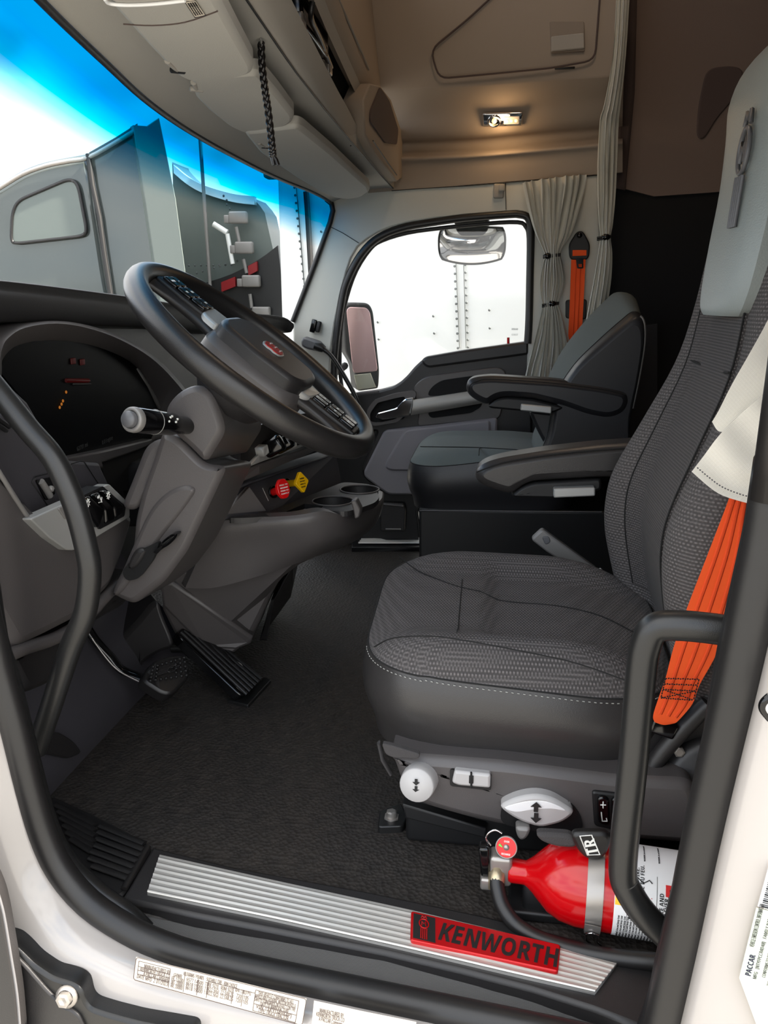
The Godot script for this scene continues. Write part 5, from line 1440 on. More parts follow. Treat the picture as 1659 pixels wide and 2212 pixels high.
func pedals() -> void:
	# toe board and kick panel
	var st := sf()
	var b := [Vector3(-.8052, -.02, -.1941), Vector3(-.8088, -.02, -.3141), Vector3(-.8062, -.02, -.5152), Vector3(-.7977, -.02, -.7656), Vector3(-.7616, -.02, -.8856)]
	b.push_front(b[0] + Vector3(0.02, 0, 0.25))
	var m := mv(b, Vector3(-0.01, 0.1, 0))
	var t := mv(b, Vector3(-0.16, 0.32, 0))
	var t2 := mv(b, Vector3(-0.2, 0.55, 0))
	sheet(st, spline_rows([b, m, t, t2], 3, 4), Vector3(-0.03, 0, 0))
	struct("wall_front", st, M.dash_blue, "dark moulded toe board and kick panel behind the pedals", "panel")
	st = sf()
	prism(st, rp([Vector3(-.795, .1199, -.2834), Vector3(-.795, .0984, -.3389), Vector3(-.795, .0517, -.3869), Vector3(-.795, .0081, -.4164), Vector3(-.795, .0251, -.3636), Vector3(-.795, .0871, -.2834)], 0.02), Vector3(-0.02, 0, 0), 0.004)
	solo("footwell_pocket", st, M.dash_dark, "dark moulded pocket low on the left kick panel", "pocket")
	st = sf()
	prism(st, rp([Vector3(-.9407, -.0263, -.72), Vector3(-.9049, .0477, -.72), Vector3(-.8471, .1213, -.72), Vector3(-.7982, .17, -.72), Vector3(-.7613, .2171, -.72), Vector3(-.7447, .2179, -.72), Vector3(-.7393, .1844, -.72), Vector3(-.7205, .1343, -.72), Vector3(-.7157, .1059, -.72), Vector3(-.7594, .0894, -.72), Vector3(-.8072, .0538, -.72), Vector3(-.7888, -.0042, -.72), Vector3(-.8354, -.0132, -.72)], 0.03), Vector3(-0.15, 0, -0.2), 0.01)
	struct("trim_footwell", st, M.dash_dark, "dark moulding behind the brake pedal")
	# brake pedal
	var p := thing("brake_pedal", "black brake pedal with a cross-hatched rubber pad on a curved arm", "pedal")
	st = sf()
	tube(st, cr([Vector3(-.8642, .2036, -.6), Vector3(-.8432, .1671, -.6), Vector3(-.8124, .1309, -.6), Vector3(-.7913, .1037, -.6), Vector3(-.7522, .0886, -.6), Vector3(-.7267, .076, -.6)], 4), 0.013, 10, false, 0.6, Vector3(0, 0, 1))
	part("arm", st, M.black_gloss, p)
	st = sf()
	tube(st, cr([Vector3(-.8451, .1809, -.585), Vector3(-.8155, .1353, -.585), Vector3(-.7884, .1066, -.585), Vector3(-.7459, .0853, -.585), Vector3(-.7276, .0777, -.585)], 4), 0.002, 6)
	part("arm_edge", st, M.steel, p)
	var o := [Vector3(-.7275, .1029, -.56), Vector3(-.7313, .114, -.6), Vector3(-.7101, .1281, -.62), Vector3(-.6764, .1199, -.66), Vector3(-.6664, .1071, -.66), Vector3(-.6526, .0958, -.65), Vector3(-.6499, .079, -.62), Vector3(-.6659, .0686, -.57), Vector3(-.6842, .0745, -.56)]
	st = sf()
	prism(st, rp(o, 0.015), Vector3(-0.015, -0.02, -0.004), 0.005)
	part("rubber_pad", st, M.black_rubber, p)
	st = sf()
	var fa: Vector3 = Vector3(-.7188, .1128, -.595)
	var fb: Vector3 = Vector3(-.6718, .1102, -.655)
	var fc: Vector3 = Vector3(-.7137, .0949, -.565)
	var fd: Vector3 = Vector3(-.6569, .0828, -.625)
	for i in 8:
		for j in 5:
			if (i - 3) * (i - 3) + (j - 2) * (j - 2) < 4: continue
			rbox(st, fa.lerp(fb, i / 7.0).lerp(fc.lerp(fd, i / 7.0), j / 4.0) + Vector3(0.003, 0.004, 0), Vector3(0.007, 0.006, 0.006), 0.002)
	part("pad_studs", st, M.black_rubber, p).set_meta("kind", "stuff")
	st = sf()
	var ex := (fb - fa).normalized()
	var ey := (fa - fc).normalized()
	emblem(st, fa.lerp(fd, 0.45) + Vector3(0.004, 0.006, 0.0), -ey, ex, 0.055, 0.002)
	part("pad_emblem", st, M.dash_dark, p)
	# accelerator
	p = thing("accelerator_pedal", "long black ribbed accelerator pedal hinged on a floor plate", "pedal")
	var q0 := Vector3(-.5512, 0, -.7037)
	var q1 := Vector3(-.5362, 0, -.8021)
	var q2 := Vector3(-.72, .094, -.8837)
	var q3 := Vector3(-.72, .1246, -.7514)
	st = sf()
	prism(st, rp([q0, q1, q2, Vector3(-.725, .1283, -.8224), q3], 0.02), Vector3(-0.018, -0.014, 0), 0.004)
	part("pad", st, M.black_gloss, p)
	for i in 6:
		st = sf()
		var t1 := (i + 0.6) / 6.2
		tube(st, [q0.lerp(q1, t1) + Vector3(0.003, 0.004, 0), q3.lerp(q2, t1) + Vector3(0.003, 0.004, 0)], 0.0045, 8)
		part("rib", st, M.black_rubber, p)
	st = sf()
	prism(st, rp([Vector3(-.5945, -.012, -.71), Vector3(-.5385, -.012, -.6925), Vector3(-.5204, -.012, -.8267), Vector3(-.5402, -.012, -.8395), Vector3(-.5706, -.012, -.8354)], 0.004), Vector3(0, -0.008, 0), 0.002)
	part("floor_plate", st, M.black_bar, p)
	st = sf()
	tube(st, [Vector3(-.7479, .0777, -.78), Vector3(-.7155, .0797, -.78), Vector3(-.6982, .0628, -.78)], 0.012, 8)
	lathe(st, Vector3(-.7006, .0754, -.77), Vector3(0, 0, 1), [[0, 0.01], [0.007, 0.01], [0.007, 0]], 10)
	part("hinge", st, M.black_bar, p)

# ---------------------------------------------------------------- seats
# cushion: a rounded loop at seam height, domed above it, leather skirt below it
func cushion(root: Node3D, x0: float, x1: float, z0: float, z1: float, seam: Callable, top: Callable, bottom: float, cloth: Material, hide: Material, corner: float) -> void:
	var loop := rs(rp([Vector3(x0, 0, z0), Vector3(x1, 0, z0), Vector3(x1, 0, z1), Vector3(x0, 0, z1)], corner, 10), 96, true)
	var c := Vector3((x0 + x1) / 2, 0, (z0 + z1) / 2)
	var rows := []
	for k in 26:
		var s := 1.0 - k / 25.0
		var row := []
		for p in loop:
			var q: Vector3 = c + (p - c) * s
			var e := 1.0 - pow(s, 7.0)
			q.y = lerpf(seam.call(p.x, p.z), top.call(q.x, q.z), e)
			row.append(q)
		rows.append(row)
	var st := sf()
	grid(st, rows, true)
	var cu := part("cushion", st, cloth, root)
	st = sf()
	var pipe := []
	for p in loop: pipe.append(Vector3(p.x, seam.call(p.x, p.z), p.z))
	tube(st, pipe, 0.0014, 6, true)
	part("piping", st, M.dark_thread, cu)
	rows = []
	for k in 9:
		var t := k / 8.0
		var row := []
		for p in loop:
			var y: float = lerpf(seam.call(p.x, p.z), bottom, t)
			var out := 1.0 + 0.045 * sin(PI * minf(t * 1.25, 1.0)) - 0.05 * t * t
			var q: Vector3 = c + (p - c) * out
			q.y = y
			row.append(q)
		rows.append(row)
	st = sf()
	grid(st, rows, true)
	cap(st, rows[8])
	part("cushion_side", st, hide, root)

# backrest: side profile stations from bottom to top, front and back edges, swept across the width
func driver_seat() -> void:
	var d := thing("driver_chair", "driver's seat in dark woven cloth with black leather side and grey leather head panel", "seat")
	var seam := func(x: float, z: float) -> float: return 0.3 - 0.07 * (x + 0.05) * (1.0 if x > -0.1 else 0.3) + 0.04 * smoothstep(-0.3, -0.7, z)
	var top := func(x: float, z: float) -> float:
		var v := (z + 0.49) / 0.25
		return 0.335 + 0.03 * smoothstep(0.45, 0.85, absf(v)) + 0.02 * smoothstep(-0.3, -0.7, z) - 0.012 * smoothstep(-0.02, 0.02, x) * (1.0 - smoothstep(0.5, 0.75, absf(v))) - 0.02 * smoothstep(0.1, 0.3, x)
	cushion(d, -0.212, 0.31, -0.235, -0.745, seam, top, 0.15, M.seat_cloth, M.leather, 0.17)
	# stitched seams on the cushion
	for q in [[Vector3(-.1751, .345, -.2027), Vector3(-.1493, .345, -.2415), Vector3(-.0913, .345, -.2566), Vector3(-.039, .345, -.2473), Vector3(.0334, .345, -.2238), Vector3(.1353, .345, -.185), Vector3(.2103, .345, -.1495)], [Vector3(-.1887, .35, -.6548), Vector3(-.118, .35, -.59), Vector3(-.0515, .35, -.541), Vector3(.0364, .35, -.5138), Vector3(.1216, .35, -.5077), Vector3(.2041, .35, -.4943), Vector3(.2621, .35, -.444)], [Vector3(-.0548, .335, -.583), Vector3(-.0531, .335, -.4287), Vector3(-.0506, .335, -.2776)]]:
		var l := []
		for p in cr(q, 5): l.append(Vector3(p.x, top.call(p.x, p.z) + 0.0005, p.z))
		var st2 := sf()
		tube(st2, l, 0.0011, 6)
		part("seam", st2, M.dark_thread, d)
	var st := sf()
	var dots := []
	var loop := rs(rp([Vector3(-0.212, 0, -0.235), Vector3(0.31, 0, -0.235), Vector3(0.31, 0, -0.745), Vector3(-0.212, 0, -0.745)], 0.17, 10), 400, true)
	for p in loop:
		if p.z > -0.36: dots.append(Vector3(p.x, seam.call(p.x, p.z) - 0.006, p.z) + (Vector3(p.x, 0, p.z) - Vector3(0.049, 0, -0.49)).normalized() * 0.0035)
	dots.sort_custom(func(a, b): return a.x < b.x if absf(a.x - b.x) > 0.003 else a.z < b.z)
	for i in range(0, dots.size() - 1):
		if i % 2 == 0 and dots[i].distance_to(dots[i + 1]) < 0.02: tube(st, [dots[i], dots[i].lerp(dots[i + 1], 0.8)], 0.0009, 4)
	part("stitching", st, M.thread, d).set_meta("kind", "stuff")
	# backrest
	var fx := [[0.27, 0.262, 0.06], [0.34, 0.24, 0.07], [0.433, 0.217, 0.075], [0.5, 0.215, 0.07], [0.562, 0.228, 0.065], [0.658, 0.274, 0.05], [0.768, 0.325, 0.035], [0.86, 0.348, 0.025], [0.96, 0.362, 0.02], [1.05, 0.372, 0.012], [1.12, 0.374, 0.01], [1.19, 0.372, 0.01], [1.24, 0.39, 0.01], [1.285, 0.43, 0.005], [1.31, 0.49, 0.0]]
	var hw := [0.235, 0.243, 0.247, 0.247, 0.246, 0.242, 0.235, 0.225, 0.212, 0.2, 0.19, 0.18, 0.165, 0.14, 0.1]
	var rows := []
	for i in fx.size():
		var row := []
		var y: float = fx[i][0]
		for j in 15:
			var v := j / 14.0 * 2.0 - 1.0
			var b: float = fx[i][2] * (1.0 - smoothstep(0.45, 0.8, absf(v)) * (1.0 if v < 0.0 else 0.35))
			var r: float = 0.05 * pow(absf(v), 8.0)
			row.append(Vector3(fx[i][1] + b + r, y, -0.495 + v * hw[i]))
		for j in 7:
			var v := 1.0 - j / 6.0 * 2.0
			var bk: float = fx[i][1] + 0.14 * (1.0 - 0.5 * smoothstep(1.0, 1.31, y)) + 0.03 * (1.0 - v * v)
			row.append(Vector3(bk, y - 0.01, -0.495 + v * hw[i] * 0.94))
		rows.append(row)
	st = sf()
	grid(st, spline_rows(rows, 3, 4, true), true)
	cap(st, rows[0])
	var br := part("backrest", st, M.seat_cloth, d)
	# centre panel of the backrest
	rows = []
	for i in range(1, 10):
		var row := []
		var y: float = fx[i][0]
		for j in 9:
			var v := (j / 8.0 * 2.0 - 1.0) * 0.58
			var b: float = fx[i][2] * (1.0 - smoothstep(0.45, 0.8, absf(v)) * (1.0 if v < 0.0 else 0.35))
			row.append(Vector3(fx[i][1] + b - 0.006, y, -0.495 + v * hw[i]))
		rows.append(row)
	st = sf()
	sheet(st, spline_rows(rows, 3, 4), Vector3(0.012, 0, 0))
	part("backrest_centre", st, M.seat_cloth_centre, br)
	for s in [-1, 1]:
		var l := []
		for i in range(1, 10):
			var v: float = 0.585 * s
			l.append(Vector3(fx[i][1] + fx[i][2] * (1.0 - smoothstep(0.45, 0.8, absf(v)) * (1.0 if v < 0.0 else 0.35)) - 0.006, fx[i][0], -0.495 + v * hw[i]))
		st = sf()
		tube(st, cr(l, 4), 0.0014, 6)
		part("seam", st, M.dark_thread, br)
	st = sf()
	tube(st, cr([Vector3(0.348, 0.78, -0.64), Vector3(0.357, 0.775, -0.57), Vector3(0.358, 0.772, -0.49), Vector3(0.357, 0.775, -0.41), Vector3(0.348, 0.78, -0.35)], 4), 0.002, 6)
	part("cross_seam", st, M.dark_thread, br)
	# head panel in grey leather
	rows = []
	var hp := [[0.862, 0.345, 0.05, 0.12], [0.875, 0.342, 0.075, 0.148], [0.91, 0.345, 0.098, 0.168], [0.98, 0.352, 0.105, 0.18], [1.06, 0.361, 0.11, 0.182], [1.14, 0.366, 0.125, 0.178], [1.2, 0.37, 0.15, 0.17], [1.25, 0.388, 0.145, 0.14], [1.29, 0.43, 0.12, 0.115], [1.316, 0.49, 0.09, 0.09]]
	for q in hp:
		var row := []
		for j in 11:
			var v := j / 10.0 * 2.0 - 1.0
			row.append(Vector3(q[1] - 0.004 + 0.02 * pow(absf(v), 4.0), q[0], -0.5 + (v * q[2] if v < 0 else v * q[3])))
		rows.append(row)
	st = sf()
	sheet(st, spline_rows(rows, 3, 4), Vector3(0.03, 0, 0))
	var hpn := part("head_panel", st, M.head_leather, d)
	hpn.set_meta("label", "grey grained leather head panel with a pressed emblem")
	st = sf()
	emblem(st, Vector3(.352, 1.0749, -.4152), Vector3(0, 0, 1), Vector3(0.06, 1, 0), 0.17, 0.002)
	part("pressed_emblem", st, M.stalk_grey, hpn)
	armrest(d, true)
	# base: side cover with the controls
	var z := -0.2
	st = sf()
	prism(st, rp([Vector3(-.1542, .1791, -.2), Vector3(-.1066, .1812, -.2), Vector3(.0393, .1798, -.2), Vector3(.2029, .169, -.2), Vector3(.3198, .1725, -.2), Vector3(.3438, .0606, -.2), Vector3(.2174, .06, -.2), Vector3(.1616, .0596, -.2), Vector3(.1022, .0624, -.2), Vector3(.0325, .066, -.2), Vector3(-.0307, .0771, -.2), Vector3(-.0869, .0899, -.2), Vector3(-.1179, .1041, -.2), Vector3(-.1331, .1341, -.2), Vector3(-.1422, .1667, -.2)], 0.02), Vector3(0, 0, -0.42), 0.014)
	var bs := part("base_cover", st, M.dash, d)
	st = sf()
	var nk := Vector3(-.1003, .1435, -.2)
	lathe(st, nk, Vector3(-0.12, 0.2, 1), [[0.029, -0.005], [0.0285, 0.016], [0.0275, 0.028], [0.026, 0.031], [0.0, 0.032]], 28)
	var kb := part("height_knob", st, M.knob_white, d)
	kb.set_meta("label", "white round knob with two arrows")
	st = sf()
	var kf := nk + Vector3(-0.12, 0.2, 1).normalized() * 0.0325
	for s in [1]:
		arrow(st, kf + Vector3(0, 0.007, 0), Vector3(0, -1, 0), 0.011)
		arrow(st, kf + Vector3(0, -0.0055, 0), Vector3(0, -1, 0), 0.011)
	part("arrows", st, M.print_black, kb)
	st = sf()
	prism(st, rp([Vector3(-.0531, .1665, -.196), Vector3(.0125, .1637, -.196), Vector3(.0127, .1341, -.196), Vector3(-.0525, .1368, -.196)], 0.005), Vector3(0, 0, -0.02))
	part("lumbar_well", st, M.black, d)
	st = sf()
	prism(st, rp([Vector3(-.0454, .1688, -.188), Vector3(.011, .1669, -.188), Vector3(.0111, .1424, -.188), Vector3(-.039, .143, -.188), Vector3(-.0493, .1471, -.188)], 0.004), Vector3(0, 0, -0.02), 0.004)
	var lm := part("lumbar_switch", st, M.knob_white, d)
	st = sf()
	rbox(st, Vector3(-.019, .1569, -.187), Vector3(0.007, 0.014, 0.002), 0.002)
	tube(st, [Vector3(-.0193, .1699, -.187), Vector3(-.0186, .1421, -.187)], 0.0018, 6)
	part("symbol", st, M.print_black, lm)
	st = sf()
	prism(st, rp([Vector3(.0285, .0752, -.196), Vector3(.0296, .1073, -.196), Vector3(.0484, .1289, -.196), Vector3(.0769, .138, -.196), Vector3(.1127, .1362, -.196), Vector3(.1406, .1205, -.196), Vector3(.1562, .0971, -.196), Vector3(.1578, .0705, -.196), Vector3(.1019, .0652, -.196)], 0.02), Vector3(0, 0, -0.02))
	part("lever_well", st, M.black, d)
	st = sf()
	var eye := [Vector3(.0285, .1167, -.178), Vector3(.041, .1285, -.178), Vector3(.062, .1385, -.178), Vector3(.0831, .1428, -.178), Vector3(.1044, .1398, -.178), Vector3(.1224, .1309, -.178), Vector3(.14, .117, -.178), Vector3(.1262, .1001, -.178), Vector3(.1068, .0909, -.178), Vector3(.0892, .0867, -.178), Vector3(.0639, .0927, -.178), Vector3(.0419, .1039, -.178)]
	prism(st, cr(eye, 3, true), Vector3(0, 0, -0.025), 0.006)
	var lv := part("recline_lever", st, M.knob_white, d)
	lv.set_meta("label", "white eye-shaped lever with up and down arrows")
	st = sf()
	arrow(st, Vector3(.0824, .1249, -.1755), Vector3(0, 1, 0), 0.017)
	arrow(st, Vector3(.0832, .1053, -.1755), Vector3(0, -1, 0), 0.017)
	part("arrows", st, M.print_black, lv)
	st = sf()
	prism(st, cr([Vector3(.0343, .1176, -.1775), Vector3(.0623, .1307, -.1775), Vector3(.0905, .1349, -.1775), Vector3(.1119, .1303, -.1775), Vector3(.1279, .1203, -.1775), Vector3(.1052, .1215, -.1775), Vector3(.0771, .1173, -.1775), Vector3(.0524, .111, -.1775)], 3, true), Vector3(0, 0, -0.004), 0.0012)
	part("lever_recess", st, M.label_white, lv)
	st = sf()
	prism(st, rp([Vector3(.1679, .1472, -.194), Vector3(.2177, .145, -.194), Vector3(.2224, .0781, -.194), Vector3(.1752, .0861, -.194)], 0.006), Vector3(0, 0, -0.02), 0.003)
	part("switch_frame", st, M.black, d)
	for q in [[Vector3(.1755, .1387, -.188), Vector3(.1822, .1434, -.188), Vector3(.1935, .1403, -.188), Vector3(.1978, .0966, -.188), Vector3(.1896, .0925, -.188), Vector3(.1795, .0965, -.188)], [Vector3(.1971, .139, -.188), Vector3(.2031, .1428, -.188), Vector3(.2145, .1389, -.188), Vector3(.2189, .0952, -.188), Vector3(.2108, .0912, -.188), Vector3(.2014, .0953, -.188)]]:
		st = sf()
		prism(st, rp(q, 0.006), Vector3(0, 0, -0.02), 0.003)
		part("air_rocker", st, M.black_gloss, d)
	st = sf()
	tube(st, [Vector3(.1847, .1353, -.187), Vector3(.1854, .124, -.187)], 0.001, 4)
	tube(st, [Vector3(.1808, .1293, -.187), Vector3(.1892, .13, -.187)], 0.001, 4)
	tube(st, [Vector3(.1831, .1164, -.187), Vector3(.1854, .1011, -.187), Vector3(.1931, .1018, -.187), Vector3(.1914, .1065, -.187)], 0.001, 4)
	tube(st, [Vector3(.2038, .1297, -.187), Vector3(.2108, .1295, -.187)], 0.001, 4)
	part("rocker_print", st, M.print_white, d)
	# dark recliner housing at the back
	st = sf()
	prism(st, rp([Vector3(.208, .2281, -.27), Vector3(.257, .248, -.27), Vector3(.3387, .2859, -.27), Vector3(.4604, .3098, -.27), Vector3(.4952, .0069, -.27), Vector3(.3495, .01, -.27), Vector3(.2302, .0116, -.27)], 0.03), Vector3(0, 0, -0.1), 0.02)
	part("recliner_cover", st, M.dash_dark, d)
	st = sf()
	tube(st, cr([Vector3(.2484, .0495, -.25), Vector3(.2534, .11, -.25), Vector3(.2733, .1785, -.25), Vector3(.3107, .2384, -.25), Vector3(.3416, .2804, -.25)], 4), 0.014, 10)
	part("recliner_rib", st, M.dash_dark, d)
	st = sf()
	lathe(st, Vector3(.3673, .1323, -.27), Vector3(0, 0.1, 1), [[0.085, 0], [0.083, 0.02], [0.07, 0.03], [0.0, 0.035]], 28)
	part("recliner_hub", st, M.dash_dark, d)
	st = sf()
	lathe(st, Vector3(.3058, .193, -.255), Vector3(0, 0.1, 1), [[0.009, 0], [0.009, 0.006], [0.006, 0.008], [0.0, 0.008]], 6, true)
	part("recliner_bolt", st, M.steel, d)
	# bracket, felt flap and rail under the front
	st = sf()
	prism(st, [Vector3(-.1327, .0668, -.24), Vector3(.0071, .0338, -.24), Vector3(.0077, .0143, -.24), Vector3(-.1286, .0406, -.24)], Vector3(0, 0, -0.4), 0.003)
	rbox(st, Vector3(0.05, 0.03, -0.45), Vector3(0.36, 0.1, 0.38), 0.01)
	part("pedestal", st, M.black, d)
	st = sf()
	prism(st, rp([Vector3(-.1836, -.006, -.3227), Vector3(-.1486, -.006, -.3546), Vector3(-.1319, -.006, -.3102), Vector3(-.1374, -.006, -.2852), Vector3(-.1804, -.006, -.2767)], 0.008), Vector3(0, -0.014, 0), 0.002)
	part("floor_bracket", st, M.black_bar, d)
	st = sf()
	lathe(st, Vector3(-.1597, -.006, -.3065), Vector3(0, 1, 0), [[0.014, 0], [0.014, 0.003], [0.01, 0.003], [0.01, 0.012], [0.007, 0.014], [0.0, 0.014]], 6, true)
	part("floor_bolt", st, M.steel, d)
	st = sf()
	prism(st, rp([Vector3(-.1611, .2102, -.185), Vector3(-.142, .2068, -.185), Vector3(-.0995, .1955, -.185), Vector3(-.1016, .1873, -.185), Vector3(-.1419, .1857, -.185), Vector3(-.1552, .1911, -.185)], 0.006), Vector3(0, 0, -0.01), 0.002)
	part("felt_flap", st, M.felt, d)
	st = sf()
	tube(st, [Vector3(-.1719, .1853, -.23), Vector3(-.1658, .1553, -.23), Vector3(-.1512, .1291, -.23)], 0.007, 8, false, 0.4)
	part("flap_strap", st, M.felt, d)
	# grey folder-like buckle stalk between the seats
	var bk := thing("buckle_stalk", "grey flat seat belt buckle sleeve leaning beside the driver's cushion", "buckle")
	st = sf()
	prism(st, rp([Vector3(.0858, .3745, -.8), Vector3(.1097, .3997, -.8), Vector3(.1231, .3897, -.8), Vector3(.2337, .3105, -.8), Vector3(.2287, .2953, -.8), Vector3(.182, .3104, -.8), Vector3(.1201, .3483, -.8)], 0.008), Vector3(0, 0.0, -0.02), 0.004)
	part("sleeve", st, M.grip_grey, bk)
	st = sf()
	prism(st, rp([Vector3(.1083, .3826, -.797), Vector3(.1241, .3853, -.797), Vector3(.1288, .3707, -.797), Vector3(.1172, .3639, -.797)], 0.006), Vector3(0, 0, -0.01), 0.002)
	part("button", st, M.stalk_grey, bk)
	st = sf()
	tube(st, [Vector3(.2324, .3138, -.79), Vector3(.2431, .3015, -.79), Vector3(.2533, .2956, -.79)], 0.008, 8)
	part("clip", st, M.knob_white, bk)

func arrow(st: SurfaceTool, c: Vector3, dir: Vector3, s: float) -> void:
	var r := dir.cross(Vector3(0, 0, 1)).normalized()
	var o := [c + dir * s * 0.5, c + r * s * 0.5, c + r * s * 0.2, c + r * s * 0.2 - dir * s * 0.5, c - r * s * 0.2 - dir * s * 0.5, c - r * s * 0.2, c - r * s * 0.5]
	prism(st, mv(o, Vector3(0, 0, 0.001)), Vector3(0, 0, -0.001))

func armrest(d: Node3D, driver: bool) -> void:
	var st := sf()
	var o: Array
	if driver: o = [Vector3(-.041, .5142, -.79), Vector3(-.0365, .5296, -.79), Vector3(-.0171, .5444, -.79), Vector3(.017, .5554, -.79), Vector3(.1088, .5727, -.79), Vector3(.2228, .5883, -.79), Vector3(.3347, .5987, -.79), Vector3(.3504, .5204, -.79), Vector3(.2272, .5189, -.79), Vector3(.0827, .5056, -.79), Vector3(.0616, .4948, -.79), Vector3(.0406, .4757, -.79), Vector3(.0127, .481, -.79), Vector3(-.0305, .4961, -.79)]
	else: o = [Vector3(-.0853, .6397, -1.36), Vector3(-.0832, .6602, -1.36), Vector3(-.0656, .6732, -1.36), Vector3(-.0174, .6789, -1.36), Vector3(.1591, .6697, -1.36), Vector3(.2839, .6551, -1.36), Vector3(.3535, .641, -1.36), Vector3(.363, .611, -1.36), Vector3(.3481, .5791, -1.36), Vector3(.3083, .5643, -1.36), Vector3(.2517, .5735, -1.36), Vector3(.1816, .5978, -1.36), Vector3(.0989, .6169, -1.36), Vector3(.0253, .6208, -1.36), Vector3(0, .6153, -1.36), Vector3(-.0225, .5969, -1.36), Vector3(-.051, .6068, -1.36), Vector3(-.0745, .6219, -1.36)]
	prism(st, rp(o, 0.02), Vector3(0, 0.0, -0.075), 0.018)
	var a := part("armrest", st, M.leather if driver else M.passenger_leather, d)
	st = sf()
	if driver: prism(st, rp([Vector3(.0388, .474, -.797), Vector3(.0618, .4932, -.797), Vector3(.085, .5031, -.797), Vector3(.2282, .5164, -.797), Vector3(.2298, .4902, -.797), Vector3(.1338, .4688, -.797), Vector3(.045, .468, -.797)], 0.01), Vector3(0, 0, -0.06), 0.006)
	else: prism(st, rp([Vector3(-.0225, .5962, -1.366), Vector3(0, .6146, -1.366), Vector3(.0279, .6202, -1.366), Vector3(.0992, .6162, -1.366), Vector3(.1821, .5971, -1.366), Vector3(.1837, .5894, -1.366), Vector3(.1517, .576, -1.366), Vector3(.0625, .5821, -1.366), Vector3(-.0171, .5885, -1.366)], 0.01), Vector3(0, 0, -0.06), 0.006)
	part("armrest_tray", st, M.black, a)
	st = sf()
	if driver: prism(st, rp([Vector3(.1272, .4959, -.776), Vector3(.2134, .5015, -.776), Vector3(.2145, .4825, -.776), Vector3(.1283, .4757, -.776)], 0.004), Vector3(0, 0, -0.03), 0.003)
	else: prism(st, rp([Vector3(.0689, .6036, -1.35), Vector3(.1522, .5973, -1.35), Vector3(.1519, .5781, -1.35), Vector3(.0671, .5856, -1.35)], 0.004), Vector3(0, 0, -0.03), 0.003)
	part("armrest_handle", st, M.silver_paint, a)
	st = sf()
	var pth: Array
	if driver: pth = [Vector3(-.0363, .525, -.788), Vector3(.0173, .5467, -.788), Vector3(.1091, .5651, -.788), Vector3(.2231, .5798, -.788), Vector3(.335, .5903, -.788)]
	else: pth = [Vector3(-.0774, .6349, -1.358), Vector3(-.0727, .6529, -1.358), Vector3(-.0551, .6634, -1.358), Vector3(-.0145, .6702, -1.358), Vector3(.1595, .6611, -1.358), Vector3(.2842, .6465, -1.358), Vector3(.3489, .6337, -1.358)]
	tube(st, cr(pth, 4), 0.0016, 6)
	part("armrest_seam", st, M.dark_thread, a)

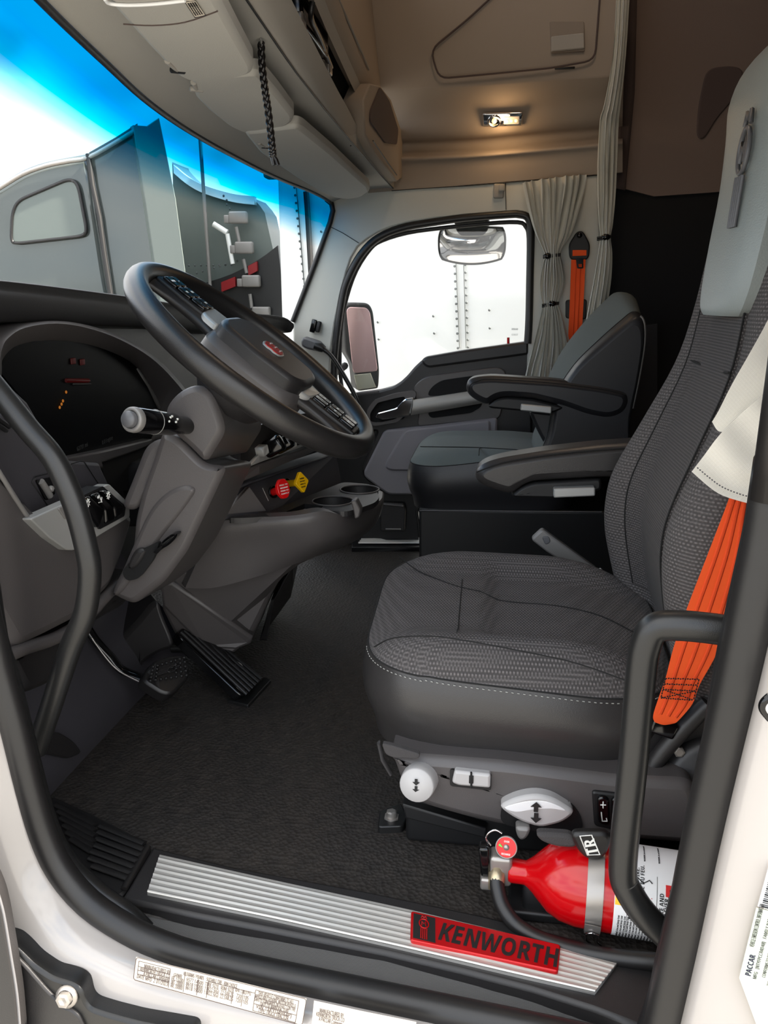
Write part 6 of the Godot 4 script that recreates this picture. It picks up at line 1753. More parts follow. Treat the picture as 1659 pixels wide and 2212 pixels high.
func passenger_seat() -> void:
	var d := thing("passenger_chair", "passenger seat with grey-green cloth centre and black leather bolsters in front of the curtain", "seat")
	var seam := func(x: float, z: float) -> float: return 0.415 + 0.03 * smoothstep(-0.2, 0.1, x)
	var top := func(x: float, z: float) -> float:
		var v := (z + 1.61) / 0.24
		return 0.452 + 0.012 * smoothstep(0.45, 0.8, absf(v)) - 0.02 * smoothstep(0.0, 0.25, x)
	cushion(d, -0.25, 0.24, -1.38, -1.85, seam, top, 0.28, M.passenger_cloth, M.passenger_leather, 0.1)
	for q in [[Vector3(-.2203, .455, -1.471), Vector3(-.1775, .455, -1.4928), Vector3(-.0116, .455, -1.4911), Vector3(.1454, .455, -1.3771)], [Vector3(-.0448, .45, -1.507), Vector3(-.0427, .45, -1.3086)]]:
		var l := []
		for p in cr(q, 5): l.append(Vector3(p.x, top.call(p.x, p.z) + 0.001, p.z))
		var st2 := sf()
		tube(st2, l, 0.0014, 6)
		part("seam", st2, M.dark_thread, d)
	# backrest swept across the width
	var prof := [[0.15, 0.42], [0.155, 0.52], [0.17, 0.62], [0.215, 0.7], [0.28, 0.765], [0.335, 0.815], [0.365, 0.838], [0.385, 0.825], [0.392, 0.77], [0.385, 0.68], [0.37, 0.56], [0.36, 0.42]]
	var rows := []
	for q in [[-1.37, 0.9, 0.0], [-1.375, 0.97, 0.003], [-1.39, 1.0, 0.006], [-1.42, 1.0, 0.012], [-1.48, 1.0, 0.035], [-1.55, 1.0, 0.055], [-1.63, 1.0, 0.06], [-1.7, 1.0, 0.055], [-1.77, 1.0, 0.035], [-1.82, 1.0, 0.012], [-1.84, 0.98, 0.0], [-1.85, 0.9, 0.0]]:
		var row := []
		for p in prof:
			var k := smoothstep(0.6, 0.82, p[1])
			row.append(Vector3(lerpf(0.28, p[0], q[1]) - q[2] * (0.35 if p[0] < 0.37 else 0.0), lerpf(0.62, p[1], q[1]) + q[2] * k * 1.1, q[0]))
		rows.append(row)
	var fine := spline_rows(rows, 4, 3, true)
	var st := sf()
	grid(st, fine.slice(0, 10), true)
	cap(st, fine[0])
	part("backrest_side", st, M.passenger_leather, d)
	st = sf()
	grid(st, fine.slice(9, 25), true)
	part("backrest", st, M.passenger_cloth, d)
	st = sf()
	grid(st, fine.slice(24), true)
	cap(st, fine[fine.size() - 1])
	part("backrest_side", st, M.passenger_leather, d)
	for at in [9, 24]:
		st = sf()
		tube(st, fine[at], 0.0016, 6, true)
		part("seam", st, M.dark_thread, d)
	st = sf()
	tube(st, fine[5].slice(26, 40), 0.004, 6)
	part("back_piping", st, M.grip_grey, d)
	armrest(d, false)
	st = sf()
	prism(st, rp([Vector3(.0902, .5781, -1.43), Vector3(.149, .5725, -1.43), Vector3(.3238, .556, -1.43), Vector3(.3415, .4835, -1.43), Vector3(.318, .4495, -1.43), Vector3(.1546, .4576, -1.43), Vector3(.119, .5187, -1.43)], 0.02), Vector3(0, 0, -0.1), 0.01)
	part("arm_bracket_cover", st, M.passenger_leather, d)
	st = sf()
	prism(st, rp([Vector3(.1501, .5129, -1.42), Vector3(.1902, .5164, -1.42), Vector3(.3264, .4982, -1.42), Vector3(.3239, .4582, -1.42), Vector3(.2643, .4634, -1.42), Vector3(.1604, .4622, -1.42)], 0.015), Vector3(0, 0, -0.06), 0.008)
	part("carpet_skirt", st, M.felt, d)
	st = sf()
	tube(st, cr([Vector3(.2479, .5508, -1.41), Vector3(.2413, .531, -1.41), Vector3(.2498, .518, -1.41), Vector3(.2401, .5085, -1.41)], 4), 0.008, 8)
	for c in [Vector3(.2414, .5225, -1.405), Vector3(.2878, .5143, -1.405)]: lathe(st, c, Vector3(0, 0, 1), [[0, 0.006], [0.008, 0.006], [0.008, 0]], 10)
	part("arm_bracket", st, M.black_bar, d)
	st = sf()
	prism(st, [Vector3(-.2146, .2855, -1.385), Vector3(.4376, .2995, -1.385), Vector3(.4695, -.1151, -1.385), Vector3(-.21, -.155, -1.385)], Vector3(0, 0, -0.42), 0.008)
	part("pedestal", st, M.black, d)
	st = sf()
	tube(st, [Vector3(-.213, .2818, -1.383), Vector3(-.0052, .2875, -1.383), Vector3(.3095, .2956, -1.383)], 0.002, 6)
	part("pedestal_edge", st, M.stalk_grey, d)
	st = sf()
	tube(st, cr([Vector3(-.2152, .2912, -1.39), Vector3(-.2219, .2769, -1.39), Vector3(-.216, .2417, -1.39), Vector3(-.2128, .199, -1.39)], 4), 0.004, 6)
	part("release_cable", st, M.black_bar, d)
# ---------------------------------------------------------------- passenger door, curtains, belts
func passenger_door() -> void:
	var d := thing("door_1", "dark passenger door panel with chrome handle and grey pull bar", "door")
	d.set_meta("kind", "structure")
	var st := sf()
	prism(st, rp([Vector3(-.6164, .5112, -1.975), Vector3(-.5565, .5438, -1.975), Vector3(-.494, .5547, -1.975), Vector3(-.4169, .5657, -1.975), Vector3(-.367, .5796, -1.975), Vector3(-.3406, .5963, -1.975), Vector3(-.3143, .621, -1.975), Vector3(-.2899, .6504, -1.975), Vector3(-.264, .6748, -1.975), Vector3(-.1205, .7032, -1.975), Vector3(.0974, .7411, -1.975), Vector3(.1165, .735, -1.975), Vector3(.1439, .1138, -1.975), Vector3(-.2679, .1168, -1.975), Vector3(-.2942, .186, -1.975), Vector3(-.3831, .1849, -1.975), Vector3(-.4689, .2416, -1.975), Vector3(-.4825, .2759, -1.975), Vector3(-.4222, .4225, -1.975), Vector3(-.5846, .368, -1.975)], 0.01), Vector3(0, 0, -0.06), 0.008)
	part("upper_panel", st, M.dash_dark, d)
	st = sf()
	prism(st, rp([Vector3(-.3942, .4279, -1.955), Vector3(-.2119, .4499, -1.955), Vector3(.007, .4804, -1.955), Vector3(.0069, .3852, -1.955), Vector3(-.0083, .1997, -1.955), Vector3(-.3805, .1897, -1.955), Vector3(-.4657, .2512, -1.955), Vector3(-.4707, .2717, -1.955)], 0.015), Vector3(0, 0, -0.03), 0.008)
	var lp := part("lower_panel", st, M.door_blue, d)
	st = sf()
	prism(st, rp([Vector3(-.32, .4322, -1.948), Vector3(-.0169, .4744, -1.948), Vector3(-.011, .2893, -1.948), Vector3(-.3679, .2794, -1.948), Vector3(-.3916, .289, -1.948), Vector3(-.3882, .313, -1.948)], 0.02), Vector3(0, 0, -0.02), 0.008)
	part("map_pocket", st, M.door_blue, lp)
	st = sf()
	prism(st, rp([Vector3(-.2641, .676, -1.958), Vector3(-.2497, .6873, -1.958), Vector3(-.1199, .7106, -1.958), Vector3(.0377, .7338, -1.958), Vector3(.103, .7435, -1.958), Vector3(.105, .6984, -1.958), Vector3(.0394, .6884, -1.958), Vector3(-.1189, .6663, -1.958), Vector3(-.2395, .6491, -1.958), Vector3(-.2591, .6601, -1.958)], 0.01), Vector3(0, 0, -0.04), 0.008)
	part("belt_pad", st, M.dash_dark, d)
	# pocket arch and grip
	st = sf()
	prism(st, rp([Vector3(-.2929, .5787, -1.962), Vector3(-.2719, .6049, -1.962), Vector3(-.2394, .6215, -1.962), Vector3(-.1184, .639, -1.962), Vector3(.001, .6546, -1.962), Vector3(.0284, .6438, -1.962), Vector3(.0365, .5962, -1.962), Vector3(.0152, .4747, -1.962), Vector3(-.1142, .4607, -1.962), Vector3(-.2784, .4409, -1.962), Vector3(-.2707, .494, -1.962)], 0.02), Vector3(0, 0, -0.02), 0.004)
	part("arch", st, M.dash, d)
	st = sf()
	prism(st, rp([Vector3(-.2428, .551, -1.955), Vector3(-.2302, .5803, -1.955), Vector3(-.1948, .6066, -1.955), Vector3(-.1176, .6188, -1.955), Vector3(-.0062, .6345, -1.955), Vector3(.0132, .6252, -1.955), Vector3(.0118, .5725, -1.955), Vector3(-.1163, .561, -1.955)], 0.02), Vector3(0, 0, -0.02))
	part("pocket", st, M.dark, d)
	st = sf()
	prism(st, rp([Vector3(-.2388, .4922, -1.955), Vector3(-.0478, .5314, -1.955), Vector3(-.0537, .5151, -1.955), Vector3(-.0855, .495, -1.955), Vector3(-.2205, .4745, -1.955), Vector3(-.232, .4792, -1.955)], 0.008), Vector3(0, 0, -0.01))
	part("lower_slot", st, M.dark, d)
	st = sf()
	var rows := [[Vector3(-.2899, .5396, -1.935), Vector3(-.1958, .554, -1.935), Vector3(-.1028, .5698, -1.935), Vector3(-.0045, .5856, -1.935)], [Vector3(-.288, .5255, -1.918), Vector3(-.1944, .5431, -1.918), Vector3(-.1019, .559, -1.918), Vector3(-.0041, .5763, -1.918)], [Vector3(-.2927, .5027, -1.918), Vector3(-.1941, .5206, -1.918), Vector3(-.1013, .5366, -1.918), Vector3(-.0191, .5523, -1.918)], [Vector3(-.2981, .4849, -1.94), Vector3(-.1953, .5032, -1.94), Vector3(-.1018, .521, -1.94), Vector3(-.0188, .5369, -1.94)]]
	sheet(st, spline_rows(rows, 3, 4), Vector3(0, 0, -0.02))
	part("pull_bar", st, M.bar_grey, d).set_meta("label", "light grey pull bar")
	# handle bezel and lever
	st = sf()
	frame(st, rp([Vector3(-.4579, .4681, -1.945), Vector3(-.4544, .5029, -1.945), Vector3(-.4293, .5361, -1.945), Vector3(-.3599, .5584, -1.945), Vector3(-.2911, .5724, -1.945), Vector3(-.278, .5645, -1.945), Vector3(-.2843, .5417, -1.945), Vector3(-.3203, .5346, -1.945), Vector3(-.3233, .4789, -1.945), Vector3(-.3464, .4586, -1.945), Vector3(-.4329, .442, -1.945)], 0.01), rp([Vector3(-.4429, .4567, -1.945), Vector3(-.4444, .4882, -1.945), Vector3(-.4177, .5265, -1.945), Vector3(-.3599, .5422, -1.945), Vector3(-.3172, .551, -1.945), Vector3(-.3203, .5281, -1.945), Vector3(-.3266, .487, -1.945), Vector3(-.3563, .4683, -1.945), Vector3(-.4095, .4557, -1.945)], 0.01), Vector3(0, 0, -0.03))
	part("handle_bezel", st, M.dash, d)
	st = sf()
	prism(st, rp([Vector3(-.4502, .451, -1.96), Vector3(-.45, .4894, -1.96), Vector3(-.4232, .5279, -1.96), Vector3(-.3188, .5525, -1.96), Vector3(-.3216, .4685, -1.96), Vector3(-.3615, .4595, -1.96)], 0.01), Vector3(0, 0, -0.01))
	part("handle_recess", st, M.dark, d)
	st = sf()
	prism(st, rp([Vector3(-.4223, .4758, -1.93), Vector3(-.4156, .4924, -1.93), Vector3(-.3777, .5029, -1.93), Vector3(-.3481, .5116, -1.93), Vector3(-.3318, .5298, -1.93), Vector3(-.3187, .5429, -1.93), Vector3(-.2862, .5483, -1.93), Vector3(-.2924, .5142, -1.93), Vector3(-.3003, .483, -1.93), Vector3(-.3446, .4773, -1.93), Vector3(-.3991, .468, -1.93)], 0.006), Vector3(0, 0, -0.02), 0.004)
	part("door_lever", st, M.chrome, d).set_meta("label", "chrome door lever")
	st = sf()
	prism(st, rp([Vector3(-.5442, .5529, -1.955), Vector3(-.4141, .5696, -1.955), Vector3(-.4141, .5614, -1.955), Vector3(-.536, .5431, -1.955)], 0.003), Vector3(0, 0, -0.01), 0.002)
	part("sill_vent", st, M.dash, d)
	# window rubber
	st = sf()
	tube(st, cr([Vector3(.1004, .7356, -1.962), Vector3(.1016, .8159, -1.962), Vector3(.0988, .9522, -1.962), Vector3(.0961, 1.0853, -1.962), Vector3(.093, 1.1217, -1.962), Vector3(.0798, 1.1465, -1.962), Vector3(.0524, 1.1541, -1.962), Vector3(.0221, 1.1544, -1.962), Vector3(-.1273, 1.1446, -1.962), Vector3(-.2384, 1.1311, -1.962), Vector3(-.3196, 1.1187, -1.962), Vector3(-.3825, 1.1, -1.962), Vector3(-.4301, 1.075, -1.962), Vector3(-.467, 1.0406, -1.962), Vector3(-.4963, .9998, -1.962), Vector3(-.5243, .9447, -1.962), Vector3(-.5412, .892, -1.962), Vector3(-.5627, .7659, -1.962), Vector3(-.5743, .6532, -1.962), Vector3(-.576, .545, -1.962)], 3), 0.013, 10)
	struct("trim_window_rubber", st, M.black_rubber, "thick black rubber frame round the passenger window")
	st = sf()
	tube(st, cr([Vector3(.0947, .7374, -1.985), Vector3(.0962, .8152, -1.985), Vector3(.0934, .9527, -1.985), Vector3(.0895, 1.0795, -1.985), Vector3(.0788, 1.1164, -1.985), Vector3(.0507, 1.1313, -1.985), Vector3(-.0535, 1.128, -1.985), Vector3(-.2087, 1.1148, -1.985), Vector3(-.3188, 1.101, -1.985), Vector3(-.4063, 1.0762, -1.985), Vector3(-.4465, 1.0492, -1.985), Vector3(-.4954, .979, -1.985), Vector3(-.529, .892, -1.985), Vector3(-.55, .7971, -1.985), Vector3(-.5586, .6516, -1.985), Vector3(-.5497, .5594, -1.985)], 3), 0.007, 8)
	struct("trim_window_channel", st, M.dash_dark, "dark inner glass channel of the passenger window")
	st = sf()
	prism(st, [Vector3(.0938, 1.1442, -1.97), Vector3(.1256, 1.1409, -1.97), Vector3(.132, .7354, -1.97), Vector3(.1038, .7352, -1.97)], Vector3(0, 0, -0.02), 0.003)
	struct("trim_door_edge", st, M.pillar_grey, "pale grey door edge strip between window rubber and curtain")
	st = sf()
	prism(st, [Vector3(.1007, .7453, -1.985), Vector3(.5285, .8016, -1.985), Vector3(.6071, -.187, -1.985), Vector3(.1415, -.2104, -1.985)], Vector3(0, 0, -0.04))
	struct("trim_post_lower", st, M.dash_dark, "dark lower door post behind the passenger seat")
	st = sf()
	prism(st, [Vector3(-.7243, .5451, -2), Vector3(-.5612, .5375, -2), Vector3(-.2829, .522, -2), Vector3(-.2685, -.0517, -2), Vector3(-.7409, -.0715, -2)], Vector3(0, 0, -0.03))
	struct("trim_dash_end", st, M.black, "dark gap between the end of the dashboard and the passenger door")
	# dark boxes and sill below the door
	st = sf()
	prism(st, [Vector3(-.6402, .1732, -2.06), Vector3(-.2678, .1847, -2.06), Vector3(-.2656, -.0148, -2.06), Vector3(-.6439, -.0298, -2.06)], Vector3(0, 0, -0.05))
	struct("trim_door_step", st, M.black, "dark recess below the passenger door")
	var lb := thing("door_step_box", "small dark plastic bin on the passenger step below the door panel", "bin")
	st = sf()
	prism(st, rp([Vector3(-.4127, .1566, -1.965), Vector3(-.3236, .156, -1.965), Vector3(-.3166, .1352, -1.965), Vector3(-.3195, .0503, -1.965), Vector3(-.4094, .0469, -1.965)], 0.006), Vector3(0, 0, -0.03), 0.004)
	part("body", st, M.dash_dark, lb)
	st = sf()
	tube(st, [Vector3(-.412, .1525, -1.96), Vector3(-.323, .1485, -1.96)], 0.004, 6)
	part("rim", st, M.dash, lb)
	st = sf()
	tube(st, [Vector3(-.3897, .058, -1.96), Vector3(-.3328, .0601, -1.96)], 0.003, 6)
	part("clip", st, M.grip_grey, lb)
	var ps := thing("passenger_sill_plate", "short ribbed aluminium scuff plate at the foot of the passenger door", "scuff plate")
	st = sf()
	rows_ribbed(st, rs([Vector3(-.4842, .004, -2.0293), Vector3(-.2487, .004, -2.0673)], 8), rs([Vector3(-.4895, .004, -1.9418), Vector3(-.2409, .004, -1.9753)], 8), 4, 0.006, Vector3.UP)
	part("ribbed_plate", st, M.plate_pale, ps)
	st = sf()
	prism(st, [Vector3(-.5337, -.002, -2.0563), Vector3(-.2343, -.002, -2.1095), Vector3(-.2221, -.002, -1.956), Vector3(-.5087, -.002, -1.9116)], Vector3(0, -0.02, 0), 0.003)
	part("base", st, M.black, ps)
	# microphone-like cable and small sensor on the pillar
	var g := thing("pillar_lamp", "small gooseneck lamp with grey head and black stem on the far windscreen pillar", "lamp")
	st = sf()
	prism(st, rp([Vector3(-.6785, .7459, -1.9), Vector3(-.6683, .757, -1.9), Vector3(-.6131, .74, -1.9), Vector3(-.6068, .7275, -1.9), Vector3(-.6138, .7053, -1.9), Vector3(-.6628, .7144, -1.9), Vector3(-.679, .7238, -1.9)], 0.01), Vector3(0, 0, -0.035), 0.008)
	part("head", st, M.stalk_grey, g)
	st = sf()
	tube(st, [Vector3(-.6319, .7252, -1.91), Vector3(-.6091, .719, -1.91), Vector3(-.5993, .7128, -1.91)], [0.016, 0.016, 0.012], 12)
	part("collar", st, M.black_bar, g)
	st = sf()
	tube(st, cr([Vector3(-.6091, .7174, -1.91), Vector3(-.5799, .6971, -1.91), Vector3(-.551, .6576, -1.91), Vector3(-.5221, .6099, -1.91), Vector3(-.4995, .57, -1.91), Vector3(-.4834, .533, -1.91), Vector3(-.4737, .4973, -1.91)], 4), 0.008, 10)
	part("stem", st, M.black_bar, g)
	var cd := thing("pillar_clip", "small black clip block on the grey pillar beside the windscreen", "clip")
	st = sf()
	rbox(st, Vector3(-.6431, .7916, -1.945), Vector3(0.018, 0.045, 0.016), 0.003, Basis(Vector3(0, 0, 1), -0.25))
	part("front_block", st, M.black_gloss, cd)
	st = sf()
	rbox(st, Vector3(-.626, .7883, -1.95), Vector3(0.016, 0.038, 0.02), 0.005, Basis(Vector3(0, 0, 1), -0.25))
	part("rear_block", st, M.black, cd)
	# curtains
	curtain("window_curtain", "grey pleated curtain beside the passenger window, tied twice with black cords", [[[Vector3(.0596, 1.2483, -1.925), Vector3(.2603, 1.2699, -1.925)], 0.014], [[Vector3(.0685, 1.2116, -1.925), Vector3(.2569, 1.2297, -1.925)], 0.014], [[Vector3(.0842, 1.1544, -1.922), Vector3(.2429, 1.1638, -1.922)], 0.012], [[Vector3(.1063, 1.0895, -1.918), Vector3(.2232, 1.0913, -1.918)], 0.01], [[Vector3(.1337, 1.0385, -1.912), Vector3(.1946, 1.0381, -1.912)], 0.007], [[Vector3(.1405, 1.0196, -1.912), Vector3(.1911, 1.0193, -1.912)], 0.006], [[Vector3(.1343, .992, -1.912), Vector3(.1984, .9946, -1.912)], 0.01], [[Vector3(.1291, .9437, -1.912), Vector3(.2084, .9465, -1.912)], 0.012], [[Vector3(.1344, .895, -1.912), Vector3(.2019, .8979, -1.912)], 0.009], [[Vector3(.1417, .8667, -1.912), Vector3(.1929, .8697, -1.912)], 0.006], [[Vector3(.1373, .8323, -1.912), Vector3(.2067, .8355, -1.912)], 0.01], [[Vector3(.1248, .7719, -1.912), Vector3(.2282, .7725, -1.912)], 0.014], [[Vector3(.1106, .7107, -1.912), Vector3(.2437, .7119, -1.912)], 0.016], [[Vector3(.0963, .6488, -1.912), Vector3(.2532, .6506, -1.912)], 0.018], [[Vector3(.0865, .5862, -1.912), Vector3(.2597, .5887, -1.912)], 0.018]], 8, [[Vector3(.15, 1.0187, -1.893), Vector3(.137, 1.0191, -1.9), Vector3(.1915, 1.0245, -1.9)], [Vector3(.1722, .8684, -1.893), Vector3(.1398, .8638, -1.9), Vector3(.1935, .8713, -1.9)]])
	curtain("sleeper_curtain", "grey sleeper curtain hanging narrow against the dark post, tied once with a black cord", [[[Vector3(.3017, 1.7687, -1.785), Vector3(.3393, 1.767, -1.785)], 0.008], [[Vector3(.3029, 1.5759, -1.785), Vector3(.34, 1.5746, -1.785)], 0.01], [[Vector3(.2875, 1.4455, -1.785), Vector3(.3336, 1.438, -1.785)], 0.011], [[Vector3(.2768, 1.4014, -1.785), Vector3(.3323, 1.3974, -1.785)], 0.012], [[Vector3(.2778, 1.2983, -1.785), Vector3(.3353, 1.2945, -1.785)], 0.012], [[Vector3(.2844, 1.193, -1.785), Vector3(.337, 1.1895, -1.785)], 0.011], [[Vector3(.2922, 1.1125, -1.785), Vector3(.3341, 1.1094, -1.785)], 0.008], [[Vector3(.2992, 1.0691, -1.785), Vector3(.33, 1.0661, -1.785)], 0.006], [[Vector3(.295, 1.0241, -1.785), Vector3(.3372, 1.021, -1.785)], 0.009], [[Vector3(.287, .948, -1.785), Vector3(.3392, .9479, -1.785)], 0.012], [[Vector3(.2765, .8637, -1.785), Vector3(.3349, .8638, -1.785)], 0.013], [[Vector3(.2652, .7635, -1.785), Vector3(.3285, .7639, -1.785)], 0.014], [[Vector3(.2539, .6318, -1.785), Vector3(.334, .6328, -1.785)], 0.014]], 4, [[Vector3(.3164, 1.0677, -1.765), Vector3(.2913, 1.0658, -1.775), Vector3(.3298, 1.0709, -1.775)]])
	# passenger belt
	var b := thing("passenger_seat_belt", "orange seat belt hanging from a black anchor beside the curtain", "seat belt")
	st = sf()
	prism(st, rp([Vector3(.2439, 1.0984, -1.94), Vector3(.2631, 1.0982, -1.94), Vector3(.2877, 1.0577, -1.94), Vector3(.2871, 1.0185, -1.94), Vector3(.2789, 1.0069, -1.94), Vector3(.2326, 1.0072, -1.94), Vector3(.223, 1.0189, -1.94), Vector3(.2194, 1.0582, -1.94)], 0.012), Vector3(0, 0, -0.02), 0.004)
	part("anchor", st, M.black, b)
	st = sf()
	lathe(st, Vector3(.2518, 1.0852, -1.938), Vector3(0, 0, 1), [[0.0, 0.003], [0.008, 0.002], [0.009, 0.0]], 12)
	part("anchor_bolt", st, M.black_gloss, b)
	st = sf()
	prism(st, [Vector3(.232, 1.039, -1.936), Vector3(.2766, 1.0387, -1.936), Vector3(.2776, 1.0213, -1.936), Vector3(.2331, 1.0201, -1.936)], Vector3(0, 0, -0.003), 0.001)
	part("anchor_loop", st, M.orange_web, b)
	st = sf()
	sheet(st, spline_rows([[Vector3(.2291, 1.0085, -1.935), Vector3(.2515, 1.0083, -1.935), Vector3(.2753, 1.0097, -1.935)], [Vector3(.2315, .8771, -1.93), Vector3(.2541, .8771, -1.93), Vector3(.2764, .8801, -1.93)], [Vector3(.2328, .7413, -1.93), Vector3(.2557, .7414, -1.93), Vector3(.2768, .7446, -1.93)], [Vector3(.2342, .6021, -1.93), Vector3(.2573, .6024, -1.93), Vector3(.2789, .6027, -1.93)]], 2, 3), Vector3(0, 0, -0.003))
	var wb := part("webbing", st, M.orange_web, b)
	for o in [0.35, 0.65]:
		st = sf()
		tube(st, [Vector3(.229, 1.0084, -1.933).lerp(Vector3(.2751, 1.0096, -1.933), o), Vector3(.2313, .8771, -1.928).lerp(Vector3(.2763, .8801, -1.928), o), Vector3(.2327, .7414, -1.928).lerp(Vector3(.2766, .7447, -1.928), o)], 0.0016, 6)
		part("web_rib", st, M.orange_dark, wb)
	st = sf()
	frame(st, [Vector3(.2432, 1.0125, -1.928), Vector3(.267, 1.0123, -1.928), Vector3(.2689, .9803, -1.928), Vector3(.2495, .9804, -1.928)], [Vector3(.2517, .995, -1.928), Vector3(.2636, .9949, -1.928), Vector3(.2642, .9847, -1.928), Vector3(.2537, .9847, -1.928)], Vector3(0, 0, -0.004), 24)
	part("tongue", st, M.black_gloss, b)
	st = sf()
	prism(st, rp([Vector3(.2189, .88, -1.945), Vector3(.2883, .883, -1.945), Vector3(.2892, .817, -1.945), Vector3(.2221, .8197, -1.945)], 0.01), Vector3(0, 0, -0.02), 0.003)
	part("guide", st, M.black, b)

func curtain(called: String, label: String, lv: Array, pleats: int, ties: Array) -> void:
	var d := thing(called, label, "curtain")
	var rows := []
	var m := pleats * 10
	for q in lv:
		var a: Vector3 = q[0][0]
		var b: Vector3 = q[0][1]
		var row := []
		for j in m + 1:
			var u := float(j) / m
			var w := u + 0.022 * sin(u * 17.0 + a.y * 9.0)
			var s := sin(TAU * pleats * w + 0.6 * sin(a.y * 14.0))
			var p := a.lerp(b, u)
			p.z += float(q[1]) * (1.0 - pow(1.0 - absf(s), 1.6) ) * signf(s) + 0.02 * sin(PI * u)
			p.x += 0.003 * cos(TAU * pleats * w)
			row.append(p)
		rows.append(row)
	var cols := []
	for j in m + 1:
		var c := []
		for r in rows: c.append(r[j])
		cols.append(cr(c, 4))
	var st := sf()
	sheet(st, cols, Vector3(0, 0, -0.004))
	part("cloth", st, M.curtain, d)
	for t in ties:
		st = sf()
		tube(st, [t[1], t[0] + Vector3(0, 0.002, 0), t[2]], 0.004, 6)
		tube(st, [t[1] - Vector3(0, 0.006, 0), t[0] - Vector3(0, 0.004, 0), t[2] - Vector3(0, 0.004, 0)], 0.003, 6)
		part("tie_cord", st, M.black, d)
		st = sf()
		ball(st, t[0], 0.0115, 12, Vector3(1.15, 0.9, 0.9))
		part("tie_bead", st, M.black_gloss, d)

# ---------------------------------------------------------------- grab bars, extinguisher, belt, visors, stickers
func small_things() -> void:
	var st := sf()
	tube(st, cr([Vector3(-.7592, .8545, -.1154), Vector3(-.7144, .7918, -.1086), Vector3(-.688, .7604, -.1046), Vector3(-.6484, .7133, -.0986), Vector3(-.6137, .6756, -.0933), Vector3(-.5936, .6338, -.0902), Vector3(-.5807, .5937, -.0883), Vector3(-.5711, .5405, -.0868), Vector3(-.5697, .5094, -.0866), Vector3(-.5768, .4699, -.0877), Vector3(-.588, .4364, -.0894), Vector3(-.6154, .3855, -.0935), Vector3(-.651, .305, -.0989), Vector3(-.679, .242, -.1032), Vector3(-.6972, .2029, -.106)], 5), 0.0165, 16)
	solo("front_grab_bar", st, M.black_bar, "long bent black grab bar in front of the instrument screen", "grab bar")
	st = sf()
	tube(st, rp([Vector3(.2788, .5283, .0724), Vector3(.2571, .5307, .0691), Vector3(.2143, .5308, .0626), Vector3(.1864, .5264, .0583), Vector3(.1794, .4981, .0573), Vector3(.178, .4758, .0571), Vector3(.1777, .3434, .057), Vector3(.1749, .2369, .0566), Vector3(.1758, .1918, .0567), Vector3(.1813, .1761, .0576), Vector3(.2019, .1434, .0607), Vector3(.2294, .1199, .0649), Vector3(.2517, .1007, .0683)], 0.05, 8, false), 0.0175, 16)
	solo("rear_grab_bar", st, M.black_bar, "black D-shaped grab bar on the rear door post beside the extinguisher", "grab bar")
	extinguisher()
	driver_belt()
	visors()
	cord()
	stickers()

func cyl_pt(c: Vector3, ax: Vector3, r: float, s: float, ang: float) -> Vector3:
	var u := Vector3(0, 0, 1)
	u = (u - ax * u.dot(ax)).normalized()
	var w := ax.cross(u).normalized()
	if w.y < 0: w = -w
	return c + ax * s + u * cos(ang) * r + w * sin(ang) * r

# lettering bent round a cylinder, running up its side
func letters_round(st: SurfaceTool, text: String, c: Vector3, ax: Vector3, r: float, s: float, ang: float, height: float, bold := false, along := false) -> void:
	var t2 := SurfaceTool.new()
	t2.begin(Mesh.PRIMITIVE_TRIANGLES)
	letters(t2, text, Vector3.ZERO, Vector3.RIGHT, Vector3.UP, height, 0.0003, bold, false)
	var arr := t2.commit_to_arrays()
	if arr[Mesh.ARRAY_VERTEX] == null: return
	var vs: PackedVector3Array = arr[Mesh.ARRAY_VERTEX]
	sg(st, true)
	for i in range(0, vs.size(), 3):
		var q := []
		for k in 3:
			var v: Vector3 = vs[i + k]
			if along: q.append(cyl_pt(c, ax, r + v.z, s + v.x, ang + v.y / r))
			else: q.append(cyl_pt(c, ax, r + v.z, s - v.y, ang + v.x / r))
		tri(st, q[0], q[1], q[2])

func patch_round(st: SurfaceTool, c: Vector3, ax: Vector3, r: float, s0: float, s1: float, a0: float, a1: float, th := 0.0006) -> void:
	var rows := []
	for i in 2:
		var row := []
		for j in 25: row.append(cyl_pt(c, ax, r, s0 if i == 0 else s1, lerpf(a0, a1, j / 24.0)))
		rows.append(row)
	grid(st, rows)
	rows = []
	for i in 2:
		var row := []
		for j in 25: row.append(cyl_pt(c, ax, r - th, s0 if i == 0 else s1, lerpf(a0, a1, j / 24.0)))
		rows.append(row)
	grid(st, rows)

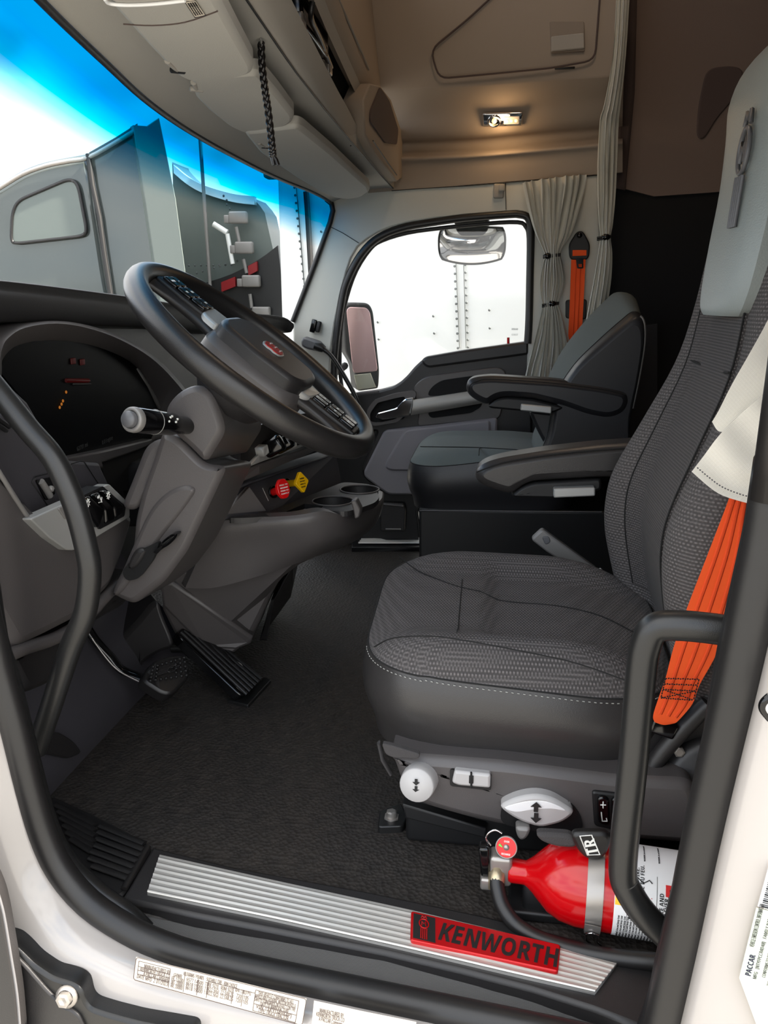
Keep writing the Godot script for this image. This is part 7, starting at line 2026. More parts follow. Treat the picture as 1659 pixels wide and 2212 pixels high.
func extinguisher() -> void:
	var d := thing("fire_extinguisher", "red fire extinguisher lying under the driver's seat with gauge, hose and steel clamp", "extinguisher")
	var c := Vector3(.1646, .047, -.1098)
	var ax := Vector3(1, -0.004, 0.11).normalized()
	var r := 0.0635
	var st := sf()
	lathe(st, c, ax, [[0.0, -0.122], [0.017, -0.122], [0.018, -0.118], [0.0175, -0.098], [0.02, -0.094], [0.026, -0.086], [0.036, -0.076], [0.049, -0.062], [0.058, -0.044], [0.0625, -0.022], [r, 0.0], [r, 0.22], [0.055, 0.25], [0.0, 0.262]], 48)
	part("tank", st, M.red_enamel, d)
	# label wrap
	st = sf()
	patch_round(st, c, ax, r + 0.0006, 0.03, 0.215, -2.0, 2.2)
	var lb := part("label", st, M.label_white, d)
	st = sf()
	patch_round(st, c, ax, r + 0.0009, 0.031, 0.043, 0.3, 0.62)
	part("label_yellow", st, M.yellow_plastic, lb)
	st = sf()
	for i in 17: letters_round(st, "use on small fires only, stand back 2.4 m and keep low", c, ax, r + 0.001, 0.037 + 0.0042 * i, -1.35, 0.0027)
	letters_round(st, "STAND UP AND AIM DEBOUT.", c, ax, r + 0.001, 0.0530, 0.02, 0.0048, true)
	letters_round(st, "AIM AT BASE OF FIRE.", c, ax, r + 0.001, 0.0600, 0.0, 0.0052, true)
	letters_round(st, "VISER LA BASE DU FEU.", c, ax, r + 0.001, 0.0668, 0.0, 0.0052, true)
	letters_round(st, "SQUEEZE AND", c, ax, r + 0.001, 0.0930, -0.12, 0.0056, true)
	letters_round(st, "HOLD LEVER.", c, ax, r + 0.001, 0.0995, -0.12, 0.0056, true)
	letters_round(st, "COMPRIMER ET", c, ax, r + 0.001, 0.1062, -0.12, 0.0056, true)
	letters_round(st, "MAINTENIR LE", c, ax, r + 0.001, 0.1130, -0.12, 0.0056, true)
	for i in 3: letters_round(st, "WARNING do not incinerate", c, ax, r + 0.001, 0.05 + 0.02 * i, 1.32, 0.0022)
	part("label_text", st, M.print_black, lb)
	st = sf()
	patch_round(st, c, ax, r + 0.0009, 0.0862, 0.0868, -0.4, 1.0)
	patch_round(st, c, ax, r + 0.0009, 0.0475, 0.048, -0.4, 1.0)
	part("label_rule", st, M.print_black, lb)
	st = sf()
	patch_round(st, c, ax, r + 0.0009, 0.0885, 0.097, -0.34, -0.18)
	part("number_field", st, M.navy, lb)
	st = sf()
	letters_round(st, "3", c, ax, r + 0.0013, 0.0955, -0.3, 0.008, true)
	part("number", st, M.print_white, lb)
	# red pictures: flame and a small extinguisher
	st = sf()
	for k in 5: tube(st, [cyl_pt(c, ax, r + 0.001, 0.072 + 0.003 * k, 0.02), cyl_pt(c, ax, r + 0.001, 0.0725 + 0.0028 * k, 0.14 + 0.09 * (2 - absi(k - 2)))], [0.0026, 0.0004], 6)
	for k in 4: tube(st, [cyl_pt(c, ax, r + 0.001, 0.076 + 0.003 * (k % 2), 0.36 + 0.06 * k), cyl_pt(c, ax, r + 0.001, 0.08, 0.36 + 0.06 * k)], 0.0006, 4)
	patch_round(st, c, ax, r + 0.0011, 0.098, 0.114, 0.62, 0.86)
	part("flame_print", st, M.print_red, lb)
	st = sf()
	tube(st, [cyl_pt(c, ax, r + 0.001, 0.058, 0.95), cyl_pt(c, ax, r + 0.001, 0.068, 0.82), cyl_pt(c, ax, r + 0.001, 0.076, 0.9), cyl_pt(c, ax, r + 0.001, 0.08, 0.84)], 0.0008, 6)
	part("hand_print", st, M.print_black, lb)
	# clamp
	st = sf()
	patch_round(st, c, ax, r + 0.0022, -0.008, 0.015, -1.9, 4.2, 0.0016)
	var cl := part("clamp_band", st, M.steel, d)
	st = sf()
	var rows := []
	for s in [-0.0075, 0.0145]:
		var row := []
		for j in 10: row.append(cyl_pt(c, ax, r + 0.005, s, lerpf(-0.28, -0.78, j / 9.0)))
		rows.append(row)
	sheet(st, rows, Vector3(0, 0, -0.0015))
	part("clamp_plate", st, M.steel, cl)
	for s in [-0.004, 0.011]:
		st = sf()
		tube(st, [cyl_pt(c, ax, r + 0.007, 0.0035, -0.52), cyl_pt(c, ax, r + 0.008, s, -0.56), cyl_pt(c, ax, r + 0.013, s, -0.8), c + ax * s + Vector3(0, -0.058, 0.056), c + ax * s + Vector3(0, -0.066, 0.05)], 0.0016, 8)
		part("clamp_wire", st, M.chrome, cl)
	st = sf()
	rbox(st, c - Vector3(0, 0.058, 0.02), Vector3(0.24, 0.016, 0.07), 0.004)
	rbox(st, c + ax * -0.075 - Vector3(0, 0.035, 0.01), Vector3(0.05, 0.06, 0.05), 0.008)
	part("floor_bracket", st, M.black, d)
	# valve, gauge, hose
	var v := c + ax * -0.135
	st = sf()
	rbox(st, v + Vector3(0.0, 0.004, 0), Vector3(0.034, 0.05, 0.032), 0.006)
	rbox(st, v + Vector3(-0.012, -0.016, 0.008), Vector3(0.036, 0.02, 0.026), 0.004)
	var vb := part("valve_body", st, M.steel, d)
	st = sf()
	rbox(st, v + Vector3(-0.024, 0.018, 0.004), Vector3(0.016, 0.05, 0.022), 0.004, Basis(Vector3(0, 0, 1), 0.1))
	part("carry_handle", st, M.black_gloss, d)
	var gc := Vector3(.0377, .09, -.1186) 
	gc = v + (gc - v).limit_length(0.045)
	gc = Vector3(.0375, .0926, -.115)
	var gn := Vector3(-0.1, 0.35, 0.93).normalized()
	st = sf()
	lathe(st, gc, gn, [[0.012, -0.014], [0.016, -0.004], [0.0165, 0.001], [0.0155, 0.003], [0.0148, 0.0015]], 28)
	var gg := part("gauge", st, M.steel, vb)
	st = sf()
	lathe(st, gc, gn, [[0.0148, 0.0012], [0.0, 0.0014]], 24)
	part("gauge_face", st, M.red_plastic, gg)
	st = sf()
	lathe(st, gc, gn, [[0.0046, 0.0012], [0.0042, 0.003], [0.0, 0.0036]], 16)
	part("gauge_boss", st, M.steel, gg)
	st = sf()
	var gr := Vector3(1, 0, 0.1).normalized()
	var gu := gn.cross(gr).normalized()
	if gu.y < 0: gu = -gu
	tube(st, [gc + gn * 0.002 - gr * 0.011 + gu * 0.003, gc + gn * 0.002 - gr * 0.006], [0.0022, 0.0008], 6)
	part("green_zone", st, M.bottle_green, gg)
	st = sf()
	letters(st, "RECHARGE", gc + gn * 0.002 - gu * 0.0098, gr, gu, 0.0028, 0.0003, true, true, 0.013)
	letters(st, "OVER", gc + gn * 0.002 + gu * 0.0085, gr, gu, 0.0028, 0.0003, true, true, 0.008)
	part("gauge_text", st, M.print_white, gg)
	st = sf()
	tube(st, cr([Vector3(.0142, .0899, -.12), Vector3(.0069, .1005, -.12), Vector3(.0107, .1112, -.12), Vector3(.0202, .1169, -.12), Vector3(.03, .1123, -.12)], 4), 0.0016, 8)
	part("pull_pin", st, M.chrome, d)
	st = sf()
	var h0 := Vector3(.0243, .0575, -.115)
	var hd := Vector3(0.02, -0.8, 0.35).normalized()
	lathe(st, h0, hd, [[0.0, 0.0], [0.008, 0.0], [0.009, 0.006], [0.0125, 0.008], [0.013, 0.02], [0.0125, 0.032], [0.0, 0.033]], 20)
	part("hose_collar", st, M.brass, d)
	st = sf()
	var hp := [Vector3(.0241, .0441, -.108), Vector3(.0258, .0344, -.1), Vector3(.0325, .0188, -.085), Vector3(.0443, .0084, -.07), Vector3(.0592, .0002, -.06), Vector3(.0874, -.0034, -.045), Vector3(.1351, -.0032, -.03), Vector3(.1834, 0, -.02), Vector3(.2453, .0084, -.01), Vector3(.2751, .0105, -.01)]
	tube(st, cr(hp, 5), 0.0115, 14)
	part("hose", st, M.black_rubber, d)
	# grey flap and black tag hanging over it
	var tg := thing("strap_tag", "black rubber tag with white letters TR hanging over the extinguisher", "tag")
	st = sf()
	prism(st, rp([Vector3(.1255, .1498, -.08), Vector3(.1818, .1551, -.08), Vector3(.1818, .1263, -.08), Vector3(.1737, .1118, -.08), Vector3(.1624, .1068, -.08), Vector3(.1473, .1099, -.08), Vector3(.134, .1262, -.08)], 0.014), Vector3(0, 0, -0.012), 0.005)
	part("tag", st, M.black_rubber, tg)
	st = sf()
	letters(st, "TR", Vector3(.1556, .1306, -.079), Vector3(-0.3, 1, 0), Vector3(-1, -0.3, 0), 0.0155, 0.0008, true, true, 0.026)
	tube(st, [Vector3(.1391, .1472, -.079), Vector3(.1513, .1172, -.079), Vector3(.1686, .1197, -.079), Vector3(.1551, .1503, -.079)], 0.0011, 6, true)
	part("tag_print", st, M.print_white, tg)
	st = sf()
	prism(st, rp([Vector3(.0773, .1345, -.095), Vector3(.1327, .136, -.095), Vector3(.1405, .1143, -.095), Vector3(.1075, .1134, -.095), Vector3(.0839, .1212, -.095)], 0.014), Vector3(0, 0, -0.014), 0.005)
	solo("felt_pad", st, M.felt, "grey felt pad between the seat base and the red tank", "pad")
	st = sf()
	prism(st, rp([Vector3(.051, .0887, -.17), Vector3(.0766, .0895, -.17), Vector3(.0717, .0708, -.17), Vector3(.0627, .0649, -.17), Vector3(.0561, .0693, -.17)], 0.008), Vector3(0, 0, -0.02), 0.005)
	solo("seat_slide_tab", st, M.grip_grey, "small grey plastic tab under the white seat lever", "tab")

func driver_belt() -> void:
	var d := thing("driver_seat_belt", "wide orange seat belt stretched beside the driver's backrest, stitched at its end", "seat belt")
	var rows := [[Vector3(.3322, .6727, -.185), Vector3(.3456, .6711, -.185), Vector3(.3595, .6696, -.185)], [Vector3(.3231, .6194, -.19), Vector3(.3368, .6172, -.19), Vector3(.3506, .6137, -.19)], [Vector3(.3082, .5405, -.205), Vector3(.3325, .5374, -.205), Vector3(.3556, .5329, -.205)], [Vector3(.2888, .4515, -.215), Vector3(.3182, .4443, -.215), Vector3(.3481, .4372, -.215)], [Vector3(.2757, .3817, -.222), Vector3(.3063, .376, -.222), Vector3(.3381, .3764, -.222)], [Vector3(.2693, .3303, -.226), Vector3(.2941, .325, -.226), Vector3(.3194, .322, -.226)], [Vector3(.2627, .298, -.228), Vector3(.2879, .2911, -.228), Vector3(.3126, .2897, -.228)], [Vector3(.2563, .2662, -.228), Vector3(.2766, .2622, -.228), Vector3(.2947, .2603, -.228)], [Vector3(.2599, .253, -.231), Vector3(.2741, .2493, -.231), Vector3(.289, .2528, -.231)]]
	var st := sf()
	var fine := spline_rows(rows, 6, 5)
	sheet(st, fine, Vector3(0.001, 0, -0.004))
	var w := part("webbing", st, M.orange_web, d)
	for t in [3, 6, 9]:
		st = sf()
		var l := []
		for i in range(4, fine.size() - 6): l.append(fine[i][t] + Vector3(0, 0, 0.0012))
		tube(st, mv(l, Vector3(0, 0, -0.0006)), 0.003, 6, false, 0.25, Vector3(1, 0.3, 0))
		part("web_band", st, M.orange_dark, w)
	st = sf()
	var a := Vector3(.2674, .3333, -.221)
	var b := Vector3(.3153, .3358, -.219)
	var e := Vector3(.3111, .2997, -.222)
	var f := Vector3(.2639, .2993, -.224)
	var off := Vector3(0, 0, 0.003)
	for q in [[a, b], [a.lerp(f, 0.28), b.lerp(e, 0.28)], [a.lerp(f, 0.56), b.lerp(e, 0.56)], [f, e], [a.lerp(f, 0.56), e], [b.lerp(e, 0.56), f], [a, f], [b, e]]:
		var pts := rs(q, 15)
		for i in 14: tube(st, [pts[i] + off, pts[i].lerp(pts[i + 1], 0.65) + off + Vector3(0, 0.001 * (i % 2), 0)], 0.0011, 4)
	part("box_stitching", st, M.dark_thread, d).set_meta("kind", "stuff")
	st = sf()
	rbox(st, Vector3(.2761, .2386, -.245), Vector3(0.04, 0.025, 0.02), 0.004, Basis(Vector3(0, 0, 1), -0.3))
	part("end_clip", st, M.black_gloss, d)
	# white cloth round the belt
	var c := thing("belt_pad_cloth", "folded white twill cloth wrapped over the driver's belt near the rear door post", "cloth")
	st = sf()
	rows = [[Vector3(.3774, .9382, -.2), Vector3(.3929, .9036, -.2), Vector3(.41, .8568, -.2)], [Vector3(.3505, .8625, -.198), Vector3(.3718, .8328, -.198), Vector3(.3934, .7968, -.198)], [Vector3(.3301, .8198, -.19), Vector3(.3501, .797, -.19), Vector3(.3768, .7668, -.19)], [Vector3(.3097, .7774, -.185), Vector3(.3306, .7575, -.185), Vector3(.3611, .7364, -.185)], [Vector3(.2957, .7445, -.18), Vector3(.3128, .733, -.18), Vector3(.3495, .7213, -.18)], [Vector3(.2878, .7291, -.178), Vector3(.2979, .7162, -.178), Vector3(.3139, .7178, -.178)]]
	sheet(st, spline_rows(rows, 5, 4), Vector3(0.002, 0, -0.006))
	part("upper_fold", st, M.white_cloth, c)
	st = sf()
	rows = [[Vector3(.3711, .7993, -.165), Vector3(.3873, .7578, -.165), Vector3(.4045, .7094, -.165)], [Vector3(.3496, .7743, -.162), Vector3(.3596, .7516, -.162), Vector3(.374, .7154, -.162)], [Vector3(.3309, .7565, -.158), Vector3(.3462, .7368, -.158), Vector3(.358, .7034, -.158)], [Vector3(.3132, .7353, -.164), Vector3(.3397, .705, -.164), Vector3(.3578, .6837, -.164)], [Vector3(.2918, .7112, -.158), Vector3(.3248, .6746, -.158), Vector3(.3523, .6647, -.158)], [Vector3(.278, .6848, -.164), Vector3(.314, .651, -.164), Vector3(.3485, .6444, -.164)], [Vector3(.263, .6641, -.158), Vector3(.3003, .6353, -.158), Vector3(.3409, .6226, -.158)]]
	fine = spline_rows(rows, 6, 4)
	sheet(st, fine, Vector3(0.002, 0, -0.006))
	part("lower_fold", st, M.white_cloth, c)
	st = sf()
	var hem := rs(cr([Vector3(.2685, .671, -.153), Vector3(.2838, .6588, -.153), Vector3(.3029, .6455, -.153), Vector3(.3275, .6361, -.153), Vector3(.342, .6327, -.153)], 4), 41)
	for i in 40: if i % 2 == 0: tube(st, [hem[i], hem[i + 1]], 0.0008, 4)
	part("hem_stitching", st, M.stalk_grey, c).set_meta("kind", "stuff")

func visors() -> void:
	var spots := [
		["long beige sun visor nearest the open door, with a small printed label", [Vector3(-.3866, 1.192, .1261), Vector3(-.4203, 1.192, .0456), Vector3(-.4274, 1.192, -.0036), Vector3(-.4379, 1.192, -.0747), Vector3(-.4501, 1.192, -.1681), Vector3(-.4576, 1.192, -.2203), Vector3(-.4623, 1.192, -.2649), Vector3(-.4554, 1.192, -.2925), Vector3(-.4138, 1.192, -.2927), Vector3(-.376, 1.192, -.2818), Vector3(-.3511, 1.192, -.2594), Vector3(-.3402, 1.192, -.2265), Vector3(-.3199, 1.192, -.0813), Vector3(-.3028, 1.192, .037), Vector3(-.2909, 1.192, .1132)]],
		["middle beige sun visor, half hidden by the visor with the label", [Vector3(-.4616, 1.199, -.301), Vector3(-.4659, 1.199, -.3336), Vector3(-.4926, 1.199, -.4145), Vector3(-.5052, 1.199, -.5166), Vector3(-.5139, 1.199, -.6581), Vector3(-.5054, 1.199, -.7339), Vector3(-.4572, 1.199, -.7116), Vector3(-.4128, 1.199, -.6807), Vector3(-.383, 1.199, -.628), Vector3(-.3698, 1.199, -.5808), Vector3(-.357, 1.199, -.4169), Vector3(-.3507, 1.199, -.2895), Vector3(-.394, 1.199, -.2967)]],
		["far sun visor next to the passenger window, lit greyish", [Vector3(-.4971, 1.194, -.6964), Vector3(-.4755, 1.194, -.6946), Vector3(-.4125, 1.194, -.6616), Vector3(-.3837, 1.194, -.6521), Vector3(-.3769, 1.194, -.6754), Vector3(-.3748, 1.194, -.9644), Vector3(-.3818, 1.194, -1.5244), Vector3(-.3942, 1.194, -1.6325), Vector3(-.4451, 1.194, -1.7837), Vector3(-.4978, 1.194, -1.8292), Vector3(-.5322, 1.194, -1.772), Vector3(-.5433, 1.194, -1.6125), Vector3(-.5433, 1.194, -1.318), Vector3(-.5285, 1.194, -.9127)]]]
	for i in 3:
		var v := thing("sun_visor", spots[i][0], "sun visor", Vector3.ZERO, "sun visors under the windscreen header")
		var st := sf()
		prism(st, rp(spots[i][1], 0.02), Vector3(0, 0.022, 0), 0.008)
		part("panel", st, M.headliner, v)
		var k: Array = [[Vector3(-.4517, 1.19, -.2372), Vector3(-.4463, 1.19, -.1852)], [Vector3(-.475, 1.197, -.3761), Vector3(-.4635, 1.197, -.3306)], [Vector3(-.4976, 1.192, -.8567), Vector3(-.4968, 1.192, -.8011)]][i]
		st = sf()
		rbox(st, k[0] + Vector3(0, 0.005, 0), Vector3(0.022, 0.008, 0.012), 0.003, Basis(Vector3(0, 1, 0), 0.5))
		part("clip_notch", st, M.dark if i != 1 else M.console_grey, v)
		st = sf()
		tube(st, [k[1] + Vector3(0, 0.004, 0), k[0] + Vector3(0, 0.006, 0)], 0.0045, 8)
		part("pivot", st, M.console_grey, v)
		if i == 0:
			st = sf()
			tube(st, cr([Vector3(-.4345, 1.1915, -.0239), Vector3(-.4032, 1.1915, -.0332), Vector3(-.3623, 1.1915, -.0269), Vector3(-.3137, 1.1915, .0047)], 4), 0.0008, 6)
			part("crease", st, M.recess_brown, v)
			st = sf()
			tube(st, cr([Vector3(-.4159, 1.19, .0615), Vector3(-.4165, 1.19, .0474), Vector3(-.3981, 1.19, .0406), Vector3(-.3673, 1.19, .0408), Vector3(-.3347, 1.19, .0464)], 4), 0.002, 6)
			part("flap_edge", st, M.label_white, v)
			st = sf()
			var q := [Vector3(-.3379, 1.1915, .039), Vector3(-.3249, 1.1915, .0416), Vector3(-.3308, 1.1915, -.0054), Vector3(-.3452, 1.1915, -.0114)]
			prism(st, rp(q, 0.003), Vector3(0, 0.001, 0))
			var l := part("label", st, M.label_paper, v)
			st = sf()
			for n in 4:
				var a: Vector3 = q[0].lerp(q[1], 0.2 + 0.2 * n)
				var b: Vector3 = q[3].lerp(q[2], 0.2 + 0.2 * n)
				letters(st, "WARNING do not carry load", a.lerp(b, 0.5) - Vector3(0, 0.0004, 0), b - a, Vector3(0.3, 0, -1), 0.0018, 0.0003, false, true, a.distance_to(b) * 0.8)
			part("label_text", st, M.print_black, l)
			st = sf()
			tube(st, mv(q, Vector3(0, -0.0006, 0)), 0.0004, 4, true)
			part("label_border", st, M.print_black, l)

func cord() -> void:
	var d := thing("braided_cord", "black braided leather cord hanging from a hole in the headliner", "cord")
	var z := -0.42
	var path := cr([Vector3(-.3439, 1.2368, -.28), Vector3(-.3436, 1.2085, -.28), Vector3(-.3407, 1.1785, -.28), Vector3(-.3375, 1.1543, -.28), Vector3(-.3345, 1.1237, -.28), Vector3(-.3326, 1.099, -.28), Vector3(-.3317, 1.0878, -.28)], 6)
	for s in 3:
		var st := sf()
		var l := []
		for i in path.size():
			var a := TAU * (i * 0.16 + s / 3.0)
			l.append(path[i] + Vector3(cos(a) * 0.0027, 0, sin(2.0 * a) * 0.0018))
		tube(st, cr(l, 3), 0.003, 8)
		part("strand", st, M.leather_cord, d)
	for q in [[Vector3(-.333, 1.0897, -.28), Vector3(-.3325, 1.0828, -.28), Vector3(-.3307, 1.0759, -.28)], [Vector3(-.3316, 1.0897, -.28), Vector3(-.327, 1.0827, -.28), Vector3(-.3245, 1.0758, -.28)]]:
		var st := sf()
		tube(st, q, 0.0032, 6)
		part("loose_end", st, M.leather_cord, d)
	var st := sf()
	tube(st, [Vector3(-.3433, 1.2403, -.276), Vector3(-.3422, 1.2333, -.276)], 0.002, 6)
	part("hook", st, M.chrome, d)
	st = sf()
	lathe(st, Vector3(-.3611, 1.2525, -.3282), Vector3(0, -1, 0), [[0.0, 0.0], [0.014, 0.0], [0.016, 0.002], [0.017, 0.0]], 18)
	part("hole", st, M.dark, d)
	st = sf()
	prism(st, rp([Vector3(-.3827, 1.2525, -.6332), Vector3(-.3712, 1.2525, -.6277), Vector3(-.3794, 1.2525, -.6479), Vector3(-.3861, 1.2525, -.6543)], 0.003), Vector3(0, 0.004, 0), 0.001)
	solo("trim_button", st, M.upper_grey, "tiny round trim button in the headliner beside the console joint", "button")
	# black radio gear in the open slot
	var r := thing("slot_radio", "black radio with chrome clips and cable in the open overhead slot", "radio")
	st = sf()
	rbox(st, Vector3(-.3379, 1.36, -.6575) + Vector3(-0.03, 0.0, 0), Vector3(0.05, 0.045, 0.22), 0.006)
	part("case", st, M.black_gloss, r)
	for q in [Vector3(-.3267, 1.325, -.5133), Vector3(-.3532, 1.33, -.8162), Vector3(-.3436, 1.33, -.8246)]:
		st = sf()
		rbox(st, q + Vector3(-0.012, 0.004, 0), Vector3(0.012, 0.024, 0.03), 0.003)
		part("clip", st, M.steel, r)
	st = sf()
	tube(st, cr([Vector3(-.3209, 1.36, -.5221), Vector3(-.327, 1.34, -.537), Vector3(-.3382, 1.345, -.6575), Vector3(-.3496, 1.345, -.7766), Vector3(-.3532, 1.34, -.8405)], 4), 0.005, 8)
	part("cable", st, M.black_bar, r)

func stickers() -> void:
	# certification labels on the white sill
	var s := thing("certification_label", "cream printed certification label on the white bodywork under the door opening", "label")
	var a := [Vector3(-.4717, -.0022, .0673), Vector3(-.3411, .0042, .0872), Vector3(-.2191, -.0114, .1057)]
	var b := [Vector3(-.4694, -.0241, .0827), Vector3(-.3442, -.0253, .1017), Vector3(-.2227, -.0418, .1202)]
	a = [Vector3(-.4662, .0079, .0751), Vector3(-.3794, .008, .0883), Vector3(-.2982, .0083, .1007), Vector3(-.2176, .0078, .1129)]
	b = [Vector3(-.466, -.0174, .0892), Vector3(-.3799, -.0196, .1023), Vector3(-.3003, -.0196, .1143), Vector3(-.2214, -.0226, .1263)]
	var st := sf()
	label_sheet(st, a, b, Vector3(0, 0.003, 0.004))
	part("paper", st, M.label_paper, s)
	st = sf()
	var lift := Vector3(0, 0.0035, 0.0046)
	var nrm := Vector3(0, 0.9, 0.4)
	lines_on(st, a, b, lift, [["MANUFACTURED BY", 0.13, 0.3, 0.16], ["KENWORTH TRUCK CO", 0.12, 0.46, 0.18], ["A PACCAR Company", 0.13, 0.62, 0.16], ["DATE MFD  2 01/2023", 0.11, 0.8, 0.19], ["GVWR", 0.25, 0.35, 0.05], ["FR. 13200", 0.25, 0.5, 0.07], ["INT. 20000", 0.25, 0.65, 0.07], ["RR. 20000", 0.25, 0.8, 0.07], ["KILOGRAMS / POUNDS", 0.34, 0.2, 0.12], ["6577 14500", 0.35, 0.4, 0.1], ["8618 19000", 0.35, 0.57, 0.1], ["8618 19000", 0.35, 0.73, 0.1], ["SUITABLE TIRE - RIM CHOICE", 0.51, 0.2, 0.18], ["TIRE SIZE  RIM SIZE", 0.5, 0.4, 0.17], ["11R22.5(G)  22.5X8.25", 0.5, 0.57, 0.17], ["11R22.5(G)  22.5X8.25", 0.5, 0.73, 0.17], ["KPA  COLD PSI", 0.64, 0.35, 0.09], ["720  105", 0.64, 0.55, 0.07], ["720  105", 0.64, 0.72, 0.07], ["THIS VEHICLE CONFORMS TO ALL", 0.83, 0.25, 0.2], ["APPLICABLE FEDERAL MOTOR VEHICLE", 0.83, 0.38, 0.23], ["SAFETY STANDARDS IN EFFECT ON THE", 0.83, 0.5, 0.23], ["DATE OF MANUFACTURE", 0.83, 0.62, 0.16], ["VIN 1XKYD49X4PJ", 0.83, 0.75, 0.2], ["TYPE: TRUCK TRACTOR", 0.83, 0.87, 0.17]], 0.0052)
	part("text", st, M.print_brown, s)
	st = sf()
	for q in [[0.02, 0.15, 0.205, 0.15], [0.02, 0.38, 0.205, 0.38], [0.02, 0.54, 0.205, 0.54], [0.02, 0.7, 0.205, 0.7], [0.02, 0.15, 0.02, 0.7], [0.205, 0.15, 0.205, 0.92], [0.29, 0.15, 0.29, 0.92], [0.37, 0.28, 0.37, 0.92], [0.43, 0.28, 0.43, 0.92], [0.43, 0.28, 0.71, 0.28], [0.58, 0.28, 0.58, 0.92], [0.64, 0.28, 0.64, 0.92], [0.71, 0.15, 0.71, 0.95], [0.71, 0.15, 0.96, 0.15], [0.96, 0.15, 0.96, 0.95], [0.71, 0.68, 0.96, 0.68], [0.71, 0.95, 0.96, 0.95]]:
		tube(st, [on_label(a, b, q[0], q[1]) + lift, on_label(a, b, q[2], q[3]) + lift], 0.00035, 4)
	part("table_rule", st, M.print_brown, s)
	st = sf()
	tube(st, rp([on_label(a, b, 0.002, 0.02) + lift, on_label(a, b, 0.0, 0.98) + lift, on_label(a, b, 1, 0.98) + lift, on_label(a, b, 1, 0.02) + lift], 0.004), 0.0004, 4, true)
	part("border", st, M.print_brown, s)
	s = thing("second_certification_label", "second cream label on the white bodywork, cut by the bottom edge of the picture", "label")
	a = [Vector3(-.2045, .0204, .1269), Vector3(-.143, .0222, .1363), Vector3(-.0718, .0259, .1471)]
	b = [Vector3(-.2062, -.0114, .1387), Vector3(-.1448, -.0118, .148), Vector3(-.0737, -.0107, .1588)]
	st = sf()
	label_sheet(st, a, b, Vector3(0, 0.003, 0.004))
	part("paper", st, M.label_paper, s)
	st = sf()
	lines_on(st, a, b, lift, [["MANUFACTURED BY", 0.2, 0.3, 0.24], ["KENWORTH TRUCK CO", 0.19, 0.45, 0.28], ["A PACCAR Company", 0.2, 0.6, 0.24]], 0.0056)
	part("text", st, M.print_brown, s)
	# emission labels on the rear post
	var e := thing("emission_label", "cream emission information label on the white rear door post", "label")
	var o := [Vector3(.2759, .1921, .2079), Vector3(.2834, .2812, .2091), Vector3(.3377, .2786, .2173), Vector3(.3601, .0858, .2207), Vector3(.3017, .1291, .2119)]
	st = sf()
	prism(st, o, Vector3(0, 0, -0.001))
	part("paper", st, M.label_green_white, e)
	var y: Vector3 = (o[0] - o[1]).normalized()
	var x: Vector3 = (o[1] - o[0]).normalized()
	var u: Vector3 = (o[2] - o[1]).normalized() * -1.0
	var ll: float = o[0].distance_to(o[1])
	st = sf()
	letters(st, "PACCAR", o[0] + x * ll * 0.22 - u * 0.007 + Vector3(0, 0, 0.001), x, u, 0.0056, 0.0003, true, true, ll * 0.3)
	part("maker_name", st, M.navy, e)
	st = sf()
	letters(st, "VEHICLE EMISSION CONTROL INFORMATION", o[0] + x * ll * 0.78 - u * 0.004 + Vector3(0, 0, 0.001), x, u, 0.0042, 0.0003, false, true, ll * 0.6)
	letters(st, "MFG   [NTYFPCCR4D48]   FAMILY NAME", o[0] + x * ll * 0.5 - u * 0.014 + Vector3(0, 0, 0.001), x, u, 0.0034, 0.0003, false, true, ll * 0.9)
	for i in 7: letters(st, ["CONFORMS TO MODEL YEAR EPA AND CARB GHG", "THIS VEHICLE IS CERTIFIED FOR HIGHWAY USE", "EMISSION CONTROL IDENTIFIERS", "VEHICLE OPERATED ONLY WITH TYPE APPROVED", "TIRES AS SPECIFIED BY THE MAKER", "REGULATORY SUBCATEGORY SLEEPER CAB", "EVAPORATIVE FAMILY"][i], o[0] + x * ll * (0.55 - 0.1 * i) - u * (0.022 + 0.0065 * i) + Vector3(0, 0, 0.001), x, u, 0.0032, 0.0003, false, true, ll * 0.9)
	part("text", st, M.print_black, e)
	var bc := thing("barcode_label", "narrow barcode sticker above the emission label on the white post", "label")
	st = sf()
	prism(st, [Vector3(.2844, .2837, .2092), Vector3(.2894, .3307, .21), Vector3(.3063, .3317, .2126), Vector3(.3034, .2804, .2121)], Vector3(0, 0, -0.001))
	part("paper", st, M.label_white, bc)
	st = sf()
	for i in 14:
		var t := i / 14.0
		tube(st, [Vector3(.2875, .2851, .2105).lerp(Vector3(.2909, .3191, .211), t), Vector3(.3011, .2838, .2126).lerp(Vector3(.3042, .3177, .213), t)], 0.0005 if i % 3 else 0.0009, 4)
	part("bars", st, M.print_black, bc)
	# bracket, bolt and door edge at the bottom left
	var k := thing("step_bracket", "black bracket with a steel bolt under the white front bodywork", "bracket")
	st = sf()
	prism(st, rp([Vector3(-.7048, .0294, .0829), Vector3(-.6444, .0215, .0921), Vector3(-.6331, .0152, .0938), Vector3(-.6101, -.0049, .0973), Vector3(-.5819, -.0182, .1016), Vector3(-.5468, -.0201, .1069), Vector3(-.5345, -.0274, .1088), Vector3(-.5306, -.0464, .1093), Vector3(-.5228, -.055, .1105), Vector3(-.4913, -.0567, .1153), Vector3(-.4488, -.0565, .1218), Vector3(-.366, -.0501, .1344), Vector3(-.3707, -.1235, .1337), Vector3(-.7454, -.2447, .0767)], 0.01), Vector3(0, 0, -0.03), 0.005)
	part("plate", st, M.black_bar, k)
	st = sf()
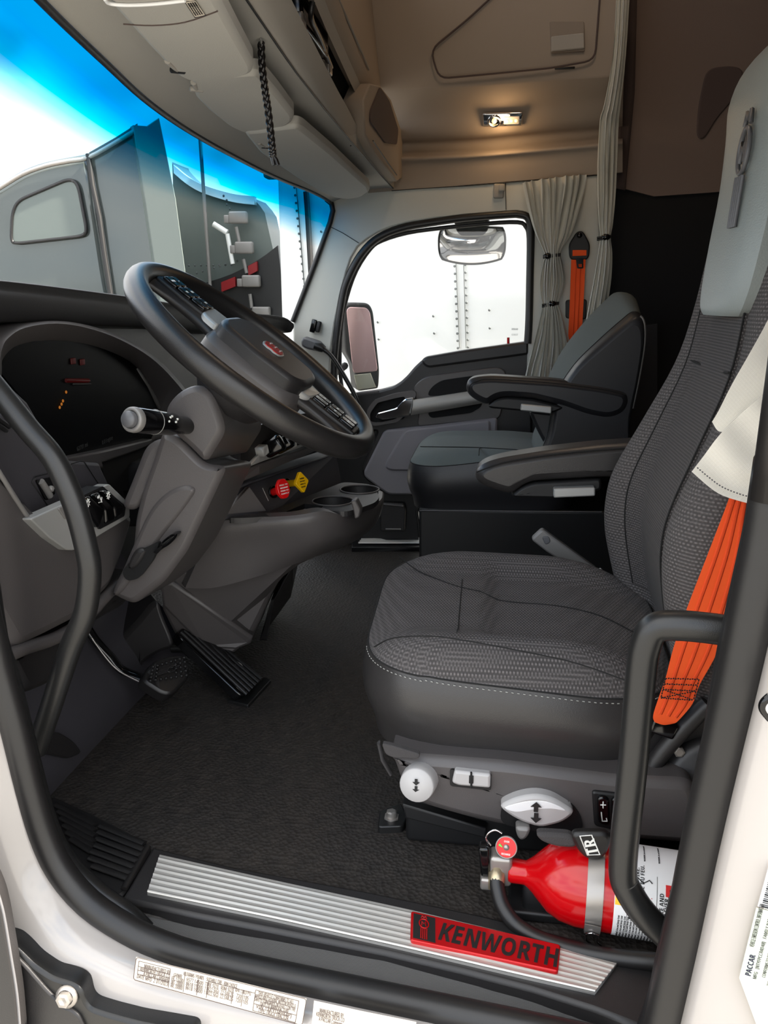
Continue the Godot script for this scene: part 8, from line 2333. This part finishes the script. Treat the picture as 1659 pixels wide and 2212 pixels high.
	prism(st, rp([Vector3(-.6351, .01, .0985), Vector3(-.6148, -.0077, .1016), Vector3(-.5884, -.036, .1056), Vector3(-.5628, -.0583, .1095), Vector3(-.5525, -.0585, .111), Vector3(-.5401, -.0658, .1129), Vector3(-.5287, -.0969, .1146), Vector3(-.6597, -.1777, .0947)], 0.006), Vector3(0, 0, -0.01), 0.003)
	part("cover", st, M.dash_dark, k)
	st = sf()
	lathe(st, Vector3(-.5559, -.0372, .1095), Vector3(0, 0.25, 1), [[0.0155, 0.0], [0.0155, 0.003], [0.011, 0.005]], 20)
	lathe(st, Vector3(-.5559, -.0372, .1095), Vector3(0, 0.25, 1), [[0.011, 0.004], [0.0105, 0.012], [0.006, 0.013], [0.0, 0.011]], 6, true)
	part("bolt", st, M.steel, k)
	var de := thing("driver_door_edge", "dark textured edge of the opened driver's door at the bottom left", "door")
	st = sf()
	prism(st, rp([Vector3(-.6888, .2792, .1153), Vector3(-.6288, .1392, .1244), Vector3(-.6247, .1058, .125), Vector3(-.6221, .0391, .1254), Vector3(-.6206, -.0284, .1257), Vector3(-.6239, -.0993, .1252), Vector3(-.632, -.1741, .1239), Vector3(-.7684, -.2183, .1032)], 0.02), Vector3(0, 0, -0.02), 0.004)
	part("panel", st, M.dash_dark, de)
	st = sf()
	tube(st, cr([Vector3(-.6252, .1345, .127), Vector3(-.6208, .1033, .1276), Vector3(-.6184, .0404, .128), Vector3(-.6167, -.0253, .1283), Vector3(-.6201, -.0921, .1277)], 4), 0.0018, 6)
	part("edge_strip", st, M.stalk_grey, de)
	var hg := thing("striker", "chrome and black striker plate at the right edge of the white post", "striker")
	st = sf()
	tube(st, cr([Vector3(.2704, .5204, .2111), Vector3(.2658, .5133, .2104), Vector3(.2661, .5065, .2105), Vector3(.2732, .4978, .2115)], 4), 0.005, 8)
	part("loop", st, M.black_gloss, hg)
	st = sf()
	tube(st, cr([Vector3(.2712, .5181, .2132), Vector3(.2674, .5127, .2126), Vector3(.2675, .5078, .2127), Vector3(.2731, .5008, .2135)], 4), 0.003, 8)
	part("edge", st, M.chrome, hg)

func on_label(a: Array, b: Array, u: float, v: float) -> Vector3:
	var n := a.size() - 1
	var i := clampi(int(u * n), 0, n - 1)
	var t := u * n - i
	return a[i].lerp(a[i + 1], t).lerp(b[i].lerp(b[i + 1], t), v)

func label_sheet(st: SurfaceTool, a: Array, b: Array, lift: Vector3) -> void:
	var rows := []
	for i in 2: rows.append(mv(rs(b if i else a, 12), lift))
	sheet(st, rows, Vector3(0, -0.0004, -0.0006))

func lines_on(st: SurfaceTool, a: Array, b: Array, lift: Vector3, items: Array, h: float) -> void:
	for q in items:
		var c := on_label(a, b, q[1], q[2]) + lift
		var x := on_label(a, b, minf(q[1] + 0.05, 1.0), q[2]) - on_label(a, b, maxf(q[1] - 0.05, 0.0), q[2])
		var y := on_label(a, b, q[1], 0.0) - on_label(a, b, q[1], 1.0)
		var w := on_label(a, b, 0, 0.5).distance_to(on_label(a, b, 1, 0.5)) * float(q[3])
		letters(st, q[0], c, x, y, h * 0.85, 0.0003, false, true, w)
